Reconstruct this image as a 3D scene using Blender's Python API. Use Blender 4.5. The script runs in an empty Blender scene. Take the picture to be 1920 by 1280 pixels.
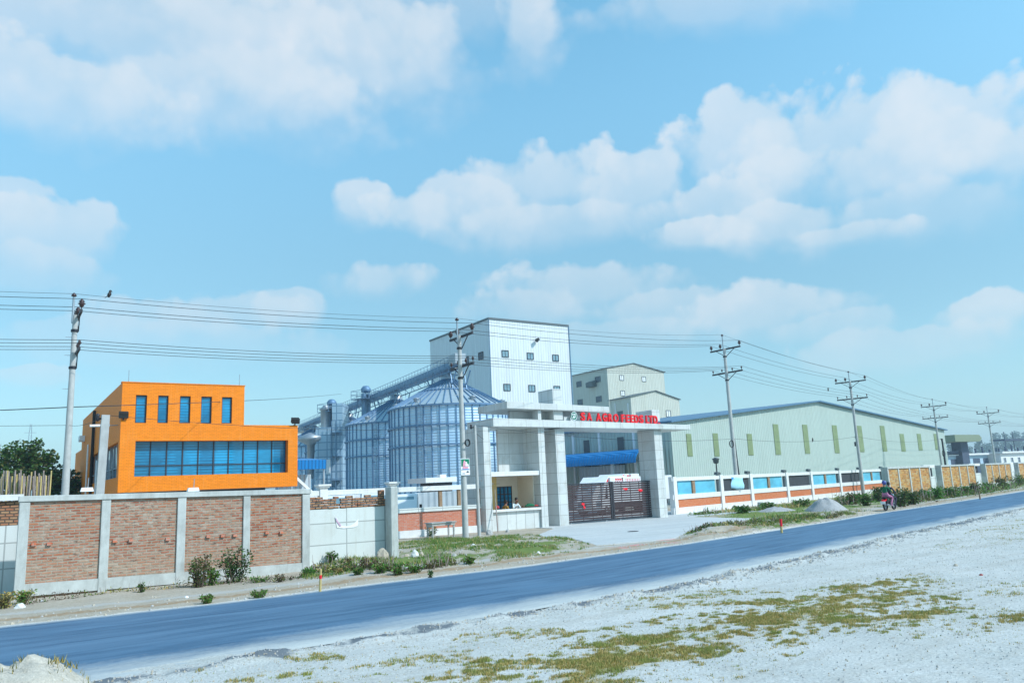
import bpy, bmesh, math, random
from mathutils import Vector, Matrix, noise
random.seed(7)
R = math.radians
SC = bpy.context.scene
COL = SC.collection
# ------------------------------------------------------------------ camera model (photo frame 1920 x 1280)
FPX, PITCH, ROLL, YAW, CAMH = 1468.45, .183142, -.044705, .587433, 2.4
_cp, _sp = math.cos(PITCH), math.sin(PITCH)
FWD = Vector((math.sin(YAW)*_cp, math.cos(YAW)*_cp, _sp))
_r0 = Vector((math.cos(YAW), -math.sin(YAW), 0)); _u0 = _r0.cross(FWD)
RGT = math.cos(ROLL)*_r0 + math.sin(ROLL)*_u0
UPV = -math.sin(ROLL)*_r0 + math.cos(ROLL)*_u0
EYE = Vector((0, 0, CAMH))
def ray(x, y): return (x-960)*RGT - (y-640)*UPV + FPX*FWD
def G(x, y, z=0.0):
    d = ray(x, y); return EYE + d*((z-CAMH)/d.z)
def atY(x, y, Y):
    d = ray(x, y); return EYE + d*(Y/d.y)
def atX(x, y, X):
    d = ray(x, y); return EYE + d*(X/d.x)
def atW(x, y, w):
    return EYE + ray(x, y)*(w/FPX)
def on_plane(x, y, P0, ang):
    n = Vector((-math.sin(ang), math.cos(ang), 0)); d = ray(x, y)
    return EYE + d*((Vector((P0[0], P0[1], 0))-Vector((0, 0, 0))).dot(n)/d.dot(n))
BANG = R(14.5)                                                       # the road and the right-hand walls turn by this angle
def frame(x, y, ang=0.0):
    c, s = math.cos(ang), math.sin(ang)
    return lambda u, v, z: Vector((x+u*c-v*s, y+u*s+v*c, z))
def interp(tab, x):
    for (a, b), (c, d) in zip(tab, tab[1:]):
        if x <= c: 
            t = (x-a)/(c-a); return b+(d-b)*t
    (a, b), (c, d) = tab[-2:]
    return d+(x-c)*(d-b)/(c-a)

# ------------------------------------------------------------------ materials
MATS = {}
class NG:
    def __init__(s, name):
        s.m = bpy.data.materials.new(name); s.m.use_nodes = True; MATS[name] = s.m
        s.t = s.m.node_tree; s.n = s.t.nodes; s.l = s.t.links
        s.b = s.n['Principled BSDF']
        s._tc = None
    def tc(s, w='UV'):
        if not s._tc: s._tc = s.n.new('ShaderNodeTexCoord')
        return s._tc.outputs[w]
    def node(s, t, **kw):
        x = s.n.new(t)
        for k, v in kw.items(): setattr(x, k, v)
        return x
    def link(s, a, b): s.l.new(a, b)
    def mapping(s, src, scale=(1, 1, 1), rot=(0, 0, 0)):
        x = s.n.new('ShaderNodeMapping'); x.inputs['Scale'].default_value = scale; x.inputs['Rotation'].default_value = rot
        s.link(src, x.inputs['Vector']); return x.outputs[0]
    def noise(s, src, scale=5, detail=5, rough=.6, dist=0):
        x = s.n.new('ShaderNodeTexNoise'); x.inputs['Scale'].default_value = scale; x.inputs['Detail'].default_value = detail
        x.inputs['Roughness'].default_value = rough; x.inputs['Distortion'].default_value = dist
        s.link(src, x.inputs['Vector']); return x.outputs['Fac']
    def ramp(s, src, a, b, c0=(0, 0, 0, 1), c1=(1, 1, 1, 1)):
        x = s.n.new('ShaderNodeValToRGB'); e = x.color_ramp.elements
        e[0].position, e[1].position = a, b; e[0].color, e[1].color = c0, c1
        s.link(src, x.inputs[0]); return x.outputs[0]
    def math(s, op, a, b=0.0, clamp=False):
        x = s.n.new('ShaderNodeMath'); x.operation = op; x.use_clamp = clamp
        for i, v in enumerate((a, b)):
            if isinstance(v, (int, float)): x.inputs[i].default_value = v
            else: s.link(v, x.inputs[i])
        return x.outputs[0]
    def mix(s, f, a, b, mode='MIX'):
        x = s.n.new('ShaderNodeMix'); x.data_type = 'RGBA'; x.blend_type = mode
        for i, v in ((0, f), (6, a), (7, b)):
            if isinstance(v, (int, float)): x.inputs[i].default_value = v
            elif isinstance(v, (tuple, list)): x.inputs[i].default_value = tuple(v)+((1,) if len(v) == 3 else ())
            else: s.link(v, x.inputs[i])
        return x.outputs[2]
    def bump(s, h, strength=.3, dist=.05):
        x = s.n.new('ShaderNodeBump'); x.inputs['Strength'].default_value = strength; x.inputs['Distance'].default_value = dist
        s.link(h, x.inputs['Height']); s.link(x.outputs[0], s.b.inputs['Normal']); return x
    def set(s, col=None, rough=None, metal=None, spec=None):
        for k, v in (('Base Color', col), ('Roughness', rough), ('Metallic', metal), ('Specular IOR Level', spec)):
            if v is None: continue
            if isinstance(v, (int, float)): s.b.inputs[k].default_value = v
            elif isinstance(v, (tuple, list)): s.b.inputs[k].default_value = tuple(v)+((1,) if len(v) == 3 else ())
            else: s.link(v, s.b.inputs[k])
        return s
def mul(c, k): return tuple(min(1, x*k) for x in c)
def plain(name, c, rough=.6, metal=0, spec=.4, var=.18, scale=2.0, bump=0.0, bscale=60, coord='Object', dirt=None, dirt_amt=.5):
    g = NG(name)
    src = g.tc(coord)
    n1 = g.noise(src, scale, 6, .65)
    col = g.mix(g.ramp(n1, .3, .7), mul(c, 1-var), mul(c, 1+var*.6))
    if dirt:
        n2 = g.noise(g.mapping(src, (1.5, 1.5, .35)), scale*1.3, 7, .7, .4)
        col = g.mix(g.math('MULTIPLY', g.ramp(n2, .48, .75), dirt_amt), col, dirt)
    g.set(col, rough, metal, spec)
    if bump:
        g.bump(g.noise(src, bscale, 4, .6), bump, .02)
    return g.m
def tiles(name, c, w=.9, h=.6, joint=(.25, .25, .25), rough=.35, gap=.012, var=.1, off=0.0, stain=(.3, .28, .24), stain_amt=.35, stain2=None):
    g = NG(name); uv = g.tc('UV')
    br = g.node('ShaderNodeTexBrick'); br.offset = off
    br.inputs['Scale'].default_value = 1; br.inputs['Brick Width'].default_value = w; br.inputs['Row Height'].default_value = h
    br.inputs['Mortar Size'].default_value = gap; br.inputs['Mortar Smooth'].default_value = .1
    br.inputs['Color1'].default_value = (*mul(c, 1-var), 1); br.inputs['Color2'].default_value = (*mul(c, 1+var), 1); br.inputs['Mortar'].default_value = (*joint, 1)
    g.link(uv, br.inputs['Vector'])
    n = g.noise(g.tc('Object'), 1.2, 8, .7, .6)
    n3 = g.noise(g.mapping(g.tc('Object'), (3, 3, .25)), 1.6, 6, .7)
    col = g.mix(g.math('MULTIPLY', g.ramp(n, .5, .78), stain_amt), br.outputs['Color'], stain)
    col = g.mix(g.math('MULTIPLY', g.ramp(n3, .52, .72), stain_amt*.7), col, stain2 or stain)
    g.set(col, rough, 0, .45 if off == 0 else .18)
    g.bump(g.math('SUBTRACT', 1, br.outputs['Fac']), .3, .01)
    return g.m
def bricks(name, c1, c2, mortar, pale=None, pale_amt=0.0, rough=.9, w=.25, h=.078, gap=.012, dist=.0, dark=(.08, .05, .04), dark_amt=.35, zfade=None, contrast=1.0, random_amt=0.0, dsc=(4, 13, 1)):
    g = NG(name); uv = g.tc('UV'); src = uv
    if dist:
        nn = g.node('ShaderNodeTexNoise'); nn.inputs['Scale'].default_value = 3.2; nn.inputs['Detail'].default_value = 3
        g.link(uv, nn.inputs['Vector'])
        vm = g.node('ShaderNodeVectorMath', operation='MULTIPLY_ADD'); vm.inputs[1].default_value = (dist, dist, 0)
        g.link(nn.outputs['Color'], vm.inputs[0]); g.link(uv, vm.inputs[2]); src = vm.outputs[0]
    br = g.node('ShaderNodeTexBrick'); br.offset = .5
    br.inputs['Scale'].default_value = 1; br.inputs['Brick Width'].default_value = w; br.inputs['Row Height'].default_value = h
    br.inputs['Mortar Size'].default_value = gap; br.inputs['Mortar Smooth'].default_value = .3; br.inputs['Bias'].default_value = 0
    br.inputs['Color1'].default_value = (*c1, 1); br.inputs['Color2'].default_value = (*c2, 1); br.inputs['Mortar'].default_value = (*mortar, 1)
    g.link(src, br.inputs['Vector'])
    col = br.outputs['Color']
    if random_amt:                                                   # every brick its own colour: burnt dark, raw red or lime-smeared pale
        vs_ = g.node('ShaderNodeVectorMath', operation='ADD'); vs_.inputs[1].default_value = (w*20, h*36, 0); g.link(src, vs_.inputs[0])
        b2 = g.node('ShaderNodeTexBrick'); b2.offset = .5; b2.inputs['Scale'].default_value = 1; b2.inputs['Brick Width'].default_value = w; b2.inputs['Row Height'].default_value = h; b2.inputs['Mortar Size'].default_value = 0
        b2.inputs['Color1'].default_value = (0, 0, 0, 1); b2.inputs['Color2'].default_value = (1, 1, 1, 1); g.link(vs_.outputs[0], b2.inputs['Vector'])
        col = g.mix(g.math('MULTIPLY', g.ramp(b2.outputs['Color'], .62, .78), random_amt), col, mul(mortar, 1.25))
        col = g.mix(g.math('MULTIPLY', g.ramp(b2.outputs['Color'], .18, .32, (1, 1, 1, 1), (0, 0, 0, 1)), random_amt*.7), col, mul(c1, .55))
        col = g.mix(g.math('SUBTRACT', 1.0, br.outputs['Fac']), mortar, col)
    if zfade:                                                        # lime and mud wash over the lower courses
        sp_ = g.node('ShaderNodeSeparateXYZ'); g.link(uv, sp_.inputs[0])
        zf = g.math('ADD', g.math('MULTIPLY', sp_.outputs[1], -1.1), zfade*1.1+.1)
        zf = g.math('ADD', zf, g.math('MULTIPLY', g.noise(uv, 1.1, 5, .6), 1.2)); 
        col = g.mix(g.math('MULTIPLY', g.ramp(zf, .35, 1.3), .28), col, (.50, .40, .29))
    if random_amt:                                                   # no two bays weathered alike
        oi = g.node('ShaderNodeObjectInfo'); col = g.mix(g.math('MULTIPLY', oi.outputs['Random'], .16), col, mul(mortar, 1.2))
    n1 = g.noise(g.mapping(uv, dsc), 1.0, 4, .7)
    col = g.mix(g.math('MULTIPLY', g.ramp(n1, .56, .66), dark_amt), col, dark)
    if pale:
        n2 = g.noise(g.mapping(uv, (3, 8, 1)), 1.3, 6, .75, .5)
        f = g.ramp(n2, .47, .60)
        n4 = g.noise(uv, .7, 4, .6)
        f = g.math('MULTIPLY', f, g.ramp(n4, .25, .6))
        col = g.mix(g.math('MULTIPLY', f, pale_amt), col, pale)
    n3 = g.noise(uv, 30, 4, .7)
    col = g.mix(.25*contrast, col, g.mix(g.ramp(n3, .3, .7), (.3, .3, .3), (1, 1, 1)), 'MULTIPLY')
    g.set(col, rough, 0, .2)
    h_ = g.math('ADD', g.math('SUBTRACT', 1, br.outputs['Fac']), g.math('MULTIPLY', n3, .4))
    g.bump(h_, .6, .02)
    return g.m
def corrug(name, c, pitch=.25, rough=.5, metal=0.1, var=.06, streak=(.35, .36, .34), streak_amt=.15, depth=.5, panel=None):
    g = NG(name); uv = g.tc('UV')
    sep = g.node('ShaderNodeSeparateXYZ'); g.link(uv, sep.inputs[0])
    s = g.math('SINE', g.math('MULTIPLY', sep.outputs[0], 2*math.pi/pitch))
    n1 = g.noise(g.mapping(uv, (1.2, .12, 1)), 1.3, 5, .6)
    col = g.mix(g.ramp(n1, .3, .7), mul(c, 1-var), mul(c, 1+var))
    col = g.mix(g.math('MULTIPLY', g.ramp(g.noise(g.mapping(uv, (2.5, .06, 1)), 1, 5, .7), .5, .75), streak_amt), col, streak)
    if panel:
        pn = g.noise(g.mapping(uv, (1/panel, .001, 1)), 1, 0, .5)
        col = g.mix(.5, col, g.mix(pn, mul(c, .85), mul(c, 1.1)))
    g.set(col, rough, metal, .4)
    g.bump(s, depth, pitch*.18)
    return g.m

M = MATS
plain('concrete', (.50, .52, .50), .85, var=.2, scale=2.2, bump=.25, bscale=35, dirt=(.22, .22, .19), dirt_amt=.5)
plain('concrete_pole', (.46, .47, .46), .8, var=.16, scale=3, bump=.15, bscale=30, dirt=(.25, .25, .24), dirt_amt=.4)
plain('white_plaster', (.74, .74, .74), .75, var=.08, scale=2.5, bump=.1, dirt=(.42, .42, .39), dirt_amt=.4)
tiles('white_panel', (.64, .67, .65), 1.45, .72, joint=(.36, .38, .37), gap=.02, rough=.7, var=.04, stain=(.42, .40, .33), stain_amt=.4)
tiles('marble_tile', (.60, .62, .61), 1.2, .62, joint=(.30, .30, .28), gap=.011, var=.06, stain=(.34, .32, .27), stain_amt=.6)
tiles('marble_tile_large', (.62, .64, .63), .62, 2.0, joint=(.26, .26, .26), gap=.014, var=.06, stain=(.38, .36, .32), stain_amt=.4)
bricks('old_brick', (.38, .085, .032), (.47, .18, .08), (.33, .28, .215), pale=(.54, .50, .42), pale_amt=.55, dist=.03, gap=.017, dark_amt=.8, random_amt=.48, zfade=.9)
bricks('stack_brick', (.40, .17, .09), (.46, .28, .15), (.12, .09, .07), dist=.05, gap=.02, w=.22, h=.085)
bricks('red_brick', (.56, .15, .075), (.62, .21, .11), (.50, .36, .29), pale=(.60, .48, .43), pale_amt=.45, dark_amt=.15, gap=.01)
bricks('orange_brick', (.62, .155, .045), (.66, .22, .08), (.50, .26, .15), pale=(.62, .4, .3), pale_amt=.35, dark_amt=.12, gap=.01)
bricks('ochre_brick', (.46, .17, .04), (.60, .33, .08), (.40, .30, .16), pale=(.62, .40, .12), pale_amt=.6, dist=.05, gap=.02, dark_amt=.85, random_amt=.9, w=.5, h=.16, dsc=(1.1, 2.2, 1), dark=(.20, .075, .025))
tiles('orange_tile', (.84, .245, .004), .30, .10, joint=(.60, .165, .006), gap=.010, rough=.6, var=.08, off=.5, stain=(.70, .18, .008), stain_amt=.4, stain2=(.86, .42, .12))
corrug('white_cladding', (.68, .71, .72), .6, var=.07, streak_amt=.3, depth=.35)
corrug('beige_cladding', (.56, .57, .50), .6, var=.07, streak=(.42, .38, .2), streak_amt=.25, depth=.5)
corrug('pale_green_cladding', (.47, .55, .50), .42, var=.05, streak=(.36, .43, .37), streak_amt=.35, depth=.7)
corrug('grey_blue_cladding', (.50, .57, .62), .45, var=.06, streak_amt=.15, depth=.5, panel=3.0)
corrug('blue_sheet', (.03, .20, .52), .35, rough=.35, var=.08, streak=(.03, .1, .35), streak_amt=.3, depth=.6)
plain('skylight_louvre', (.22, .28, .14), .6, var=.2, scale=1.5)
plain('blue_trim', (.10, .19, .30), .5, var=.1)
plain('dark_trim', (.10, .12, .13), .5, var=.1)
plain('white_paint', (.80, .82, .83), .45, var=.06, dirt=(.5, .5, .47), dirt_amt=.25)
plain('vehicle_white', (.80, .82, .84), .3, var=.03, spec=.6)
plain('red_paint', (.75, .015, .03), .4, var=.08)
plain('letter_red', (.80, .012, .022), .35, var=.05)
plain('logo_green', (.01, .16, .10), .4, var=.1)
plain('black_rubber', (.02, .02, .02), .8, var=.2)
plain('dark_metal', (.045, .045, .055), .5, .3, var=.25)
plain('dark_timber', (.055, .033, .035), .5, var=.3, scale=4)
plain('steel', (.38, .42, .46), .45, .6, var=.15)
plain('gantry_steel', (.17, .27, .40), .5, .4, var=.2)
plain('insulator_brown', (.05, .022, .02), .3, var=.2, spec=.6)
plain('yellow_plaster', (.85, .64, .26), .8, var=.05)
plain('cream_plaster', (.82, .74, .62), .8, var=.05)
plain('wood_grey', (.42, .42, .40), .85, var=.25, scale=5)
plain('wood_brown', (.30, .20, .12), .85, var=.25, scale=5)
plain('bamboo_yellow', (.55, .43, .17), .7, var=.2, scale=5)
plain('bamboo_white', (.34, .28, .25), .8, var=.3, scale=6)
plain('wire_black', (.04, .045, .05), .6, var=.1)
plain('banner_blue', (.42, .72, .90), .7, var=.1, scale=3)
plain('banner_dark', (.10, .35, .70), .7, var=.1)
plain('poster_green', (.01, .20, .10), .5, var=.25, scale=12)
plain('poster_pink', (.75, .35, .45), .5, var=.25, scale=14)
plain('paper_white', (.85, .85, .88), .8, var=.06)
plain('paper_pink', (.62, .42, .55), .8, var=.2, scale=6)
plain('ink_dark', (.05, .06, .08), .6)
plain('skin', (.24, .12, .07), .55, var=.08)
plain('hair_black', (.012, .010, .010), .5)
plain('cloth_mustard', (.34, .20, .04), .85, var=.15)
plain('cloth_white', (.72, .80, .84), .85, var=.08)
plain('cloth_dark', (.04, .04, .07), .85, var=.2)
plain('cloth_green', (.02, .14, .06), .85, var=.2)
plain('cloth_pink', (.50, .20, .34), .85, var=.15)
plain('cloth_red', (.5, .06, .06), .85, var=.15)
plain('helmet_blue', (.06, .07, .30), .25, var=.1, spec=.6)
plain('stone', (.42, .42, .41), .9, var=.3, scale=6, bump=.4, bscale=14)
plain('stone_tan', (.44, .39, .31), .9, var=.3, scale=6, bump=.4, bscale=14)
plain('gravel_pile', (.40, .40, .40), .95, var=.4, scale=22, bump=.8, bscale=45)
plain('bark', (.10, .075, .055), .9, var=.3, scale=8, bump=.4, bscale=20)
plain('rust_red', (.35, .06, .05), .8, var=.2)
plain('far_wall_blue', (.42, .55, .66), .8, var=.08)
plain('far_roof_olive', (.22, .26, .17), .8, var=.15)
plain('far_dark', (.06, .08, .13), .7, var=.2)
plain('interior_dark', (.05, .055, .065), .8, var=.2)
def glass(name, c, rough=.08, blinds=0.0):
    g = NG(name)
    n = g.noise(g.mapping(g.tc('Object'), (.4, .4, .8)), 1.2, 3, .6)
    col = g.mix(g.ramp(n, .3, .7), mul(c, .75), mul(c, 1.25))
    if blinds:
        sep = g.node('ShaderNodeSeparateXYZ'); g.link(g.tc('UV'), sep.inputs[0])
        st = g.math('SINE', g.math('MULTIPLY', sep.outputs[1], 2*math.pi/.2))
        n5 = g.noise(g.mapping(g.tc('UV'), (.45, .22, 1)), 2.2, 2, .5)
        col = g.mix(g.math('MULTIPLY', g.ramp(st, .3, .9), g.math('MULTIPLY', g.ramp(n5, .38, .55), blinds)), col, mul(c, 2.2))
    if blinds:
        pb = g.node('ShaderNodeTexBrick'); pb.offset = 0; pb.inputs['Scale'].default_value = 1; pb.inputs['Brick Width'].default_value = 1.04; pb.inputs['Row Height'].default_value = 9; pb.inputs['Mortar Size'].default_value = 0
        pb.inputs['Color1'].default_value = (.45, .5, .55, 1); pb.inputs['Color2'].default_value = (1.2, 1.15, 1.1, 1); g.link(g.tc('UV'), pb.inputs['Vector'])
        col = g.mix(.85, col, pb.outputs['Color'], 'MULTIPLY')  # pane-to-pane tint paints uneven reflections into the glass colour
    g.set(col, rough, 0, .7)
    g.bump(g.noise(g.tc('Object'), .6, 2, .5), .06, .1)
    return g.m
glass('blue_glass', (.03, .24, .46), .06, .55)
glass('dark_glass', (.03, .05, .09), .08)
glass('window_glass', (.22, .34, .40), .12)
glass('panel_blue', (.16, .48, .66), .3)
def leafmat(name, a, b, c=None):
    g = NG(name)
    info = g.node('ShaderNodeObjectInfo')
    geo = g.node('ShaderNodeNewGeometry')
    n = g.noise(g.tc('Object'), 1.7, 3, .6)
    col = g.mix(geo.outputs['Random Per Island'], a, b)
    if c: col = g.mix(g.ramp(n, .5, .62), col, c)
    g.set(col, .6, 0, .25)
    tr = g.node('ShaderNodeBsdfTranslucent'); g.link(col, tr.inputs['Color'])
    ms = g.node('ShaderNodeMixShader'); ms.inputs[0].default_value = .25
    out = g.n['Material Output']
    g.link(g.b.outputs[0], ms.inputs[1]); g.link(tr.outputs[0], ms.inputs[2]); g.link(ms.outputs[0], out.inputs['Surface'])
    return g.m
leafmat('leaf_dark', (.025, .06, .02), (.075, .13, .035))
leafmat('leaf_mid', (.04, .10, .02), (.10, .19, .03))
leafmat('leaf_bright', (.07, .20, .02), (.15, .30, .04))
leafmat('leaf_olive', (.10, .12, .035), (.19, .18, .06))
leafmat('leaf_rusty', (.07, .05, .03), (.16, .10, .05))
leafmat('leaf_far', (.03, .08, .05), (.07, .13, .08))
leafmat('grass_dry', (.34, .24, .06), (.64, .51, .20), (.30, .34, .08))
leafmat('grass_green', (.07, .16, .03), (.17, .27, .06), (.34, .28, .12))

def silo_mat():
    g = NG('galvanised_sheet'); ob = g.tc('Object')
    sep = g.node('ShaderNodeSeparateXYZ'); g.link(ob, sep.inputs[0])
    s = g.math('SINE', g.math('MULTIPLY', sep.outputs[2], 2*math.pi/.35))
    at = g.math('MULTIPLY', g.math('ARCTAN2', sep.outputs[1], sep.outputs[0]), 5.73)
    cmb = g.node('ShaderNodeCombineXYZ'); g.link(at, cmb.inputs[0]); g.link(g.math('MULTIPLY', sep.outputs[2], .8), cmb.inputs[1])
    br = g.node('ShaderNodeTexBrick'); br.offset = .5; br.inputs['Scale'].default_value = 1
    br.inputs['Brick Width'].default_value = 2; br.inputs['Row Height'].default_value = .95; br.inputs['Mortar Size'].default_value = .02
    br.inputs['Color1'].default_value = (.42, .60, .78, 1); br.inputs['Color2'].default_value = (.54, .70, .84, 1); br.inputs['Mortar'].default_value = (.22, .36, .52, 1)
    g.link(cmb.outputs[0], br.inputs['Vector'])
    n = g.noise(g.mapping(ob, (1, 1, .2)), .8, 6, .65)
    col = g.mix(g.math('MULTIPLY', g.ramp(n, .4, .7), .4), br.outputs['Color'], (.48, .60, .68))
    g.set(col, .45, .25, .5)
    g.bump(s, .35, .05)
silo_mat()
plain('silo_roof_sheet', (.50, .58, .62), .45, .4, var=.12, scale=.6)
plain('silo_rib', (.15, .25, .40), .55, .4, var=.15)

def asphalt_mat():
    g = NG('asphalt'); uv = g.tc('UV')
    sep = g.node('ShaderNodeSeparateXYZ'); g.link(uv, sep.inputs[0])
    v = sep.outputs[1]
    ns = g.noise(g.mapping(uv, (.16, 1.9, 1)), 1.2, 8, .7, .4)
    n1 = g.noise(uv, 60, 3, .7); n2 = g.noise(g.mapping(uv, (.4, 1, 1)), .5, 5, .6)
    col = g.mix(g.ramp(ns, .38, .62), (.045, .105, .190), (.115, .205, .320))
    col = g.mix(g.math('MULTIPLY', g.ramp(n2, .5, .7), .45), col, (.12, .23, .37))
    col = g.mix(.35, col, g.mix(g.ramp(n1, .3, .75), (.35, .35, .35), (1.35, 1.35, 1.35)), 'MULTIPLY')
    # dust blown in from the shoulders: wide on the near edge, a thin line on the far edge
    dn = g.noise(g.mapping(uv, (.35, 1.2, 1)), .9, 8, .7, .5)
    dn2 = g.noise(uv, 9, 6, .75)
    near = g.math('SUBTRACT', 1.0, g.math('MULTIPLY', v, .52))
    near = g.math('ADD', near, g.math('MULTIPLY', g.math('SUBTRACT', dn, .5), 1.2))
    near = g.math('ADD', near, g.math('MULTIPLY', g.math('SUBTRACT', dn2, .5), .5), True)
    far = g.math('SUBTRACT', 1.0, g.math('MULTIPLY', g.math('SUBTRACT', 7.5, v), 2.6))
    far = g.math('ADD', far, g.math('MULTIPLY', g.math('SUBTRACT', dn2, .5), 1.4), True)
    f = g.math('MAXIMUM', g.ramp(near, .12, .95), g.math('MULTIPLY', far, .8))
    col = g.mix(f, col, (.55, .56, .53))
    g.set(col, .62, 0, .38)
    g.bump(n1, .35, .01)
asphalt_mat()
def ground_mat(name, c1, c2, c3, scale=.6, pebble=.25, attr=None, cattr=None, speck=.5):
    g = NG(name); ob = g.tc('Object')
    n = g.noise(ob, scale, 8, .65, .3); n2 = g.noise(ob, scale*7, 6, .7); n3 = g.noise(ob, 26, 4, .75)
    vo = g.node('ShaderNodeTexVoronoi'); vo.inputs['Scale'].default_value = 16; g.link(ob, vo.inputs['Vector'])
    nst = g.noise(g.mapping(ob, (.12, 1.5, 1), (0, 0, R(-8))), 1.0, 6, .65, .2)
    col = g.mix(g.ramp(n, .35, .65), c1, c2)
    col = g.mix(g.math('MULTIPLY', g.ramp(nst, .50, .66), .45), col, mul(c3, .92))
    col = g.mix(g.math('MULTIPLY', g.ramp(n2, .52, .68), .55), col, c3)
    col = g.mix(speck, col, g.mix(g.ramp(n3, .32, .7), (.45, .45, .45), (1.15, 1.15, 1.15)), 'MULTIPLY')
    st = g.ramp(vo.outputs['Distance'], .05, .16, (1, 1, 1, 1), (0, 0, 0, 1))
    col = g.mix(g.math('MULTIPLY', st, g.math('MULTIPLY', g.ramp(n2, .35, .6), pebble)), col, (.26, .26, .25))
    if attr:
        for nm, cc in attr:
            a = g.node('ShaderNodeAttribute', attribute_name=nm)
            f = g.math('MULTIPLY', a.outputs['Fac'], 1.0)
            nz = g.math('ADD', f, g.math('MULTIPLY', g.math('SUBTRACT', n2, .5), .9))
            nz = g.math('ADD', nz, g.math('MULTIPLY', g.math('SUBTRACT', n3, .5), .6))
            col = g.mix(g.math('MULTIPLY', g.ramp(nz, .42, .62), g.ramp(f, .02, .2)), col, g.mix(n3, mul(cc, .7), mul(cc, 1.25)))
    g.set(col, .95, 0, .15)
    g.bump(g.math('ADD', n3, g.math('MULTIPLY', n2, .8)), .55, .05)
ground_mat('gravel_ground', (.58, .59, .56), (.68, .68, .65), (.50, .48, .42), .5, .75, [('dry', (.44, .38, .20)), ('rubble', (.17, .19, .21))], speck=.62)  # dark speckle puts the small shadows of pebbles into the colour
ground_mat('verge_earth', (.46, .40, .31), (.54, .49, .41), (.34, .28, .20), .8, .3, [('dust', (.64, .61, .56)), ('grass', (.17, .22, .06)), ('soil', (.36, .26, .16)), ('grit', (.48, .46, .42)), ('pinkdust', (.60, .30, .28))])
ground_mat('yard_earth', (.40, .39, .34), (.46, .45, .40), (.30, .30, .22), .1, .2)
ground_mat('forecourt_concrete', (.54, .56, .56), (.60, .61, .60), (.46, .47, .46), .4, .05, speck=.25)
ground_mat('mound_earth', (.54, .50, .42), (.62, .58, .50), (.42, .37, .28), 1.5, .3)

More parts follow.
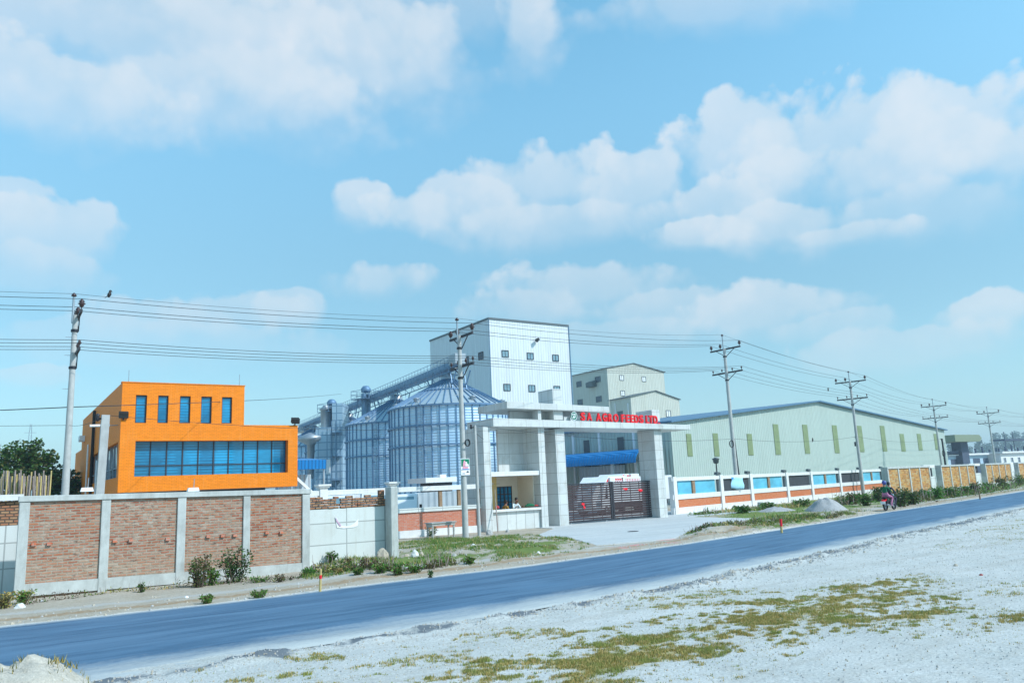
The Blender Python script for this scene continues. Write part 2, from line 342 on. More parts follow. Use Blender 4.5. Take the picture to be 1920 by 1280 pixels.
# ------------------------------------------------------------------ mesh builder
ROOTS = {}
class MB:
    def __init__(s): s.v = []; s.f = []; s.m = []; s.sm = []; s.uv = {}
    def add(s, vs, fs, m=0, sm=False):
        o = len(s.v); s.v.extend(Vector(p) for p in vs)
        for f in fs: s.f.append([o+i for i in f]); s.m.append(m); s.sm.append(sm)
        return s
    def quad(s, a, b, c, d, m=0): return s.add([a, b, c, d], [(0, 1, 2, 3)], m)
    def hexa(s, p, m=0): return s.add(p, [(0, 3, 2, 1), (4, 5, 6, 7), (0, 1, 5, 4), (1, 2, 6, 5), (2, 3, 7, 6), (3, 0, 4, 7)], m)
    def fbox(s, F, u0, u1, v0, v1, z0, z1, m=0):
        if u0 > u1: u0, u1 = u1, u0
        if v0 > v1: v0, v1 = v1, v0
        return s.hexa([F(u0, v0, z0), F(u1, v0, z0), F(u1, v1, z0), F(u0, v1, z0), F(u0, v0, z1), F(u1, v0, z1), F(u1, v1, z1), F(u0, v1, z1)], m)
    def box(s, x0, x1, y0, y1, z0, z1, m=0): return s.fbox(lambda u, v, z: Vector((u, v, z)), x0, x1, y0, y1, z0, z1, m)
    def tube(s, a, b, r0, r1=None, n=8, m=0, caps=True, sm=True):
        a, b = Vector(a), Vector(b); r1 = r0 if r1 is None else r1
        d = (b-a)
        if d.length < 1e-6: return s
        d.normalize(); p = d.orthogonal().normalized(); q = d.cross(p)
        vs = []
        for c, r in ((a, r0), (b, r1)):
            for i in range(n):
                t = 2*math.pi*i/n; vs.append(c+p*(r*math.cos(t))+q*(r*math.sin(t)))
        s.add(vs, [(i, (i+1) % n, n+(i+1) % n, n+i) for i in range(n)], m, sm)
        if caps: s.add(vs[:n], [tuple(range(n-1, -1, -1))], m); s.add(vs[n:], [tuple(range(n))], m)
        return s
    def beam(s, a, b, w, h, m=0):
        a, b = Vector(a), Vector(b); d = (b-a).normalized()
        side = d.cross(Vector((0, 0, 1)))
        if side.length < .01: side = Vector((1, 0, 0))
        side.normalize(); up = side.cross(d)
        x, y = side*(w/2), up*(h/2)
        return s.hexa([a-x-y, a+x-y, b+x-y, b-x-y, a-x+y, a+x+y, b+x+y, b-x+y], m)
    def lathe(s, prof, c=(0, 0, 0), n=16, m=0, sm=True):
        c = Vector(c); vs = []
        for r, z in prof:
            for i in range(n):
                t = 2*math.pi*i/n; vs.append(c+Vector((r*math.cos(t), r*math.sin(t), z)))
        fs = [(k*n+i, k*n+(i+1) % n, (k+1)*n+(i+1) % n, (k+1)*n+i) for k in range(len(prof)-1) for i in range(n)]
        return s.add(vs, fs, m, sm)
    def prism(s, pts, d, m=0):
        n = len(pts); d = Vector(d); vs = [Vector(p) for p in pts]+[Vector(p)+d for p in pts]
        return s.add(vs, [tuple(range(n-1, -1, -1)), tuple(range(n, 2*n))]+[(i, (i+1) % n, n+(i+1) % n, n+i) for i in range(n)], m)
    def ball(s, c, rx, ry=None, rz=None, n=10, k=6, m=0):
        ry = ry or rx; rz = rz or rx; c = Vector(c); vs = []
        for j in range(1, k):
            ph = math.pi*j/k
            for i in range(n):
                t = 2*math.pi*i/n; vs.append(c+Vector((rx*math.sin(ph)*math.cos(t), ry*math.sin(ph)*math.sin(t), rz*math.cos(ph))))
        vs += [c+Vector((0, 0, rz)), c-Vector((0, 0, rz))]; T = (k-1)*n
        fs = [(j*n+i, (j+1)*n+i, (j+1)*n+(i+1) % n, j*n+(i+1) % n) for j in range(k-2) for i in range(n)]
        fs += [(T, i, (i+1) % n) for i in range(n)]+[(T+1, (k-2)*n+(i+1) % n, (k-2)*n+i) for i in range(n)]
        return s.add(vs, fs, m, True)
    def build(s, name, mats, parent=None, base=None, bevel=0, fixn=True, uvs=None):
        off = Vector((0, 0, 0))
        if parent is not None: off = ROOTS.get(parent.name, Vector((0, 0, 0)))
        elif base is not None: off = Vector(base)
        me = bpy.data.meshes.new(name)
        me.from_pydata([tuple(p-off) for p in s.v], [], s.f)
        mats = [mats] if isinstance(mats, str) else mats
        for k in mats: me.materials.append(MATS[k])
        me.polygons.foreach_set('material_index', s.m)
        me.polygons.foreach_set('use_smooth', s.sm)
        if fixn and len(s.f) < 60000:
            bm = bmesh.new(); bm.from_mesh(me); bmesh.ops.recalc_face_normals(bm, faces=bm.faces)
            if bevel: bmesh.ops.bevel(bm, geom=bm.edges[:], offset=bevel, segments=1, affect='EDGES', clamp_overlap=True)
            bm.to_mesh(me); bm.free()
        me.update()
        ul = me.uv_layers.new(name='UVMap')
        if uvs is not None:
            for p in me.polygons:
                for li in p.loop_indices: ul.data[li].uv = uvs[me.loops[li].vertex_index]
        else:
            V = me.vertices
            for p in me.polygons:
                n = p.normal
                if abs(n.z) < .75:
                    h = math.hypot(n.x, n.y) or 1; tx, ty = -n.y/h, n.x/h
                    for li in p.loop_indices:
                        c = V[me.loops[li].vertex_index].co; ul.data[li].uv = (c.x*tx+c.y*ty, c.z)
                else:
                    for li in p.loop_indices:
                        c = V[me.loops[li].vertex_index].co; ul.data[li].uv = (c.x, c.y)
        o = bpy.data.objects.new(name, me); COL.objects.link(o)
        if parent is not None:
            o.parent = parent; ROOTS[o.name] = off
        else:
            o.location = off; ROOTS[o.name] = off
        return o
def tag(o, label, cat, group=None, kind=None):
    if label: o['label'] = label
    if cat: o['category'] = cat
    if group: o['group'] = group
    if kind: o['kind'] = kind
    return o
def thing(name, label, cat, loc=(0, 0, 0), rz=0, group=None, local=False):
    o = bpy.data.objects.new(name, None); COL.objects.link(o); o.empty_display_size = .2
    o.location = loc; o.rotation_euler = (0, 0, rz)
    ROOTS[o.name] = Vector((0, 0, 0)) if local else Vector(loc)
    return tag(o, label, cat, group)
def dup(root, loc, rz, label, scale=None):
    def cp(o, par):
        c = o.copy(); COL.objects.link(c)
        if par: c.parent = par
        for ch in o.children: cp(ch, c)
        return c
    r = cp(root, None); r.location = loc; r.rotation_euler = (0, 0, rz); r['label'] = label
    if scale: r.scale = scale
    return r
def struct(o): o['kind'] = 'structure'; return o
ID = lambda u, v, z: Vector((u, v, z))
# ------------------------------------------------------------------ ground, road, shoulders
UP = [(-60, 21.2), (-10, 20.3), (0, 20.05), (4.5, 19.75), (9, 20.15), (13.4, 20.3), (16.3, 20.75), (21.5, 21.6), (25, 22.35), (29.5, 23.3), (35.7, 24.8), (41.3, 26.3), (53, 28.8), (71, 33.0), (120, 45), (300, 91), (900, 244)]
LO = [(-60, 13.6), (-10, 12.7), (1.4, 12.75), (4.3, 13.0), (8.6, 13.25), (13.1, 13.65), (18.4, 14.85), (26.7, 16.8), (35.4, 18.7), (46.3, 21.1), (71, 26.4), (120, 38.2), (300, 84), (900, 237)]
def up(x): return interp(UP, x)
def lo(x): return interp(LO, x)
def inside(p, poly):
    x, y = p; c = False; j = len(poly)-1
    for i in range(len(poly)):
        xi, yi = poly[i]; xj, yj = poly[j]
        if (yi > y) != (yj > y) and x < (xj-xi)*(y-yi)/(yj-yi)+xi: c = not c
        j = i
    return c
def gpoly(px): return [tuple(G(*p)[:2]) for p in px]
def edist(p, poly):
    b = 1e9
    for (x1, y1), (x2, y2) in zip(poly, poly[1:]+poly[:1]):
        dx, dy = x2-x1, y2-y1; L = dx*dx+dy*dy or 1e-9
        t = max(0, min(1, ((p[0]-x1)*dx+(p[1]-y1)*dy)/L))
        b = min(b, math.hypot(p[0]-x1-t*dx, p[1]-y1-t*dy))
    return b
def soft(p, poly, w):
    d = edist(p, poly); s = d if inside(p, poly) else -d
    return max(0, min(1, .5+s/(2*w)))
fb = lambda x, y, s: noise.fractal(Vector((x*s, y*s, 3.3)), 1.0, 2.0, 4)
def vnear(x, y):
    e = lo(x)-y
    lip = .09*math.exp(-((e-.35)/.28)**2)*max(0, .35+fb(x, y, 2.2)+.5*fb(x, y, 6))
    return .02+.022*fb(x, y, .7)+.014*fb(x, y, 3)+lip+.06*max(0, fb(x, y, .13))
ISLE = gpoly([(1283, 1006), (1330, 984), (1400, 976), (1468, 970), (1600, 963), (1640, 961), (1560, 972), (1470, 997), (1400, 1003), (1340, 1012)])
MOUND_V = gpoly([(600, 1082), (590, 1055), (640, 1040), (735, 1042), (790, 1020), (850, 1020), (1000, 1004), (1060, 1012), (1100, 1022), (1040, 1040), (900, 1058), (780, 1072), (660, 1084)])
GRASS1 = gpoly([(745, 1014), (1010, 1002), (1080, 1012), (1105, 1022), (1050, 1038), (950, 1050), (860, 1062), (780, 1066), (700, 1070), (600, 1085), (585, 1062), (640, 1052), (720, 1052)])
GRASS2 = gpoly([(1290, 968), (1420, 948), (1660, 918), (1920, 885), (1920, 918), (1700, 946), (1560, 962), (1470, 968), (1400, 975)])
APRON = gpoly([(1010, 1003), (1062, 981), (1245, 966), (1285, 969), (1400, 972), (1470, 968), (1330, 986), (1285, 1001), (1262, 1010), (1200, 1016), (1120, 1023), (1070, 1010), (1030, 1010)])
def vfar(x, y):
    h = .0+.02*fb(x, y, .8)+.012*fb(x, y, 3.1)
    h += .2*soft((x, y), MOUND_V, 1.2)*(.55+.6*fb(x, y, .6)) if x < 32 else 0
    a = soft((x, y), ISLE, .6); h += a*.16*(.6+fb(x, y, .9)+.6*fb(x, y, 2.6))
    k = soft((x, y), APRON, .8); e = max(0, min(1, (y-up(x)-.12)/.7)); e = e*e*(3-2*e)
    return (h*(1-k)-.03*k)*e+.012-.06*max(0, min(1, (.12-(y-up(x)))/.3))
def gridmesh(name, mat, xs, rows, zf, yf, attrs=()):
    vs = []; fs = []; n = rows+1
    for x in xs:
        for j in range(n):
            y = yf(x, j/rows); vs.append((x, y, zf(x, y)))
    for i in range(len(xs)-1):
        for j in range(rows):
            fs.append((i*n+j, (i+1)*n+j, (i+1)*n+j+1, i*n+j+1))
    me = bpy.data.meshes.new(name); me.from_pydata(vs, [], fs); me.materials.append(MATS[mat])
    me.polygons.foreach_set('use_smooth', [True]*len(fs))
    for nm, fn in attrs:
        a = me.attributes.new(nm, 'FLOAT', 'POINT'); a.data.foreach_set('value', [fn(v[0], v[1]) for v in vs])
    o = bpy.data.objects.new(name, me); COL.objects.link(o); ROOTS[name] = Vector((0, 0, 0)); me.update()
    if me.polygons[0].normal.z < 0: me.flip_normals()
    return struct(o)
def xsamp(a, b, n, dens=1.7):
    out = []; x = a
    return [a+(b-a)*(i/n) for i in range(n+1)]
mb = MB(); mb.add([(-690, -115, -.10), (1590, -115, -.10), (1590, 1590, -.10), (-690, 1590, -.10)], [(0, 1, 2, 3)])
struct(mb.build('ground', 'yard_earth'))
# road: one thin asphalt sheet with ragged edges
xs = [-40+i*.35 for i in range(int(170/.35))]+[130+i*12 for i in range(60)]
vs = []; uvs = []; fs = []; K = 8
for x in xs:
    a = lo(x)+.12*noise.noise(Vector((x*1.7, 0, 0)))+.10*noise.noise(Vector((x*.5, 5, 0)))-.15
    b = up(x)+.07*noise.noise(Vector((x*1.9, 9, 0)))+.08*noise.noise(Vector((x*.4, 2, 0)))
    for k in range(K+1):
        t = k/K; y = a+(b-a)*t
        vs.append((x, y, .035+.03*math.sin(math.pi*t))); uvs.append((x*1.03, 7.5*t))
for i in range(len(xs)-1):
    for k in range(K): fs.append((i*(K+1)+k, (i+1)*(K+1)+k, (i+1)*(K+1)+k+1, i*(K+1)+k+1))
mb = MB(); mb.add(vs, fs, 0, True); struct(mb.build('road', 'asphalt', uvs=uvs))
DRY = [gpoly([(900, 1300), (1010, 1248), (1120, 1207), (1260, 1180), (1370, 1158), (1410, 1178), (1390, 1215), (1330, 1240), (1230, 1268), (1150, 1300)]),
       gpoly([(1395, 1170), (1440, 1140), (1520, 1118), (1640, 1096), (1730, 1128), (1700, 1140), (1790, 1150), (1825, 1168), (1818, 1182), (1700, 1180), (1640, 1160), (1560, 1172), (1470, 1186)]),
       gpoly([(1210, 1140), (1300, 1118), (1420, 1112), (1350, 1135), (1260, 1150)]), gpoly([(1750, 1088), (1785, 1084), (1790, 1092), (1755, 1096)]),
       gpoly([(1855, 1104), (1920, 1098), (1920, 1113), (1875, 1112)]), gpoly([(1880, 1150), (1930, 1148), (1930, 1160), (1890, 1158)]),
       gpoly([(1860, 1200), (1890, 1192), (1895, 1200)]), gpoly([(475, 1262), (500, 1252), (525, 1250), (510, 1262)]), gpoly([(600, 1290), (700, 1250), (850, 1215), (980, 1195), (960, 1215), (800, 1250), (700, 1290)]),
       gpoly([(1840, 1010), (1920, 975), (1930, 985), (1870, 1010), (1800, 1030)])]
DRYW = [1, 1, .45, .8, .9, .7, .5, .9, .4, .6]
def fdry(x, y):
    if y > lo(x)+.2 or x > 60: return 0
    return max(soft((x, y), P, 1.0)*w for P, w in zip(DRY, DRYW))*(.62+.5*fb(x*.9, y*1.6, .9)+.25*fb(x, y*1.5, 3.2))
def frub(x, y):
    e = lo(x)-y
    return max(0, .75*math.exp(-((e-.35)/.30)**2)+.5*fb(x, y, 1.2)-.1) if 0 < e < 1.4 else 0
xs = xsamp(-14, 40, 400)+xsamp(40.4, 130, 150)[1:]
gridmesh('gravel_shoulder', 'gravel_ground', xs, 110, vnear, lambda x, t: lo(x)+.35-(t**1.25)*(lo(x)+14), [('dry', fdry), ('rubble', frub)])
def fgrass(x, y):
    e = y-up(x)
    if e < .5: return 0
    g = soft((x, y), GRASS1, 1.0) if x < 34 else 0
    g = max(g, soft((x, y), ISLE, .7) if x < 60 else 0, soft((x, y), GRASS2, 1.5)*.9 if x > 34 else 0)
    return g*((.55 if x < 34 else .75)+.75*fb(x, y, .55)+.3*fb(x, y, 1.9))
def fdust(x, y):
    e = y-up(x); return max(0, 1.0-e/.75) if e > -.5 else 0
def fsoil(x, y):
    e = y-up(x); return .62*math.exp(-((e-1.4-.3*fb(x, 0, .4))/.5)**2)+.25*math.exp(-((e-3.2)/.5)**2)
def fgrit(x, y):
    e = y-up(x); return .7*math.exp(-((e-2.4)/.45)**2)
PINK = gpoly([(1135, 1030), (1180, 1018), (1265, 1008), (1270, 1016), (1200, 1028)])
xs = xsamp(-14, 44, 330)+xsamp(44.4, 150, 200)[1:]
gridmesh('verge', 'verge_earth', xs, 90, vfar, lambda x, t: up(x)-.3+(t**1.5)*24, [('grass', fgrass), ('dust', fdust), ('soil', fsoil), ('grit', fgrit), ('pinkdust', lambda x, y: soft((x, y), PINK, .6)*max(0, .55+1.3*fb(x, y, .9)) if x < 40 else 0)])
# concrete forecourt in front of the gate, a slab 4 cm proud of the verge, and a gravel track running on from it
def tri_sheet(name, mat, poly, z0, z1):
    bm = bmesh.new(); vs = [bm.verts.new((x, y, z1)) for x, y in poly]; f = bm.faces.new(vs)
    if f.calc_area() and f.normal.z < 0: f.normal_flip()
    r = bmesh.ops.extrude_face_region(bm, geom=[f]); 
    for v in r['geom']:
        if isinstance(v, bmesh.types.BMVert): v.co.z = z0
    bmesh.ops.recalc_face_normals(bm, faces=bm.faces); bmesh.ops.triangulate(bm, faces=bm.faces)
    me = bpy.data.meshes.new(name); bm.to_mesh(me); bm.free(); me.materials.append(MATS[mat])
    o = bpy.data.objects.new(name, me); COL.objects.link(o); return struct(o)
ap = []
for (x1, y1), (x2, y2) in zip(APRON, APRON[1:]+APRON[:1]):
    n = max(1, int(math.hypot(x2-x1, y2-y1)/.5))
    for i in range(n):
        t = i/n; x = x1+(x2-x1)*t; y = y1+(y2-y1)*t; j = .12 if y < 36.5 else 0
        ap.append((x+j*noise.noise(Vector((x*2, y*2, 1))), y+j*noise.noise(Vector((x*2, y*2, 7)))))
tri_sheet('forecourt', 'forecourt_concrete', ap, -.08, .03)
mb = MB(); mb.box(26.5, 44, 36.6, 75, -.09, .026); struct(mb.build('driveway', 'forecourt_concrete'))

# ------------------------------------------------------------------ loose ground cover (nobody could count it)
def blades(name, n, pick, h, w, mats, lean=.9):
    vs = []; fs = []; ms = []
    for _ in range(n):
        p = pick()
        if p is None: continue
        x, y, z, k = p; hh = h*k*random.uniform(.45, 1.2); a = random.uniform(0, 6.283); ww = w*random.uniform(.6, 1.4)*(1 if x < 30 else 1.8)
        dx, dy = math.cos(a)*ww, math.sin(a)*ww; b = random.uniform(0, 6.283); l = hh*random.uniform(.1, lean)
        o = len(vs); vs += [(x-dx, y-dy, z-.01), (x+dx, y+dy, z-.01), (x+math.cos(b)*l, y+math.sin(b)*l, z+hh)]
        fs.append((o, o+1, o+2)); ms.append(random.randrange(len(mats)))
    me = bpy.data.meshes.new(name); me.from_pydata(vs, [], fs)
    for m in mats: me.materials.append(MATS[m])
    me.polygons.foreach_set('material_index', ms); me.update()
    o = bpy.data.objects.new(name, me); COL.objects.link(o); return o
def pick_dry():
    for _ in range(30):
        i = random.choices(range(len(DRY)), [10, 11, 1.6, .5, .5, .5, .2, .8, 2.5, 1.2])[0]; P = DRY[i]
        xa = [p[0] for p in P]; ya = [p[1] for p in P]
        x = random.uniform(min(xa)-.9, max(xa)+.9); y = random.uniform(min(ya)-.9, max(ya)+.9)
        d = soft((x, y), P, 1.0)*DRYW[i]
        c = fb(x*.9, y*1.6, .9)+.6*fb(x, y*1.5, 3.2)
        tf = noise.noise(Vector((x*5.5, y*8, 2)))
        pr = max(0, min(1, (c*.8+.9*tf+.16+.55*(d-.5))*1.6))
        if d > .04 and random.random() < pr**1.6*.9+.015 and y < lo(x)-.4: return (x, y, vnear(x, y), .45+.65*pr)
tag(blades('dry_grass', 110000, pick_dry, .036, .0075, ['grass_dry', 'grass_dry', 'grass_dry', 'grass_green']), 'patches of short dry yellow grass on the pale gravel shoulder', 'grass', kind='stuff')
def pick_green():
    for _ in range(30):
        P = random.choices([GRASS1, ISLE, GRASS2], [5, 2.5, 5])[0]
        xa = [p[0] for p in P]; ya = [p[1] for p in P]
        x = random.uniform(min(xa)-.5, max(xa)+.5); y = random.uniform(min(ya)-.5, max(ya)+.5)
        if x > 100: continue
        d = soft((x, y), P, 1.0); c = fb(x, y, .6)+.6*fb(x, y, 2.5)
        if d > .25 and c > (.12 if x < 34 else -.12) and y > up(x)+.9 and soft((x, y), APRON, .3) < .2: return (x, y, vfar(x, y), (.6+.8*max(0, min(1, c)))*(1 if x < 34 else 2))
tag(blades('verge_grass', 30000, pick_green, .11, .012, ['grass_green', 'grass_green', 'grass_dry', 'leaf_bright']), 'low green grass and weeds on the verge beside the gate', 'grass', kind='stuff')
# small stones in the gravel and along the broken road edge
mb = MB()
for i in range(17000):
    if i < 4200:
        x = random.uniform(-2, 60)*random.random()**.4; e = abs(random.gauss(.4, .35)); y = lo(x)-e; s = random.uniform(.010, .022+.028*min(1, max(0, x-4)/14))
    else:
        x = random.uniform(-1, 42)*random.random()**.3+1; y = lo(x)-random.uniform(.3, 11); s = random.uniform(.007, .022)
    if y < 3: continue
    z = vnear(x, y)
    a = random.uniform(0, 3); c, d = math.cos(a)*s, math.sin(a)*s; hh = s*random.uniform(.6, 1.1)
    mb.add([(x+c, y+d, z-.01), (x-d*1.1, y+c, z-.01), (x-c, y-d*.8, z-.01), (x+d, y-c, z-.01), (x+c*.3, y+d*.2, z+hh), (x-c*.4, y-d*.3, z+hh*.9)], [(0, 1, 4), (1, 2, 5), (1, 5, 4), (2, 3, 5), (3, 0, 4), (3, 4, 5)], random.choice((0, 0, 0, 1)))
tag(mb.build('gravel', ['stone', 'stone_tan'], fixn=False), 'loose stones and gravel along the broken road edge', 'gravel', kind='stuff')
mb = MB()
for i in range(2200):
    if i < 900: P = random.choice([GRASS1, ISLE, GRASS1]); x = random.uniform(min(p[0] for p in P), max(p[0] for p in P)); y = random.uniform(min(p[1] for p in P), max(p[1] for p in P))
    else: x = random.uniform(-2, 60); y = up(x)+abs(random.gauss(.9, .9))+.1
    if x > 75 or soft((x, y), APRON, .1) > .5: continue
    s = random.uniform(.012, .05); z = vfar(x, y)
    a = random.uniform(0, 3); c, d = math.cos(a)*s, math.sin(a)*s; hh = s*random.uniform(.6, 1.1)
    mb.add([(x+c, y+d, z-.01), (x-d*1.1, y+c, z-.01), (x-c, y-d*.8, z-.01), (x+d, y-c, z-.01), (x+c*.3, y+d*.2, z+hh), (x-c*.4, y-d*.3, z+hh*.9)], [(0, 1, 4), (1, 2, 5), (1, 5, 4), (2, 3, 5), (3, 0, 4), (3, 4, 5)], random.choice((0, 1)))
tag(mb.build('rubble', ['stone', 'stone_tan'], fixn=False), 'small rubble and clods on the verge across the road', 'rubble', kind='stuff')
# earth mound at the lower left corner of the shoulder
def heap(name, mat, c, rx, ry, h, label, cat, seed=0, n=34, rough=.25, pw=1.6):
    mb = MB(); vs = []; fs = []; rings = 12
    for j in range(rings+1):
        r = j/rings
        for i in range(n):
            t = 2*math.pi*i/n; k = 1+.25*noise.noise(Vector((math.cos(t)*1.3, math.sin(t)*1.3, seed)))
            x, y = math.cos(t)*rx*r*k, math.sin(t)*ry*r*k
            z = h*(1-r**pw)*(1+rough*noise.fractal(Vector((x*3+seed, y*3, seed)), 1, 2, 4))-.06*r
            vs.append((c[0]+x, c[1]+y, c[2]+z))
    fs = [(j*n+i, (j+1)*n+i, (j+1)*n+(i+1) % n, j*n+(i+1) % n) for j in range(rings) for i in range(n)]
    mb.add(vs, fs, 0, True)
    return tag(mb.build(name, mat, base=c), label, cat)
mc = atY(58, 1300, 10.6); mtop = atY(75, 1228, 10.6).z
heap('earth_mound', 'mound_earth', (mc.x-.12, 10.6, .0), .98, .8, mtop*.93, 'pale earth mound with dry tufts at the near road edge', 'mound', 3, pw=3.2, rough=.2)
_mound = bpy.data.objects['earth_mound']
def pick_mound():
    t = random.gauss(1.0, .9) if random.random() < .6 else random.uniform(0, 6.28); r = random.uniform(.2, .85)
    x, y = math.cos(t)*r*.95, math.sin(t)*r*.75
    if noise.noise(Vector((x*3.5, y*3.5, 4))) < .05: return None
    return (mc.x-.12+x, 10.6+y, mtop*.93*(1-r**3.2), .9)
tag(blades('mound_tufts', 900, pick_mound, .09, .006, ['grass_dry', 'leaf_olive']), 'dry grass tufts growing on the earth mound', 'grass', kind='stuff')
g = G(1548, 957)
heap('gravel_pile', 'gravel_pile', (G(1550, 957).x, G(1550, 957).y, 0), 1.45, 1.3, .8, 'grey gravel pile on the verge left of the motorcycle', 'gravel pile', 9)
heap('sand_heap', 'gravel_pile', (G(1455, 958).x, G(1455, 958).y, 0), 1.7, 1.2, .3, 'low flat grey sand heap beside the gravel pile', 'sand heap', 5)

# ------------------------------------------------------------------ world, sun, camera
SUN_EL, SUN_AZ = R(42), Vector((.50, -.80, 0)).normalized()
w = bpy.data.worlds.new('World'); SC.world = w; w.use_nodes = True
nt = w.node_tree; nt.nodes.clear()
out = nt.nodes.new('ShaderNodeOutputWorld'); bg = nt.nodes.new('ShaderNodeBackground'); bg.inputs[1].default_value = .11
sky = nt.nodes.new('ShaderNodeTexSky'); sky.sky_type = 'NISHITA'; sky.sun_disc = False
sky.sun_elevation = SUN_EL; sky.sun_rotation = math.atan2(SUN_AZ.x, SUN_AZ.y); sky.air_density = 1.0; sky.dust_density = .25; sky.ozone_density = 2.5; sky.altitude = 0
L = nt.links.new
def wm(op, a, b=None, clamp=False):
    x = nt.nodes.new('ShaderNodeMath'); x.operation = op; x.use_clamp = clamp
    for i, v in enumerate((a, b)):
        if v is None: continue
        if isinstance(v, (int, float)): x.inputs[i].default_value = v
        else: L(v, x.inputs[i])
    return x.outputs[0]
tc = nt.nodes.new('ShaderNodeTexCoord'); dirv = tc.outputs['Generated']
def wnoise(scale, detail, rough, dist=0.0):
    n = nt.nodes.new('ShaderNodeTexNoise'); n.inputs['Scale'].default_value = scale; n.inputs['Detail'].default_value = detail
    n.inputs['Roughness'].default_value = rough; n.inputs['Distortion'].default_value = dist; L(dirv, n.inputs['Vector']); return n.outputs['Fac']
vor = nt.nodes.new('ShaderNodeTexVoronoi'); vor.feature = 'SMOOTH_F1'; vor.inputs['Scale'].default_value = 17; vor.inputs['Smoothness'].default_value = .35
vor.inputs['Detail'].default_value = 2.0; vor.inputs['Roughness'].default_value = .55; L(dirv, vor.inputs['Vector'])
billow = wm('SUBTRACT', .84, vor.outputs['Distance'])
puff = wm('ADD', wm('MULTIPLY', wm('SUBTRACT', wnoise(9, 9, .58, .3), .5), .8), wm('MULTIPLY', billow, .30)); broad = wm('SUBTRACT', wnoise(4.5, 6, .6), .5)
gr = bpy.data.node_groups.new('cloud', 'ShaderNodeTree')
for nm in ('D', 'C', 'A', 'B'): gr.interface.new_socket(nm, in_out='INPUT', socket_type='NodeSocketVector')
for nm in ('N', 'K'): gr.interface.new_socket(nm, in_out='INPUT', socket_type='NodeSocketFloat')
gr.interface.new_socket('Alpha', in_out='OUTPUT', socket_type='NodeSocketFloat')
gi = gr.nodes.new('NodeGroupInput'); go = gr.nodes.new('NodeGroupOutput'); GL = gr.links.new
def gdot(a, b):
    x = gr.nodes.new('ShaderNodeVectorMath'); x.operation = 'DOT_PRODUCT'; GL(gi.outputs[a], x.inputs[0]); GL(gi.outputs[b], x.inputs[1]); return x.outputs['Value']
def gm(op, a, b=0.0, c=None, clamp=False):
    x = gr.nodes.new('ShaderNodeMath'); x.operation = op; x.use_clamp = clamp
    for i, v in enumerate((a, b, c)):
        if v is None: continue
        if isinstance(v, (int, float)): x.inputs[i].default_value = v
        else: GL(v, x.inputs[i])
    return x.outputs[0]
dc = gm('MAXIMUM', gdot('D', 'C'), .05); xa = gm('DIVIDE', gdot('D', 'A'), dc); xb = gm('DIVIDE', gdot('D', 'B'), dc)
r = gm('SQRT', gm('ADD', gm('MULTIPLY', xa, xa), gm('MULTIPLY', xb, xb)))
body = gm('ADD', gm('SUBTRACT', 1.0, r), gm('MULTIPLY', gi.outputs['N'], 1.5))
low = gm('MULTIPLY_ADD', xb, -.55, .35, True)               # cloud bases are softer than their tops
wid = gm('MULTIPLY_ADD', low, .9, .16)
a = gm('DIVIDE', body, wid, None, True); a = gm('SMOOTH_MIN', a, 1.0, .3)
fade = gm('MULTIPLY_ADD', xb, .42, .78, True)
gate = gm('GREATER_THAN', gdot('D', 'C'), .3)
GL(gm('MULTIPLY', gm('MULTIPLY', a, fade, None, True), gm('MULTIPLY', gate, gi.outputs['K'])), go.inputs[0])
CL = [(300, 80, 330, 170, .8), (560, 80, 330, 150, .75), (110, 190, 210, 100, .75), (770, 130, 170, 120, .55), (990, 70, 80, 90, .7), (420, 200, 300, 90, .5), (860, 40, 260, 80, .4),
      (1300, 5, 330, 70, .62), (1400, 275, 120, 90, .85), (1580, 265, 170, 100, .85), (1780, 255, 180, 108, .9), (1650, 320, 290, 80, .75), (1890, 300, 100, 80, .85), (1750, 400, 260, 60, .35),
      (690, 390, 80, 52, .8), (775, 402, 100, 48, .75), (860, 400, 170, 65, .75), (1030, 350, 160, 85, .82), (1180, 365, 110, 80, .8), (1050, 425, 260, 50, .55), (1340, 385, 95, 45, .7), (1300, 442, 95, 32, .8), (1480, 425, 125, 45, .78), (1600, 442, 105, 28, .7),
      (15, 390, 70, 60, .6), (100, 450, 120, 65, .7), (60, 520, 140, 60, .4), (722, 525, 80, 46, .75),
      (1095, 545, 180, 58, .68), (985, 580, 110, 45, .5), (1250, 585, 150, 42, .5), (1415, 592, 145, 52, .72), (1560, 620, 120, 30, .35), (1845, 595, 85, 40, .75), (1700, 660, 260, 45, .45),
      (290, 595, 120, 46, .5), (410, 595, 130, 46, .5), (535, 590, 60, 40, .5), (70, 710, 80, 22, .4), (1150, 640, 200, 40, .35), (300, 650, 300, 50, .25)]
alpha = None; nz = wm('ADD', puff, wm('MULTIPLY', broad, .9))
for cx_, cy_, rx_, ry_, kk in CL:
    n = nt.nodes.new('ShaderNodeGroup'); n.node_tree = gr
    C = ray(cx_, cy_).normalized(); A = C.cross(Vector((0, 0, 1))).normalized(); B = A.cross(C)
    L(dirv, n.inputs['D']); n.inputs['C'].default_value = C
    dk = ray(cx_, cy_).length
    n.inputs['A'].default_value = A*(dk/(rx_*1.14)); n.inputs['B'].default_value = B*(dk/(ry_*1.14))
    n.inputs['K'].default_value = kk; L(nz, n.inputs['N'])
    # union of the blobs: 1-(1-a)(1-b)
    alpha = n.outputs[0] if alpha is None else wm('SUBTRACT', 1.0, wm('MULTIPLY', wm('SUBTRACT', 1.0, alpha), wm('SUBTRACT', 1.0, n.outputs[0])))
tint = nt.nodes.new('ShaderNodeMix'); tint.data_type = 'RGBA'; tint.blend_type = 'MULTIPLY'; tint.inputs[0].default_value = 1
L(sky.outputs[0], tint.inputs[6])
sepz = nt.nodes.new('ShaderNodeSeparateXYZ'); L(dirv, sepz.inputs[0])
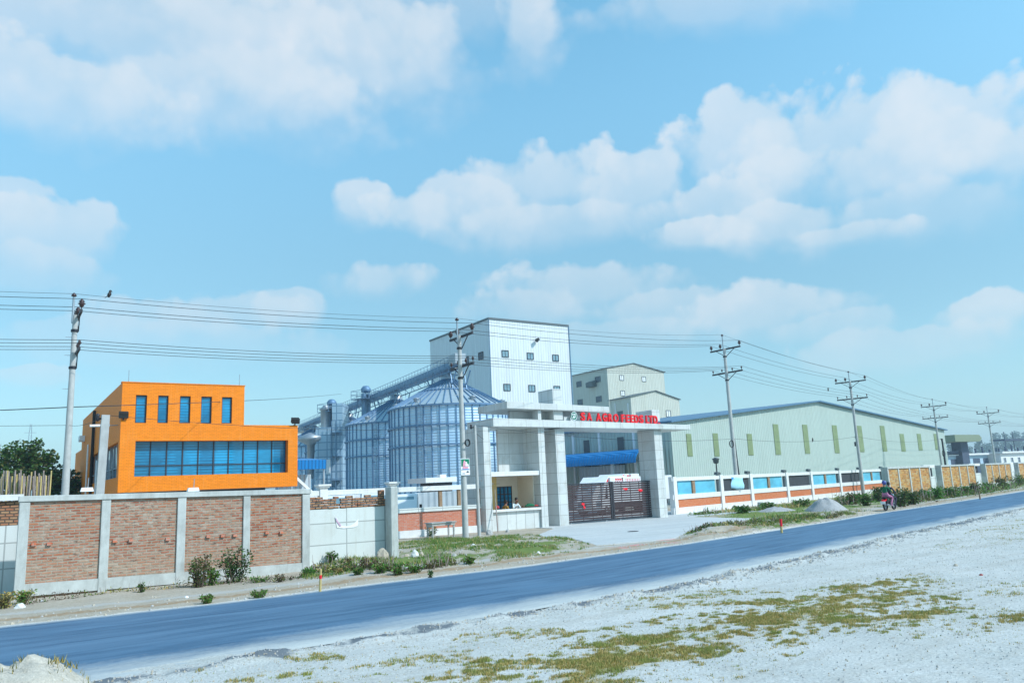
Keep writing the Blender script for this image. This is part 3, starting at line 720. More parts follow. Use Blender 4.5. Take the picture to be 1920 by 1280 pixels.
rmp = nt.nodes.new('ShaderNodeValToRGB'); rmp.color_ramp.interpolation = 'B_SPLINE'; ce = rmp.color_ramp.elements
SKM = [(0.0, (.40, .42, .35)), (.12, (.42, .45, .36)), (.26, (.48, .49, .36)), (.43, (.82, .87, .62)), (.62, (.72, .87, .63)), (1.0, (.6, .8, .62))]
ce[0].position = 0; ce[0].color = (*SKM[0][1], 1); ce[1].position = 1; ce[1].color = (*SKM[-1][1], 1)
for p_, c_ in SKM[1:-1]: e_ = ce.new(p_); e_.color = (*c_, 1)
L(sepz.outputs[2], rmp.inputs[0])
sc3 = nt.nodes.new('ShaderNodeVectorMath'); sc3.operation = 'SCALE'; sc3.inputs['Scale'].default_value = 3.0; L(rmp.outputs[0], sc3.inputs[0]); L(sc3.outputs[0], tint.inputs[7])
mx = nt.nodes.new('ShaderNodeMix'); mx.data_type = 'RGBA'
# pale humid air low over the horizon
sepd = nt.nodes.new('ShaderNodeSeparateXYZ'); L(dirv, sepd.inputs[0])
hz = wm('MULTIPLY', wm('EXPONENT', wm('MULTIPLY', wm('MAXIMUM', sepd.outputs[2], 0.0), -9.0)), .95)
hm = nt.nodes.new('ShaderNodeMix'); hm.data_type = 'RGBA'; L(hz, hm.inputs[0]); L(tint.outputs[2], hm.inputs[6]); hm.inputs[7].default_value = (4.2, 5.5, 5.8, 1)
L(wm('MULTIPLY', alpha, .82), mx.inputs[0]); L(hm.outputs[2], mx.inputs[6])
cs = nt.nodes.new('ShaderNodeMix'); cs.data_type = 'RGBA'; L(wm('ADD', wm('MULTIPLY', puff, 1.6), .55, True), cs.inputs[0]); cs.inputs[6].default_value = (5.9, 6.2, 6.0, 1); cs.inputs[7].default_value = (8.0, 7.2, 6.4, 1)
L(cs.outputs[2], mx.inputs[7]); L(mx.outputs[2], bg.inputs[0]); L(bg.outputs[0], out.inputs[0])
sun = bpy.data.lights.new('sun', 'SUN'); sun.energy = 3.9; sun.angle = R(1.0); sun.color = (1, .88, .74)
so = bpy.data.objects.new('sun', sun); COL.objects.link(so)
dv = Vector((SUN_AZ.x*math.cos(SUN_EL), SUN_AZ.y*math.cos(SUN_EL), math.sin(SUN_EL)))
so.rotation_euler = dv.to_track_quat('Z', 'Y').to_euler(); so.location = (20, -30, 60)
cam = bpy.data.cameras.new('camera'); co = bpy.data.objects.new('camera', cam); COL.objects.link(co)
cam.sensor_width = 36; cam.lens = FPX/1920*36; cam.clip_end = 6000; cam.clip_start = .1
co.matrix_world = Matrix(((RGT.x, UPV.x, -FWD.x, 0), (RGT.y, UPV.y, -FWD.y, 0), (RGT.z, UPV.z, -FWD.z, CAMH), (0, 0, 0, 1)))
SC.camera = co
SC.view_settings.view_transform = 'Standard'; SC.view_settings.look = 'None'; SC.view_settings.gamma = 1; SC.view_settings.exposure = 0.15
SC.view_settings.use_white_balance = True; SC.view_settings.white_balance_temperature = 5450; SC.view_settings.white_balance_tint = 6
SC.render.resolution_x, SC.render.resolution_y = 1024, 682
SC.cycles.use_denoising = True if hasattr(SC, 'cycles') else None
# ------------------------------------------------------------------ roadside brick wall, left
wy = 25.6
def wx(px, y=wy, py=1000): return atY(px, py, y).x
def brick_wall(name, label, F, cols, cw, H, brickmat, z_b0, z_b1, beam0, depth=.3, slope=0.0, group=None, loc=(0, 0, 0), colmat='concrete', knobs=()):
    """cols: list of (u0,u1) column extents; bays of brick between them; F maps u,v,z (v into the yard)"""
    S = lambda u, v, z: F(u, v, z+slope*u)
    t = thing(name, label, 'wall', loc, 0, group)
    for a, b in cols: MB().fbox(S, a, b, -.06, depth, -.25, H-.16).build('column', colmat, t, bevel=.008)
    mb = MB(); mb.fbox(S, cols[0][0]-.03, cols[-1][1]+.03, -.09, depth+.03, H-.157, H); mb.build('coping', colmat, t, bevel=.01)
    for i in range(len(cols)-1):
        a, b = cols[i][1], cols[i+1][0]
        MB().fbox(S, a, b, 0, depth-.05, z_b0, H-.16).build('brick_panel', brickmat, t)
        MB().fbox(S, a, b, -.045, depth-.02, beam0, z_b0-.002).build('plinth_beam', colmat, t)
        MB().fbox(S, a, b, .05, depth-.05, -.3, beam0-.003).build('footing', brickmat, t)
    for u, z in knobs: MB().fbox(S, u-.055, u+.055, -.07, .05, z-.04, z+.04).build('projecting_brick', 'red_brick', t)
    return t
F = frame(0, wy)
cols = [(wx(33), wx(53)), (wx(188), wx(205)), (wx(331), wx(347)), (wx(455), wx(468)), (wx(566), wx(580))]
kn = [(wx(x, wy, y), atY(x, y, wy).z+.014*(wx(x, wy, y)-0)) for x, y in ((215, 1014), (245, 1013), (314, 1010), (390, 1005), (417, 1004), (440, 1003), (500, 998), (527, 998), (63, 1020), (92, 1019))]
brick_wall('brick_wall', 'weathered patchy brick wall in a concrete frame of four bays by the left verge', F, cols, .2, 2.75, 'old_brick', .42, 2.5, .10, slope=-.014, loc=(cols[0][0], wy, 0), knobs=kn)
# fragment of the compound wall left of it
t = thing('boundary_wall', 'pale panel wall with brick lattice under a white rail at the left photo edge', 'wall', (-1, 27.6, 0))
F = frame(0, 27.6)
x1 = wx(36, 27.6); x0 = x1-7
def zz(px, py, Y): return atY(px, py, Y).z
MB().fbox(F, x0, x1, 0, .15, -.2, zz(15, 985, 27.6)).build('concrete_panel', 'white_panel', t)
MB().fbox(F, x0, x1, .04, .14, zz(15, 985, 27.6)+.003, zz(15, 939, 27.6)).build('brick_lattice', 'stack_brick', t)
MB().fbox(F, x0, x1+.05, -.1, .25, zz(15, 938, 27.6), zz(15, 927, 27.6)).build('rail', 'white_plaster', t)
# recessed white panel wall between the brick wall and the concrete pillar
py_ = 26.75
t = thing('panel_wall', 'recessed white concrete panel wall topped by loose bricks beside a tall pillar', 'wall', (wx(650, py_), py_, 0))
F = frame(0, py_)
a, b = wx(575, py_, 990), wx(727, py_, 990); zt = atY(650, 952, py_).z
MB().fbox(F, a, b, 0, .16, -.3, zt).build('concrete_panel', 'white_panel', t)
mb = MB(); random.seed(11)
for k, (p0, p1) in enumerate(((580, 633), (638, 722))):
    ua, ub = wx(p0, py_, 945), wx(p1, py_, 945)
    for row in range(5):
        u = ua+random.uniform(-.05, .05)
        while u < ub-.1:
            w_ = random.uniform(.18, .25)
            if row < 4 or random.random() < .55: mb.fbox(F, u, min(u+w_, ub+.04), -.01+random.uniform(-.02, .02), .13, zt+.003+row*.085, zt+.08+row*.085+random.uniform(-.006, .003))
            u += w_+.012
mb.build('loose_bricks', 'stack_brick', t, fixn=True)
MB().fbox(F, wx(713, py_), wx(722, py_), .02, .2, zt, atY(717, 918, py_).z).build('brick_stub', 'stack_brick', t)
pY = 26.15
MB().fbox(frame(0, pY), wx(733.5, pY, 980), wx(747, pY, 980), 0, .5, -.3, atY(738, 912, pY).z).build('pillar', 'concrete', None, base=(wx(735, pY), pY, 0), bevel=.02)
tag(bpy.data.objects['pillar'], 'tall bare concrete pillar at the end of the white panel wall', 'pillar')
# torn paper poster on the panel wall
mb = MB(); P = lambda x, y: atY(x, y, py_-.02)
ptsx = [(628, 969), (632, 973), (638, 984), (646, 986), (655, 986), (664, 981), (672, 972), (671, 985), (664, 988), (655, 989), (645, 990), (632, 989)]
mb.prism([P(x, y) for x, y in ptsx], (0, .012, 0))
o = tag(mb.build('torn_poster', 'paper_white', None, base=P(650, 985)), 'torn remains of a white paper poster on the pale panel wall', 'poster')
mb = MB(); mb.prism([P(*q)+Vector((0, -.02, 0)) for q in ((629, 970), (640, 985), (637, 986), (630, 976))], (0, .012, 0)); mb.build('curled_edge', 'paper_pink', o)

# ------------------------------------------------------------------ white compound wall, left of the gate
cY = 38.5
F = frame(0, cY)
t = thing('compound_wall', 'white framed compound wall with long openings above red brick, left of gatehouse', 'wall', (wx(830, cY), cY, 0))
ca, cb = wx(560, cY, 915), wx(911, cY, 950)
zr0, zr1 = atY(826, 919, cY).z, atY(826, 910, cY).z; zs0, zs1 = 1.30, 1.52; zb0 = .38
MB().fbox(F, ca, cb, -.06, .22, zr0, zr1).build('top_rail', 'white_plaster', t, bevel=.01)
MB().fbox(F, ca, cb, -.08, .22, zs0, zs1).build('sill_band', 'white_panel', t)
MB().fbox(F, ca, cb, -.06, .22, -.3, zb0).build('base', 'white_plaster', t)
posts = [wx(606, cY, 930), wx(737, cY, 930), wx(909, cY, 950)]
for i, u in enumerate(posts):
    MB().fbox(F, u-.2, u+.2, -.12, .28, -.3, zr1+.12).build('post', 'white_plaster', t, bevel=.01)
    mb = MB(); mb.fbox(F, u-.33, u+.33, -.25, .41, zr1+.20, zr1+.30); mb.fbox(F, u-.27, u+.27, -.19, .35, zr1+.12, zr1+.198); mb.build('post_cap', 'white_plaster', t, bevel=.01)
for a, b in ((ca, posts[0]-.2), (posts[0]+.2, posts[1]-.2), (posts[1]+.2, posts[2]-.2)):
    MB().fbox(F, a, b, .0, .15, zb0+.002, zs0-.002).build('brick_panel', 'red_brick', t)
for px in (827, 862, 901):
    MB().fbox(F, wx(px, cY, 935)-.09, wx(px, cY, 935)+.09, .02, .18, zs1, zr0).build('mullion', 'wood_brown', t)
# sheet fence in the yard behind it
mb = MB(); mb.box(wx(778, 47, 930), wx(1000, 47, 930), 47, 47.06, -.1, atY(830, 921, 47).z)
tag(mb.build('sheet_fence', 'grey_blue_cladding', None, base=(30, 47, 0)), 'grey blue metal sheet fence seen through the compound wall openings', 'fence')

# ------------------------------------------------------------------ gatehouse
gY = 38.0
def gx(px, py=900): return atY(px, py, gY).x
t = thing('gatehouse', 'pale marble clad entrance gatehouse with two long flat roof slabs and tall pillars', 'gatehouse', (27, gY, 0))
F = frame(0, gY)
L0, L1 = 23.55, 39.2
# lower slab: tapers slightly to the right end
def slab(name, u0, u1, v0, v1, za, zb, zc, zd, m='marble_tile'):
    p = [F(u0, v0, za), F(u1, v0, zc), F(u1, v1, zc), F(u0, v1, za), F(u0, v0, zb), F(u1, v0, zd), F(u1, v1, zd), F(u0, v1, zb)]
    return MB().hexa(p).build(name, m, t, bevel=.012)
slab('lower_slab', L0, L1, -.35, 2.6, 5.80, 6.28, 5.66, 5.97)
slab('upper_slab', 24.62, 32.3, -.2, 3.1, 6.86, 7.27, 6.72, 7.08)
# guardhouse side piers, floor band, counter wall
p0, p1 = gx(908, 900), gx(921, 900); q0, q1 = gx(1012, 900), gx(1024, 900)
mb = MB(); mb.fbox(F, p0, p1, -.05, 2.55, -.2, 5.797); mb.build('side_wall', 'marble_tile', t)
mb = MB(); mb.fbox(F, q0, q1, -.05, 2.0, -.3, 5.78); mb.build('side_wall', 'marble_tile', t)
zf0, zf1 = 3.02, 3.27
MB().fbox(F, p1, q0, 0, 2.5, zf0, zf1).build('floor_band', 'white_plaster', t)
# part back wall of the open upper storey and its partner behind the gap
MB().fbox(F, gx(951, 840)+.4, q0, 1.6, 1.8, zf1+.002, 5.795).build('upper_back_wall', 'marble_tile', t)
cz = 1.04
MB().fbox(F, p1, q0-.02, .12, .3, -.1, cz-.002).build('counter_wall', 'marble_tile_large', t)
MB().fbox(F, p1, q0-.02, -.06, .36, cz, cz+.13).build('counter_top', 'white_plaster', t, bevel=.01)
# interior
MB().fbox(F, p1, gx(957, 930)+.55, 2.3, 2.42, -.1, zf0-.003).build('room_back_wall', 'yellow_plaster', t)
wu0, wu1 = gx(957, 930)+.55, gx(981, 930)+.75
MB().fbox(F, wu1, q0, 2.3, 2.42, -.1, zf0-.003).build('room_back_wall', 'cream_plaster', t)
MB().fbox(F, wu0, wu1, 2.3, 2.42, 2.45, zf0-.003).build('room_lintel', 'cream_plaster', t)
MB().fbox(F, q0-.06, q0-.003, .63, 2.29, -.1, zf0-.003).build('room_side_wall', 'cream_plaster', t)
MB().fbox(F, p1+.003, p1+.06, .63, 2.29, -.1, zf0-.003).build('room_side_wall', 'yellow_plaster', t)
wd = MB().fbox(F, wu0, wu1, 2.36, 2.40, -.1, 2.45).build('room_door', 'blue_glass', t)
mb = MB()
for k in range(5):
    u = wu0+(wu1-wu0)*k/4; mb.fbox(F, u-.03, u+.03, 2.33, 2.358, 0, 2.45)
for z in (1.0, 1.5, 2.0, 2.42): mb.fbox(F, wu0+.031, wu1-.031, 2.335, 2.357, z-.025, z+.025)
mb.build('grille', 'dark_metal', wd)
mb = MB(); mb.fbox(F, p1+.2, q0-.2, .35, .37, zf0-.25, zf0-.24)
MB().fbox(F, p1, q0, 0, 2.5, -.12, -.1).build('room_floor', 'concrete', t)
# pillars run up through both slabs
for a, b, top, vd in ((gx(1045.5, 900), gx(1063, 900), 8.13, 1.55), (gx(1232, 890), gx(1242, 890)+.22, 6.98, 1.6)):
    MB().fbox(F, a, b, 0, vd, -.2, 5.67).build('pillar', 'marble_tile', t, bevel=.01)
    MB().fbox(F, a, b, .05, vd, 6.25, top).build('pillar_head', 'marble_tile', t, bevel=.01)
MB().fbox(F, gx(1009, 785), gx(1015, 785), 0, 1.4, 6.23, 6.83).build('slab_post', 'marble_tile', t)
MB().fbox(F, gx(1016, 785)+.02, gx(1041, 785), .9, 1.1, 6.23, 6.83).build('slab_web', 'marble_tile', t)
MB().fbox(F, gx(974, 785), gx(1009, 785), 1.0, 1.2, 6.23, 6.83).build('slab_web', 'marble_tile', t)
MB().fbox(F, gx(1058, 790), gx(1070, 790), .0, .5, 6.2, 6.42).build('logo_plinth', 'marble_tile', t)
# ceiling fan blade stub and switch inside the room
o = thing('ceiling_fan', 'small ceiling fan hanging inside the yellow guard room', 'fan', tuple(F(p1+.75, 1.2, zf0-.35)))
mb = MB(); mb.tube(F(p1+.75, 1.2, zf0-.4), F(p1+.75, 1.2, zf0), .02); mb.lathe([(0, -.05), (.1, -.04), (.1, .04), (0, .05)], F(p1+.75, 1.2, zf0-.4), 12); mb.build('motor', 'white_paint', o)
for k in range(3):
    a = .2+k*2.094; c = F(p1+.75, 1.2, zf0-.4)
    MB().beam(c+Vector((math.cos(a)*.1, math.sin(a)*.1, 0)), c+Vector((math.cos(a)*.6, math.sin(a)*.6, 0)), .12, .015).build('blade', 'wood_brown', o)

# raised red letters and round emblem standing on the lower slab
sgn = thing('letter_sign', 'raised red letters SA AGRO FEEDS LTD. standing along the gatehouse roof slab', 'sign', (33, gY-.3, 6.1))
def letter(ch, px, yb, hpx, wpx):
    cu = bpy.data.curves.new('t', 'FONT'); cu.body = ch; cu.size = 1; cu.extrude = .06; cu.offset = .028
    ob = bpy.data.objects.new('t', cu); COL.objects.link(ob)
    dg = bpy.context.evaluated_depsgraph_get(); me = bpy.data.meshes.new_from_object(ob.evaluated_get(dg)); 
    bpy.data.objects.remove(ob); bpy.data.curves.remove(cu)
    xs_ = [v.co.x for v in me.vertices]; ys_ = [v.co.y for v in me.vertices]
    P0 = atY(px, yb, gY-.25); h = atY(px, yb-hpx, gY-.25).z-P0.z; wd_ = atY(px+wpx/2, yb, gY-.25).x-atY(px-wpx/2, yb, gY-.25).x
    sx = wd_/(max(xs_)-min(xs_)); sy = h/(max(ys_)-min(ys_)); mx_ = (max(xs_)+min(xs_))/2; my_ = min(ys_)
    off = ROOTS[sgn.name]
    for v in me.vertices:
        x, y, z = v.co; v.co = Vector((P0.x+(x-mx_)*sx, P0.y-z*1.1, P0.z+(y-my_)*sy))-off
    me.materials.clear(); me.materials.append(MATS['letter_red'])
    ob = bpy.data.objects.new('letter_'+(ch.lower() if ch != '.' else 'full_stop'), me); COL.objects.link(ob); ob.parent = sgn
for ch, px, yb, hp, wp in (('S', 1093, 788.3, 15.5, 7.5), ('A', 1105, 788.6, 15, 9), ('A', 1122.5, 789.4, 15, 9), ('G', 1134, 790, 15.5, 8), ('R', 1144.5, 790.6, 15, 7.5), ('O', 1155, 791.2, 15.5, 8.5),
                           ('F', 1168, 791.6, 15, 6), ('E', 1177, 792, 15, 6.3), ('E', 1185.5, 792.3, 15, 6.3), ('D', 1193.5, 792.8, 15, 7.2), ('S', 1202.7, 793.2, 15.5, 7), ('L', 1214, 793.6, 15, 5.5), ('T', 1220.5, 793.8, 15, 7), ('D', 1229, 794.2, 15, 7.2), ('.', 1235.3, 794.6, 2.6, 2.6)):
    letter(ch, px, yb, hp, wp)
MB().fbox(F, gx(1087, 790), gx(1238, 795), -.22, -.18, 5.99, 6.03).build('mounting_rail', 'steel', sgn)
lc = atY(1076.3, 779.5, gY-.28); rr = .235
o = thing('round_emblem', 'round green and white company emblem standing left of the red letters', 'emblem', tuple(lc))
def disc(c, r, d, sx=1.0):
    return [c+Vector((r*sx*math.cos(k*math.pi/14), 0, r*1.12*math.sin(k*math.pi/14))) for k in range(28)]
MB().prism(disc(lc, rr, 0), (0, .06, 0)).build('disc', 'logo_green', o)
mb = MB(); outer = disc(lc+Vector((0, -.012, 0)), rr*1.0, 0); inner = disc(lc+Vector((0, -.012, 0)), rr*.88, 0)
for i in range(28): mb.add([outer[i], outer[(i+1) % 28], inner[(i+1) % 28], inner[i]], [(0, 1, 2, 3)])
mb.build('rim', 'white_paint', o)
mb = MB(); c = lc+Vector((0, -.012, 0))
for pts in ([(-.02, -.17), (.05, -.10), (.03, .0), (-.04, .02), (-.08, -.06)], [(-.12, .02), (-.05, .06), (-.02, .15), (-.09, .14), (-.14, .08)], [(.02, .05), (.10, .03), (.13, .10), (.06, .16), (.01, .12)], [(.08, -.10), (.14, -.04), (.12, .0), (.06, -.03)], [(-.13, -.10), (-.08, -.13), (-.07, -.09), (-.11, -.05)]):
    mb.prism([c+Vector((x, 0, z)) for x, z in pts], (0, .01, 0))
mb.build('emblem_leaves', 'white_paint', o)

# dark slatted sliding gate, two leaves
sY = 38.75
def gate_leaf(x0, x1, label, reds):
    z0, z1 = .10, 2.42
    t = thing('gate_leaf', label, 'gate', ((x0+x1)/2, sY, 0), 0, 'leaves of the dark sliding gate'); F = frame(0, sY)
    mb = MB()
    for u in (x0, x1): mb.fbox(F, u-.06, u+.06, -.04, .06, z0, z1+.03)
    mb.fbox(F, x0+.062, x1-.062, -.03, .05, z0, z0+.10); mb.fbox(F, x0+.062, x1-.062, -.03, .05, z1-.08, z1)
    n = 5
    for k in range(1, n): u = x0+(x1-x0)*k/n; mb.fbox(F, u-.02, u+.02, .03, .06, z0+.102, z1-.082)
    mb.build('frame', 'dark_metal', t)
    mb = MB(); n = 15; zz0, zz1 = z0+.11, z1-.09; p = (zz1-zz0)/n
    for k in range(n): mb.fbox(F, x0+.062, x1-.062, .0, .027, zz0+k*p+.014, zz0+(k+1)*p-.014)
    mb.build('slats', 'dark_timber', t)
    for px in (x0+.5, x1-.5):
        mb = MB(); mb.tube(F(px, -.02, .06), F(px, .04, .06), .055, n=12); mb.build('roller', 'steel', t)
    for px, py, w_, h_ in reds:
        c = atY(px, py, sY-.03)
        MB().prism([c+Vector((w_*a, 0, h_*b)) for a, b in ((-1, .6), (-.2, 1), (.7, .7), (1, -.1), (.5, -.6), (.1, -1), (-.3, -.5), (-.8, -.2))], (0, .02, 0)).build('red_mark', 'red_paint', t)
gate_leaf(gx(1064, 940)+.25, gx(1153, 940)+.35, 'left leaf of the dark slatted gate with one red mark', [(1093.5, 945, .13, .09), (1096, 951, .08, .10)])
gate_leaf(gx(1155, 940)+.42, gx(1236, 930)+.55, 'right leaf of the dark slatted gate with two red marks', [(1173, 916.5, .22, .08), (1201, 919, .2, .1)])
mb = MB(); a = gx(1236, 930)+.64; mb.fbox(frame(0, sY), a, a+.16, -.1, .1, -.05, 2.72); tag(mb.build('gate_post', 'dark_metal', None, base=(a, sY, 0), bevel=.01), 'dark steel post where the sliding gate meets the right pillar', 'post')
mb = MB(); mb.tube((31.5, 33.0, .03), (31.5, 33.0, .045), .22, n=20); mb.tube((31.5, 33, .045), (31.5, 33, .052), .16, n=16)
mb.v = [Vector((31.5+(p.x-31.5)*1.4, p.y, p.z)) for p in mb.v]
dp = G(1187, 997); off = Vector((dp.x-31.5, dp.y-33, 0)); mb.v = [p+off for p in mb.v]
tag(mb.build('manhole_cover', 'dark_metal', None, base=(dp.x, dp.y, 0)), 'small dark manhole cover in the concrete forecourt', 'manhole cover')

# ------------------------------------------------------------------ white wall right of the gate, along the road bend
rp = G(1264, 965); RF = frame(rp.x, rp.y, BANG)
rP0 = (rp.x, rp.y)
def ru(px, py=905):
    q = on_plane(px, py, rP0, BANG); return (q.x-rp.x)*math.cos(BANG)+(q.y-rp.y)*math.sin(BANG)
def rz(px, py): return on_plane(px, py, rP0, BANG).z
t = thing('compound_wall', 'white framed compound wall with blue panels above orange brick, right of the gate', 'wall', tuple(rp))
posts = [1263, 1351, 1407, 1475, 1521, 1575, 1615, 1657]
pu = [ru(p) for p in posts]
top = rz(1262, 896)+.05; zw1 = top-.26; zs1, zs0, zb0 = 1.36, 1.02, .46; END = pu[-1]
MB().fbox(RF, -.05, END, -.06, .2, zw1, top).build('top_rail', 'white_plaster', t)
MB().fbox(RF, -.05, END, -.06, .2, zs0, zs1).build('sill_band', 'white_plaster', t)
MB().fbox(RF, -.05, END, -.06, .2, -.4, zb0).build('base', 'white_plaster', t)
for i, u in enumerate(pu):
    MB().fbox(RF, u-.22, u+.22, -.13, .27, -.4, top+.04).build('post', 'white_plaster', t)
kinds = ['blue', 'open', 'blue', 'open', 'blue', 'open', 'blue']
for i in range(len(pu)-1):
    a, b = pu[i]+.22, pu[i+1]-.22
    MB().fbox(RF, a, b, 0, .14, zb0+.002, zs0-.002).build('brick_panel', 'orange_brick', t)
    if kinds[i] == 'blue':
        m = (a+b)/2-.1*(b-a) if i == 0 else (a+b)/2
        e = (b-a)*.07
        for x0, x1 in ((a+e, m-.25), (m+.25, b-e*1.2)):
            MB().fbox(RF, x0, x1, .08, .12, zs1, zw1).build('blue_panel', 'panel_blue', t)
        MB().fbox(RF, m-.18, m+.18, .0, .14, zs1, zw1).build('mullion', 'wood_brown', t)
        MB().fbox(RF, b-.18, b, .02, .14, zs1, zw1).build('mullion', 'dark_trim', t)
        random.seed(i)
        if i:
            mb = MB()                                                # faded plant drawn by dirt-dark mesh tears in the lower panel corner
    else:
        MB().fbox(RF, a, b, .08, .13, zs1, zw1).build('bay_shade_sheet', 'interior_dark', t)  # dark sheet stands in for the shade inside an open bay
for i, u in enumerate(pu[1:]):                                      # dark floodlight box on every post
    o = thing('floodlight', 'small dark floodlight box on post %s of the right-hand white wall' % ('one two three four five six seven'.split()[i] + ' from the gate'), 'floodlight', tuple(RF(u-.35, 0, top)), 0, 'floodlights along the right wall', local=True)
    o.rotation_euler = (0, 0, BANG)
    mb = MB(); mb.hexa([(-.3, -.1, .05), (.3, -.1, .05), (.3, .15, .08), (-.3, .15, .08), (-.26, -.12, .24), (.26, -.12, .24), (.26, .12, .28), (-.26, .12, .28)]); mb.build('housing', 'dark_trim', o)
    mb = MB(); mb.box(-.04, .04, -.03, .03, 0, .06); mb.build('bracket', 'steel', o)

# ------------------------------------------------------------------ brown brick walls farther right
q0 = (72.3, 39.9); OA = R(14.5)
def ou(px, py=900):
    q = on_plane(px, py, q0, OA); return (q.x-q0[0])*math.cos(OA)+(q.y-q0[1])*math.sin(OA)
OF = frame(q0[0], q0[1], OA)
topz = on_plane(1700, 874, q0, OA).z
specs = [([1666, 1686, 1707, 1726, 1744.5], 'ochre brick wall in four bays just beyond the motorcycle'),
         ([1767, 1784.5, 1801, 1816.5, 1830], 'second ochre brick wall beyond the motorcycle, in front of the dark canopy tower'),
         ([1851, 1863, 1876, 1888, 1898], 'third ochre brick wall beyond the motorcycle, in front of the pale low building'),
         ([1913, 1924, 1936, 1947, 1957], 'ochre brick wall cut off by the right photo edge')]
for cs_, lab in specs:
    us = [ou(c) for c in cs_]
    brick_wall('brick_wall', lab, OF, [(u-.14, u+.14) for u in us], .3, topz, 'ochre_brick', .45, topz-.16, .05, depth=.45, group='ochre brick walls along the right verge', loc=tuple(OF(us[2], 0, 0)), colmat='concrete')
for a, b, lab in ((1744.5, 1767, 'recessed white panel between the first and second ochre brick walls'), (1830, 1851, 'recessed white panel between the second and third ochre brick walls'), (1898, 1913, 'recessed white panel next to the ochre wall at the right photo edge')):
    u0, u1 = ou(a)+.15, ou(b)-.15
    t = thing('panel_wall', lab, 'wall', tuple(OF((u0+u1)/2, .5, 0)), 0, 'white panels between the ochre walls')
    MB().fbox(OF, u0, u1, .5, .62, -.2, topz*.62).build('concrete_panel', 'white_panel', t)
    MB().fbox(OF, u0, u1, .75, .8, topz*.5, topz*.92).build('gap_shade_sheet', 'interior_dark', t)  # the gap is open; this dark sheet stands in for its shade
    MB().fbox(OF, u0, u1, .45, .7, topz*.92, topz*1.02).build('rail', 'white_plaster', t)
    MB().fbox(OF, u0+.6, u0+1.2, .42, .74, topz*.621, topz*.918).build('post', 'white_plaster', t)
# ------------------------------------------------------------------ orange office building
oY = 58.0
def on(px, py): return atY(px, py, oY)
xA, xB, xC = on(226, 800).x, on(458, 760).x, on(558, 860).x
zb, zm, ztop = on(390, 917).z, on(559, 797).z, on(340, 720).z
t = thing('office_building', 'bright orange tiled office building with a long blue window strip', 'office building', (xA, oY, 0))
D = 33.0
F = frame(0, oY)
wu0, wu1 = on(253, 855).x, on(540, 855).x; wz0, wz1 = on(400, 889).z, on(400, 825.5).z
sz0, sz1 = wz0-.15, wz1+.15
# lower block as walls round the window openings
sv0, sv1 = 1.2, 19.0                                                 # window strip on the side wall
mb = MB()
mb.fbox(F, xA, xC, 0, .9, zb, wz0); mb.fbox(F, xA, xC, 0, .9, wz1, zm); mb.fbox(F, xA, wu0, 0, .9, wz0, wz1); mb.fbox(F, wu1, xC, 0, .9, wz0, wz1)
mb.build('front_wall', 'orange_tile', t)
mb = MB()
mb.fbox(F, xA, xA+.6, .903, D, zb, wz0-.002); mb.fbox(F, xA, xA+.6, .903, D, wz1+.002, zm); mb.fbox(F, xA, xA+.6, sv1, D, wz0, wz1)
mb.build('side_wall', 'orange_tile', t)
MB().fbox(F, xC-.6, xC, .903, D, zb, zm).build('side_wall', 'orange_tile', t)
MB().fbox(F, xA+.603, xC-.603, D-.4, D, zb, zm).build('rear_wall', 'orange_tile', t)
MB().fbox(F, xA+.603, xC-.603, .903, D-.4, zm-.5, zm-.3).build('roof', 'concrete', t)
MB().fbox(F, xA+.603, xC-.603, .903, D-.4, zb, zb+.2).build('floor_slab', 'concrete', t)
MB().fbox(F, xA+1.5, xC-1.5, 3, D-3, -.1, zb-.003).build('ground_floor', 'interior_dark', t)  # dark colour stands in for shade under the overhanging storeys
gl = MB().fbox(F, wu0, wu1, .62, .68, wz0, wz1).build('window', 'blue_glass', t)
mb = MB()
for k in range(11):
    u = wu0+(wu1-wu0)*k/10; mb.fbox(F, u-.035, u+.035, .56, .618, wz0, wz1)
zt_ = wz0+(wz1-wz0)*.30
for k in range(10): mb.fbox(F, wu0+(wu1-wu0)*k/10+.037, wu0+(wu1-wu0)*(k+1)/10-.037, .57, .617, zt_-.03, zt_+.03)
mb.build('mullions', 'dark_metal', gl)
gl = MB().fbox(F, xA+.3, xA+.36, .905, sv1, wz0, wz1).build('window', 'dark_glass', t)
mb = MB()
for k in range(10): v = .95+(sv1-.95)*k/9.; mb.fbox(F, xA+.23, xA+.298, v, v+.08, wz0, wz1)
mb.fbox(F, xA+.24, xA+.297, .95, sv1, zt_-.03, zt_+.03)
for k in range(6): mb.beam(F(xA+.22, 2+k*2.6, wz0), F(xA+.22, 3.1+k*2.6, wz1), .07, .05)
mb.build('mullions', 'steel', gl)
# upper storey with five tall windows
us = [(254, 275), (296, 315.5), (337, 357), (377, 397), (416, 435)]
zq0, zq1 = on(340, 793).z, on(340, 742).z
U = [(on(a, 767).x, on(b, 767).x) for a, b in us]
mb = MB(); mb.fbox(F, xA, xB, .001, .5, zm+.003, zq0); mb.fbox(F, xA, xB, .001, .5, zq1, ztop)
e = [xA]+[v for p in U for v in p]+[xB]
for i in range(0, len(e), 2): mb.fbox(F, e[i], e[i+1], .001, .5, zq0, zq1)
mb.build('upper_front_wall', 'orange_tile', t)
mb = MB(); mb.fbox(F, xA, xA+.5, .503, D-6, zm+.003, ztop); mb.fbox(F, xB-.5, xB, .503, D-6, zm+.003, ztop); mb.fbox(F, xA+.503, xB-.503, D-6.5, D-6, zm+.003, ztop)
mb.build('upper_side_walls', 'orange_tile', t)
MB().fbox(F, xA+.503, xB-.503, .503, D-6.5, ztop-.5, ztop-.3).build('upper_roof', 'concrete', t)
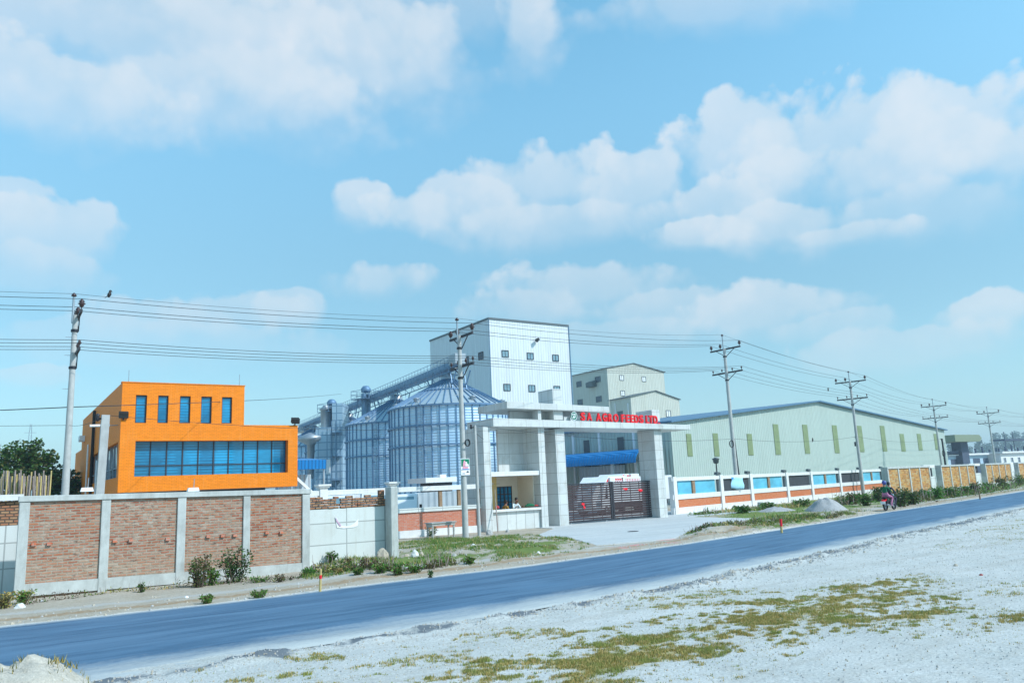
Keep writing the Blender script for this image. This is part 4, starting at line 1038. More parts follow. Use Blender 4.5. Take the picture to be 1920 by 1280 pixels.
for a, b in U:
    g = MB().fbox(F, a, b, .2, .25, zq0, zq1).build('window', 'blue_glass', t)
    mb = MB(); w_ = .06
    mb.fbox(F, a, a+w_, .12, .199, zq0, zq1); mb.fbox(F, b-w_, b, .12, .199, zq0, zq1); mb.fbox(F, a+w_, b-w_, .12, .199, zq1-w_, zq1); mb.fbox(F, a+w_, b-w_, .12, .199, zq0, zq0+w_)
    mb.build('frame', 'dark_metal', g)
MB().fbox(F, xA-.05, xB+.05, -.04, .55, ztop+.002, ztop+.06).build('parapet_cap', 'orange_tile', t)
for u, v in ((xA+.4, .3), (xB-.3, .3)): MB().tube(F(u, v, ztop), F(u, v, ztop+.9), .02, n=5).build('lightning_rod', 'steel', t)
mb = MB(); x_ = xA-.15; mb.tube(F(x_, 15.5, zb), F(x_, 15.5, ztop-.3), .12); mb.build('drain_pipe', 'black_rubber', t)
for v, z0_, z1_ in ((19.5, zb, zm), (12.0, zb, zt_+1)): MB().tube(F(xA-.12, v, z0_), F(xA-.12, v, z1_), .07).build('drain_pipe', 'white_paint', t)
MB().fbox(F, xA-.45, xA-.01, 24, 25.2, zb+5.1, zb+5.6).build('air_conditioner', 'white_paint', t)
MB().fbox(F, xA-.02, xA+1.4, D+.003, D+3, zb-2, zm-2.2).build('rear_annex', 'orange_tile', t)
for k, (px, py, v) in enumerate(((231, 786, -.3), (553, 796, -.3))):
    c = on(px, py); o = thing('floodlight', 'black floodlight on the %s of the orange office building' % ('left front edge' if k == 0 else 'right roof corner'), 'floodlight', tuple(c), 0, None, local=True)
    mb = MB(); mb.hexa([(-.28, -.2, .05), (.28, -.2, .05), (.28, .12, .2), (-.28, .12, .2), (-.28, -.32, .4), (.28, -.32, .4), (.28, 0, .55), (-.28, 0, .55)]); mb.build('housing', 'black_rubber', o)
    mb = MB(); mb.tube((0, 0, -.05), (0, 0, .2), .05); mb.tube((0, .0, -.02), (0, .5, -.02), .04); mb.build('bracket', 'dark_metal', o)
c = on(222, 798); o = thing('wall_lamp', 'white tube lamp on an arm beside the orange building left corner', 'lamp', (xA, oY+1.3, c.z), 0, None, local=True)
mb = MB(); mb.tube((-1.7, 0, .1), (-.5, 0, .14), .09); mb.build('lamp_tube', 'white_paint', o)
mb = MB(); mb.tube((-.5, 0, .13), (0, 0, .16), .03); mb.build('arm', 'steel', o)

# blue roofed open shed right of it
t = thing('open_shed', 'small open steel shed with a bright blue roof beside the orange building', 'shed', (atY(585, 880, 75).x, 75, 0))
sx0, sx1 = atY(545, 880, 75).x, atY(611, 880, 75).x; zr = atY(585, 862, 75).z; zr2 = atY(585, 879, 75).z
F = frame(0, 75)
MB().hexa([F(sx0, 0, zr2), F(sx1, 0, zr2), F(sx1, 5, zr+.2), F(sx0, 5, zr+.2), F(sx0, -.05, zr), F(sx1+.05, -.05, zr), F(sx1+.05, 5, zr+.4), F(sx0, 5, zr+.4)]).build('roof', 'blue_sheet', t)
for u in (sx0+.2, sx1-.1): MB().fbox(F, u-.07, u+.07, .2, .35, -.1, zr2).build('post', 'steel', t)
MB().beam(F(sx0, .3, zr2-.2), F(sx1-1.2, .3, zr2-2.3), .25, .25).build('brace', 'white_paint', t)
MB().beam(F(sx0, .25, zr2-2.6), F(sx1, .25, zr2-2.7), .12, .15).build('tie_beam', 'white_paint', t)
MB().fbox(F, sx0, sx1-.3, 3.5, 3.6, -.1, zr2-.4).build('back_panel', 'grey_blue_cladding', t)

# ------------------------------------------------------------------ silos, conveyor, dryer
def silo(c, Rr, ze, za, label, nrib=48, ladder=None, cap=True, rings=3):
    t = thing('grain_silo', label, 'silo', (c.x, c.y, 0), 0, 'galvanised grain silos', local=True)
    MB().lathe([(Rr, -.1), (Rr, ze)], (0, 0, 0), 72).build('wall_sheet', 'galvanised_sheet', t)
    mb = MB(); N = nrib; vs = []
    cone = lambda r: ze+(za-ze)*(1-r/Rr)
    mb.lathe([(Rr*1.02, ze-.02), (Rr*.5, cone(Rr*.5)), (.9, cone(.9))], (0, 0, 0), 72, sm=False)
    mb.build('roof', 'silo_roof_sheet', t)
    mb = MB()
    for k in range(N):
        a = 2*math.pi*(k+.5)/N; d = Vector((math.cos(a), math.sin(a), 0))
        mb.beam(d*(Rr*1.02)+Vector((0, 0, ze+.05)), d*.9+Vector((0, 0, cone(.9)+.07)), .10, .14)
    mb.build('roof_ribs', 'silo_rib', t)
    mb = MB(); r2 = Rr*.52; mb.lathe([(r2, cone(r2)+.05), (r2+.05, cone(r2)+.2), (r2-.1, cone(r2)+.22)], (0, 0, 0), 48); mb.build('roof_ring', 'silo_rib', t)
    MB().lathe([(1.0, cone(.95)), (1.0, za+.25), (.1, za+.55)], (0, 0, 0), 20).build('peak_cap', 'steel', t)
    sv = []
    for k in range(N):
        a = 2*math.pi*k/N; d = Vector((math.cos(a), math.sin(a), 0)); s = Vector((-d.y, d.x, 0))
        p = d*(Rr+.0)
        mb = MB(); mb.hexa([p-s*.06-d*.02, p+s*.06-d*.02, p+s*.06+d*.12, p-s*.06+d*.12]+[q+Vector((0, 0, ze-.05)) for q in (p-s*.06-d*.02, p+s*.06-d*.02, p+s*.06+d*.12, p-s*.06+d*.12)])
        mb.build('stiffener', 'silo_rib', t)
    for k in range(rings):
        z = ze-.15-k*ze*.19; MB().lathe([(Rr+.17, z-.1), (Rr+.27, z-.1), (Rr+.27, z+.1), (Rr+.17, z+.1)], (0, 0, 0), 72, sm=False).build('wind_ring', 'silo_rib', t)
    for k in range(6):
        a = 2*math.pi*k/6+3.6; d = Vector((math.cos(a), math.sin(a), 0)); p = d*Rr*.9; p.z = cone(Rr*.9)
        MB().lathe([(.35, -.1), (.35, .35), (.5, .4), (.1, .6)], p, 10).build('roof_vent', 'steel', t)
    if ladder is not None:
        a = ladder; d = Vector((math.cos(a), math.sin(a), 0)); s = Vector((-d.y, d.x, 0)); p = d*(Rr+.5)
        mb = MB()
        for q in (p-s*.25, p+s*.25): mb.tube(q, q+Vector((0, 0, ze+.8)), .04, n=5)
        for z in range(1, int(ze*2)): mb.tube(p-s*.25+Vector((0, 0, z*.5)), p+s*.25+Vector((0, 0, z*.5)), .025, n=4)
        for z in range(3, int(ze)):
            pts = [p+d*(.7*math.sin(b))+s*(.42*math.cos(b))+Vector((0, 0, z)) for b in [math.pi*i/6 for i in range(7)]]
            for q, r_ in zip(pts, pts[1:]): mb.tube(q, r_, .025, n=4)
        mb.build('caged_ladder', 'gantry_steel', t)
    return t
AP = [(853, 700, 105), (748, 741, 126), (646, 775, 152), (588, 800, 177)]
cs = [atW(*q) for q in AP]
w1 = 105; Rs = (222/2)*w1/FPX*1.02
za = sum(c.z for c in cs)/4; ze = za-4.5
labs = ['nearest large galvanised silo behind the gatehouse, in front of the tall white tower', 'second galvanised silo, partly hidden behind the nearest silo', 'small looking silo behind the steel dryer tower, only its roof cone clear', 'farthest galvanised silo next to the orange building right edge']
def ctr(px, w): 
    p = atW(px, 800, w); return p
cen = [Vector((atW(842, 765, 105+2).x, atW(842, 765, 105+2).y, 0)), Vector((atW(744, 800, 128).x, atW(744, 800, 128).y, 0)), Vector((atW(653, 800, 154).x, atW(653, 800, 154).y, 0)), Vector((atW(588, 800, 179).x, atW(588, 800, 179).y, 0))]
for i, (c, lb) in enumerate(zip(cen, labs)): silo(c, Rs, ze, za, lb, ladder=[R(215), R(222), None, None][i])
# conveyor bridge running level over the silo tops
ca = Vector((cen[0].x, cen[0].y, za+1.0)); cb_ = Vector((cen[3].x, cen[3].y, za+1.0)); dd = (cb_-ca).normalized(); ca = ca-dd*3; cb_ = cb_+dd*14
t = thing('conveyor_bridge', 'blue grey steel conveyor bridge with railings running over the silo tops', 'conveyor', (ca.x, ca.y, 0))
Lc = (cb_-ca).length; ang = math.atan2(dd.y, dd.x); CF = frame(ca.x, ca.y, ang); zc = za+1.0
MB().fbox(CF, 0, Lc, -.5, .5, zc-.1, zc+.75).build('trough', 'gantry_steel', t)
mb = MB()
for v in (-1.1, 1.1):
    mb.fbox(CF, 0, Lc, v-.06, v+.06, zc-.9, zc-.78); mb.fbox(CF, 0, Lc, v-.06, v+.06, zc-.12, zc)
    n = int(Lc/1.5)
    for k in range(n): mb.beam(CF(k*1.5, v, zc-.84), CF((k+1)*1.5, v, zc-.06) if k % 2 else CF((k+.02)*1.5, v, zc-.06), .07, .07)
mb.build('truss', 'gantry_steel', t)
MB().fbox(CF, 0, Lc, -1.25, -.51, zc+.002, zc+.06).build('walkway', 'gantry_steel', t)
mb = MB(); n = int(Lc/1.3)
for v in (-1.25, 1.2):
    for z in (zc+.6, zc+1.15): mb.tube(CF(0, v, z), CF(Lc, v, z), .035, n=4)
    for k in range(n+1): mb.tube(CF(k*1.3, v, zc), CF(k*1.3, v, zc+1.15), .035, n=4)
mb.build('railing', 'gantry_steel', t)
hd = MB(); hd.fbox(CF, -1.5, .8, -.8, .8, zc+.1, zc+1.5); hd.build('head_box', 'steel', t, bevel=.05)
for i, c in enumerate(cen):
    u = (Vector((c.x, c.y, 0))-Vector((ca.x, ca.y, 0))).dot(dd)
    for off in (-6.5, 6.5):
        mb = MB(); dz = 4.2 if i < 3 else 4
        for v in (-1, 1): mb.beam(CF(u+off*.82, v, zc-.9), CF(u+off*.45, v, zc-3.6), .14, .14); mb.beam(CF(u+off*.5, v, zc-.9), CF(u+off*.62, v, zc-3.4), .1, .1)
        mb.build('support_frame', 'gantry_steel', t)
MB().fbox(CF, Lc*.93, Lc, -1, 1, zc-1.2, zc-.2).build('tail_box', 'steel', t)
def elev(px, py, w, label, zbase):
    p = atW(px, py, w); t = thing('bucket_elevator', label, 'elevator', (p.x, p.y, 0), .3, 'bucket elevator towers', local=True); z = p.z
    mb = MB(); mb.box(-.75, -.25, -.35, .35, zbase, z-1.0); mb.box(.25, .75, -.35, .35, zbase, z-1.0); mb.build('legs', 'gantry_steel', t)
    mb = MB(); mb.lathe([(.05, z-.9), (.8, z-.8), (.9, z-.2), (.5, z+.3), (.05, z+.4)], (0, 0, 0), 12); mb.build('head', 'silo_rib', t)
    mb = MB(); mb.box(-2, 2, -1.6, 1.6, z-2.1, z-2.0)
    for x in (-2, -.7, .7, 2):
        for y in (-1.6, 1.6): mb.tube((x, y, z-2.05), (x, y, z-.6), .05, n=4)
    for y in (-1.6, 1.6):
        for h in (z-.6, z-1.3): mb.tube((-2, y, h), (2, y, h), .05, n=4)
    for x in (-2, 2):
        for h in (z-.6, z-1.3): mb.tube((x, -1.6, h), (x, 1.6, h), .05, n=4)
    mb.build('platform', 'gantry_steel', t)
    mb = MB()
    for x in (-1.5, 1.5):
        for y in (-1.1, 1.1): mb.beam((x*1.0, y, zbase), (x*.7, y*.8, z-2.1), .16, .16)
    for k in range(int((z-zbase)/3)): 
        zz_ = zbase+k*3
        if zz_+3 < z-2: mb.beam((-1.4, -1.05, zz_), (1.4, -1.05, zz_+3), .1, .1); mb.beam((1.4, 1.05, zz_), (-1.4, 1.05, zz_+3), .1, .1)
    mb.build('frame', 'gantry_steel', t)
elev(686, 727, 138, 'bucket elevator head with platform standing above the conveyor between silos', za-2)
elev(622, 752, 145, 'bucket elevator tower with railed platform above the steel grain dryer', 0)
# grain dryer block
t = thing('grain_dryer', 'tall galvanised grain dryer block with ladders and ducts left of the silos', 'grain dryer', (atW(615, 900, 140).x, atW(615, 900, 140).y, 0))
dA = atW(597, 860, 140); dB = atW(641, 860, 140); dirx = (Vector((dB.x, dB.y, 0))-Vector((dA.x, dA.y, 0))); wdt = dirx.length; da = math.atan2(dirx.y, dirx.x)
DF = frame(dA.x, dA.y, da)
ztd = atW(600, 800, 140).z
tiles('dryer_sheet', (.34, .47, .58), 1.6, 1.3, joint=(.14, .24, .36), gap=.09, rough=.4, var=.12, stain=(.48, .6, .66), stain_amt=.3)
MB().fbox(DF, -.5, wdt*.52, 0, 6, 0, ztd).build('column_body', 'dryer_sheet', t)
MB().fbox(DF, wdt*.56, wdt, .5, 6, 0, ztd+4.3).build('cooling_body', 'dryer_sheet', t)
MB().lathe([(.9, ztd), (.9, ztd+3.2), (1.2, ztd+3.3), (.3, ztd+4.2)], DF(wdt*.2, 2, 0), 16).build('cyclone', 'steel', t)
MB().lathe([(.5, ztd-9), (.7, ztd-3), (2.3, ztd-2.2), (2.3, ztd-1.6), (.4, ztd-.8)], DF(-1.6, 1, 0), 16).build('exhaust_duct', 'steel', t)
mb = MB()
for u in (wdt*.60, wdt*.78, wdt*.97): mb.fbox(DF, u-.06, u+.06, -.9, -.78, 0, ztd+1)
for k in range(int((ztd+1)/1.4)):
    z = k*1.4+.7
    mb.fbox(DF, wdt*.58, wdt*.99, -.95, .45, z, z+.09) if k % 3 == 0 else mb.fbox(DF, wdt*.6, wdt*.97, -.9, -.8, z, z+.06)
mb.build('stair_frame', 'gantry_steel', t)
MB().fbox(DF, wdt*.35, wdt*.52, -.12, -.003, ztd*.42, ztd*.6).build('hatch', 'white_paint', t)
mb = MB()
for k in range(int(ztd/1.3)): mb.fbox(DF, -2.6, -.6, -.6, 1.6, ztd*.35+k*.0, ztd*.35+.1)
mb = MB(); mb.fbox(DF, -2.8, -.503, -.6, 1.6, ztd*.52, ztd*.52+.15)
for u in (-2.7, -1.6, -.6): mb.tube(DF(u, -.55, ztd*.25), DF(u, -.55, ztd*.52), .06, n=5)
mb.build('side_platform', 'gantry_steel', t)
# low flat-roofed control room in front of the nearest silo
t = thing('control_room', 'low flat roofed shed at the foot of the nearest silo', 'shed', (atY(828, 900, 72).x, 72, 0))
x0, x1 = atY(797, 897, 72).x, atY(856, 897, 72).x; z0, z1 = atY(826, 904, 72).z, atY(826, 894.5, 72).z
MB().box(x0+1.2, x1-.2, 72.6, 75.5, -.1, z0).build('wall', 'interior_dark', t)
MB().box(x0, x1, 71.9, 76, z0+.003, z1).build('roof_slab', 'white_plaster', t, bevel=.02)
MB().box(x0+1.9, x0+2.6, 72.3, 73, z1+.003, z1+.3).build('vent', 'white_paint', t)

# ------------------------------------------------------------------ mill tower
tY = 125.0; tl, tr = atY(918, 640, tY).x, atY(1067, 650, tY).x; tz = atY(990, 603, tY).z; tD = 24.5
t = thing('mill_tower', 'tall white corrugated mill tower rising behind the silos', 'tower', (tl, tY, 0))
MB().box(tl, tr, tY, tY+tD, -.1, tz).build('cladding', 'white_cladding', t)
mb = MB(); mb.box(tl-.15, tr+.15, tY-.15, tY-.003, tz-.25, tz+.12); mb.box(tl-.15, tl-.003, tY-.003, tY+tD+.1, tz-.25, tz+.12); mb.box(tl-.003, tr+.15, tY-.003, tY+tD+.1, tz+.003, tz+.12); mb.build('roof_trim', 'dark_trim', t)
mb = MB(); mb.box(tl-.12, tl-.004, tY-.12, tY-.004, 0, tz-.26); mb.box(tr+.004, tr+.2, tY-.12, tY+.2, 0, tz-.26); mb.build('corner_trim', 'blue_trim', t)
def win(parent, F, u, z, w_, h_, gm='window_glass', fm='dark_metal'):
    f = MB(); b = .10
    f.fbox(F, u-w_/2-b, u-w_/2, -.14, .05, z-h_/2-b, z+h_/2+b); f.fbox(F, u+w_/2, u+w_/2+b, -.14, .05, z-h_/2-b, z+h_/2+b)
    f.fbox(F, u-w_/2, u+w_/2, -.14, .05, z+h_/2, z+h_/2+b); f.fbox(F, u-w_/2, u+w_/2, -.14, .05, z-h_/2-b, z-h_/2); f.fbox(F, u-.04, u+.04, -.1, .05, z-h_/2, z+h_/2)
    o = f.build('window', fm, parent)
    g = MB(); g.fbox(F, u-w_/2, u-.041, -.04, .03, z-h_/2, z+h_/2); g.fbox(F, u+.041, u+w_/2, -.04, .03, z-h_/2, z+h_/2); g.build('pane', gm, o)
F = frame(0, tY)
for px, py in ((947, 663), (994, 667.5), (1041.5, 671), (950.5, 726), (997, 728), (1044, 729.5)):
    c = atY(px, py, tY); win(t, F, c.x, c.z, 1.35, 1.15)
SF = frame(tl, 0, R(90)); SF = (lambda f: (lambda u, v, z: f(u, v, z)))(lambda u, v, z: Vector((tl+v, u, z)))
for px, py in ((902, 667), (875, 676)):
    c = atX(px, py, tl); win(t, SF, c.y, c.z, 1.5, 1.3, 'dark_glass')
c = atY(1004, 638, tY); o = thing('floodlight', 'black floodlight bracketed high on the white mill tower', 'floodlight', tuple(c), 0, None, local=True)
mb = MB(); mb.tube((0, 0, 0), (-.2, -.7, -.1), .06, n=6); mb.build('bracket', 'dark_metal', o)
mb = MB(); mb.tube((-.35, -.9, -.2), (.25, -.7, .15), .38, .3, n=10); mb.build('housing', 'black_rubber', o)

# beige gabled tower and the lower gabled hall in front of it
def gable(name, label, cat, F, W_, Dp, ze, zp, mat, peak=.5, trim='dark_trim', base=(0, 0, 0), over=.35, zr_=None):
    t = thing(name, label, cat, base); zr_ = ze if zr_ is None else zr_
    pu_ = W_*peak
    MB().prism([F(0, 0, -.1), F(W_, 0, -.1), F(W_, 0, zr_), F(pu_, 0, zp), F(0, 0, ze)], F(0, Dp, 0)-F(0, 0, 0)).build('cladding', mat, t)
    mb = MB(); th = .2
    for (u0, z0), (u1, z1) in (((-over, ze-over*(zp-ze)/pu_), (pu_, zp)), ((pu_, zp), (W_+over, zr_-over*(zp-zr_)/(W_-pu_)))):
        mb.hexa([F(u0, -over, z0+.02), F(u1, -over, z1+.02), F(u1, Dp+over, z1+.02), F(u0, Dp+over, z0+.02), F(u0, -over, z0+th), F(u1, -over, z1+th), F(u1, Dp+over, z1+th), F(u0, Dp+over, z0+th)])
    mb.build('roof', trim, t)
    return t
mY = 170.0; a0, a1 = atY(1141, 740, mY).x, atY(1248, 740, mY).x; ap = atY(1187, 681.5, mY)
zeL, zeR = atY(1140, 690, mY).z, atY(1247, 698, mY).z; zpk = ap.z
bk = atX(1072.5, 705, a0).y-mY
t = gable('gabled_tower', 'mid height beige corrugated tower with a gabled roof behind the gatehouse', 'tower', frame(a0, mY), a1-a0, bk, zeL, zpk, 'beige_cladding', peak=(ap.x-a0)/(a1-a0), base=(a0, mY, 0), zr_=zeR)
F = frame(0, mY)
for px, py in ((1165.5, 708), (1207, 710.5), (1167.5, 737)): c = atY(px, py, mY); win(t, F, c.x, c.z, 1.35, 1.35, 'white_paint', 'dark_trim')
SF2 = lambda u, v, z: Vector((a0+v, u, z))
for px, py in ((1121, 711), (1086, 720), (1123, 748), (1088, 754)): c = atX(px, py, a0); win(t, SF2, c.y, c.z, 2.2, 1.5, 'dark_glass', 'dark_trim')
c = atX(1112, 722, a0); MB().hexa([SF2(c.y-1.6, -1.5, c.z-.6), SF2(c.y+1.6, -1.5, c.z-.6), SF2(c.y+1.6, -.02, c.z-.6), SF2(c.y-1.6, -.02, c.z-.6), SF2(c.y-1.6, -1.5, c.z+.8), SF2(c.y+1.6, -1.5, c.z+.8), SF2(c.y+1.6, -.02, c.z+1.3), SF2(c.y-1.6, -.02, c.z+1.3)]).build('vent_hood', 'dark_trim', t)
lY = 148.0; b0, b1 = atY(1184, 770, lY).x, atY(1275, 770, lY).x; lp = atY(1228, 733, lY)
bk2 = atX(1143, 757, b0).y-lY
t = gable('gabled_hall', 'lower grey corrugated hall with a gabled roof in front of the beige tower', 'hall', frame(b0, lY), b1-b0, bk2, atY(1184, 744, lY).z, lp.z, 'beige_cladding', peak=(lp.x-b0)/(b1-b0), base=(b0, lY, 0), zr_=atY(1274, 749, lY).z)
F = frame(0, lY); c = atY(1253, 775, lY); win(t, F, c.x, c.z, 1.4, 1.5, 'white_paint', 'dark_trim')
SF3 = lambda u, v, z: Vector((b0+v, u, z))
for px in (1154, 1178): c = atX(px, 760, b0); MB().fbox(SF3, c.y-.12, c.y+.12, -.2, -.01, 0, c.z+.6).build('downpipe', 'white_paint', t)
c = atX(1163, 775, b0); MB().fbox(SF3, c.y-1, c.y+1, -.1, -.01, c.z-2, c.z+.6).build('louvre', 'dark_trim', t)

# ------------------------------------------------------------------ big warehouse
wP = (57.0, 58.0); WA = R(12.0); WF = frame(*wP, WA)
def wq(px, py):
    q = on_plane(px, py, wP, WA); return (q.x-wP[0])*math.cos(WA)+(q.y-wP[1])*math.sin(WA), q.z
W_ = wq(1776, 850)[0]; u0w = wq(1259.5, 830)[0]; pk = wq(1531, 753.5); zeL = wq(1260, 792)[1]; zeR = wq(1773, 807)[1]
WF0 = lambda u, v, z: WF(u+u0w, v, z)
Ww = W_-u0w
# the yard side wall runs back towards the silos
def wside(px, py):                                                  # on the left side plane
    P0 = WF0(0, 0, 0); return on_plane(px, py, (P0.x, P0.y), WA+R(90))
sq = wside(1065, 824); P0 = WF0(0, 0, 0); dep = (Vector((sq.x, sq.y, 0))-Vector((P0.x, P0.y, 0))).length
dep = 22.0
t = gable('warehouse', 'huge pale green corrugated warehouse with a low gable and narrow louvres', 'warehouse', WF0, Ww, dep, zeL, pk[1], 'pale_green_cladding', peak=(pk[0]-u0w)/Ww, trim='blue_trim', base=tuple(P0), over=.5, zr_=zeR)
for px, pa, pb, pw in ((1291, 813, 855, 9), (1341, 812, 855, 9), (1405, 813, 853, 9), (1455, 795, 852, 9.5), (1510, 796, 850, 9), (1565.5, 797, 849, 8.5), (1612, 798, 847, 8.5), (1655, 798, 846, 8), (1691, 813, 846, 7.5), (1723, 813, 844, 7), (1754, 813, 843, 6)):
    ua = wq(px-pw/2+1.2, (pa+pb)/2)[0]; ub = wq(px+pw/2+1.2, (pa+pb)/2)[0]; z1 = wq(px, pa)[1]; z0 = wq(px+2, pb)[1]
    MB().fbox(WF, ua, ub, -.06, -.004, z0, z1).build('louvre', 'skylight_louvre', t)
WS = lambda u, v, z: WF0(v, u, z)
for px in (1100, 1164, 1232):
    q = wside(px, 830); u = (Vector((q.x, q.y, 0))-Vector((P0.x, P0.y, 0))).length
    if u < dep: MB().fbox(WS, u-.4, u+.4, -.08, -.004, zeL*.38, zeL-1.0).build('louvre', 'dark_trim', t)
for px in (1076, 1125, 1190):
    q = wside(px, 830); u = (Vector((q.x, q.y, 0))-Vector((P0.x, P0.y, 0))).length
    if u < dep: MB().fbox(WS, u-.12, u+.12, -.2, -.005, 0, zeL-.3).build('downpipe', 'white_paint', t)
for px in (1582, 1594):
    u, z = wq(px, 757); MB().lathe([(.5, z-3), (.5, z-.4), (.8, z-.3), (.8, z+.1), (.1, z+.5)], WF(u, 8, 0), 10).build('roof_vent', 'steel', t)
MB().fbox(lambda u, v, z: WF0(u, v, z), -.1, -.003, -.1, dep, -.1, 1.0).build('base_course', 'concrete', t)
# blue rounded canopy along its yard side
q0_ = wside(1248, 845); cz0, cz1 = wside(1256, 860).z, wside(1256, 842).z
t = thing('loading_canopy', 'long blue corrugated canopy with a curved edge along the warehouse yard side', 'canopy', tuple(WF0(-3, 2, 0)))
mb = MB(); K = 10; cw_, ch_ = 5.5, cz1-cz0
prof = [(-.1, cz1+.3), (-cw_*.7, cz1)]+[(-cw_*.7-1.2*math.sin(a), cz1-1.2*(1-math.cos(a))) for a in [math.pi*.5*i/6 for i in range(1, 7)]]+[(-cw_*.7-1.2, cz0)]
vs = []
CD = 20
for v in (1.0, CD):
    for x, z in prof: vs.append(WF0(x, v, z))
    for x, z in reversed(prof): vs.append(WF0(x+.06 if x < -cw_*.7 else x, v, z-.06))
n = len(prof)*2
mb.add(vs, [(i, (i+1) % n, n+(i+1) % n, n+i) for i in range(n)]+[tuple(range(n)), tuple(range(2*n-1, n-1, -1))])
mb.build('canopy_sheet', 'blue_sheet', t)
for v in range(4, CD, 7): MB().fbox(WF0, -cw_*.7-1.0, -cw_*.7-.75, v, v+.25, -.1, cz0-.01).build('post', 'steel', t)
mb = MB()
for v in range(4, CD, 7): mb.fbox(WF0, -cw_*.7-.9, -.1, v+.05, v+.2, cz0-.05, cz0+.2)
mb.build('rafters', 'steel', t)
# loading bay box under the canopy
MB().fbox(WF0, -.5, -.11, 6, 12, 0, cz0-.3).build('dark_doorway', 'grey_blue_cladding', t)
# ------------------------------------------------------------------ far right: canopy tower, low buildings
fY = 130.0
def fp(px, py, Y=None): return atY(px, py, Y or fY)
t = thing('canopy_tower', 'olive flat canopy on a dark square pier beyond the warehouse', 'tower', (fp(1805, 860).x, fY, 0))
F = frame(0, fY)
xa, xb = fp(1772, 820).x, fp(1820, 820).x; z0, z1 = fp(1800, 828.5).z, fp(1800, 816).z
MB().prism([F(xa, -3, z0), F(xb-.5, -3, z0), F(xb+.8, -3, (z0+z1)/2), F(xb-.6, -3, z1), F(xa, -3, z1)], (0, 9, 0)).build('canopy', 'far_roof_olive', t)
MB().fbox(F, fp(1804, 850).x, fp(1817, 850).x, 0, 3, -.1, z0-.01).build('pier', 'far_dark', t)
MB().fbox(F, xa-2, fp(1805, 850).x, 1, 3, fp(1790, 852).z, fp(1790, 845).z).build('link_slab', 'far_dark', t)
def lowb(name, label, px0, px1, pyt, pyb_, Y, wall, rebar=True, wins=0):
    x0, x1 = atY(px0, 860, Y).x, atY(px1, 860, Y).x; zt = atY((px0+px1)/2, pyt, Y).z
    t = thing(name, label, 'building', ((x0+x1)/2, Y, 0)); F = frame(0, Y)
    MB().fbox(F, x0, x1, 0, 14, -.1, zt).build('wall', wall, t)
    MB().fbox(F, x0-.6, x1+.6, -1, 15, zt+.003, zt+.55).build('roof_slab', 'white_plaster', t)
    n = max(4, int((x1-x0)/4.2))
    if rebar:
        for k in range(n+1):
            u = x0+(x1-x0)*k/n; MB().fbox(F, u-.22, u+.22, 0, .44, zt+.553, zt+1.7+.5*((k*7) % 3)).build('column_stub', 'far_dark', t)
    for k in range(wins):
        u = x0+(x1-x0)*(k+.5)/wins; win(t, F, u, zt*.62, 1.3, 1.7, 'dark_glass', 'white_paint')
    return t
t = lowb('low_building', 'blue grey low building with column stubs on its roof, left of the last poles', 1776, 1872, 853, 870, 132, 'far_wall_blue')
F = frame(0, 132)
for a, b in ((1782, 1802), (1824, 1837), (1843, 1859)):
    x0, x1 = atY(a, 860, 132).x, atY(b, 860, 132).x; MB().fbox(F, x0, x1, -.05, -.003, -.1, atY(1830, 859, 132).z).build('opening', 'far_dark', t)
t = lowb('low_building', 'pale low building with a row of small windows at the right photo edge', 1877, 1990, 848, 866, 128, 'white_plaster', wins=9)
t = thing('roof_frame', 'thin steel frame standing on the pale low building roof', 'frame', (atY(1900, 830, 129).x, 129, 0))
xa, xb, xc = atY(1888, 830, 129).x, atY(1904, 830, 129).x, atY(1935, 830, 129).x; z0 = atY(1890, 848, 129).z+.3; z1 = atY(1890, 809, 129).z; zm_ = atY(1890, 824, 129).z
for x in (xa, xb, xc): MB().tube((x, 129.5, z0), (x, 129.5, z1), .12, n=6).build('mast', 'far_dark', t)
MB().box(xa-1, xc, 129, 133, zm_-.25, zm_+.25).build('deck', 'far_dark', t)
# lattice pylon far left
pp = atW(51, 900, 600); zt = atW(51, 793, 600).z
t = thing('lattice_pylon', 'faint far lattice power pylon above the left tree', 'pylon', (pp.x, pp.y, 0), 0, None, local=True)
mb = MB()
for sx in (-1, 1):
    for sy in (-1, 1): mb.beam((sx*3.6, sy*3.6, 0), (sx*.5, sy*.5, zt), .22, .22)
for k in range(9):
    z = zt*k/9; z2 = zt*(k+1)/9; h = 3.6-3.1*k/9; h2 = 3.6-3.1*(k+1)/9
    mb.beam((-h, -h, z), (h2, -h2, z2), .12, .12); mb.beam((h, -h, z), (-h2, -h2, z2), .12, .12)
mb.build('tower_frame', 'steel', t)
mb = MB()
for z, l in ((zt*.78, 5), (zt*.9, 4)): mb.beam((-l, 0, z), (l, 0, z), .3, .3)
mb.build('crossarms', 'steel', t)
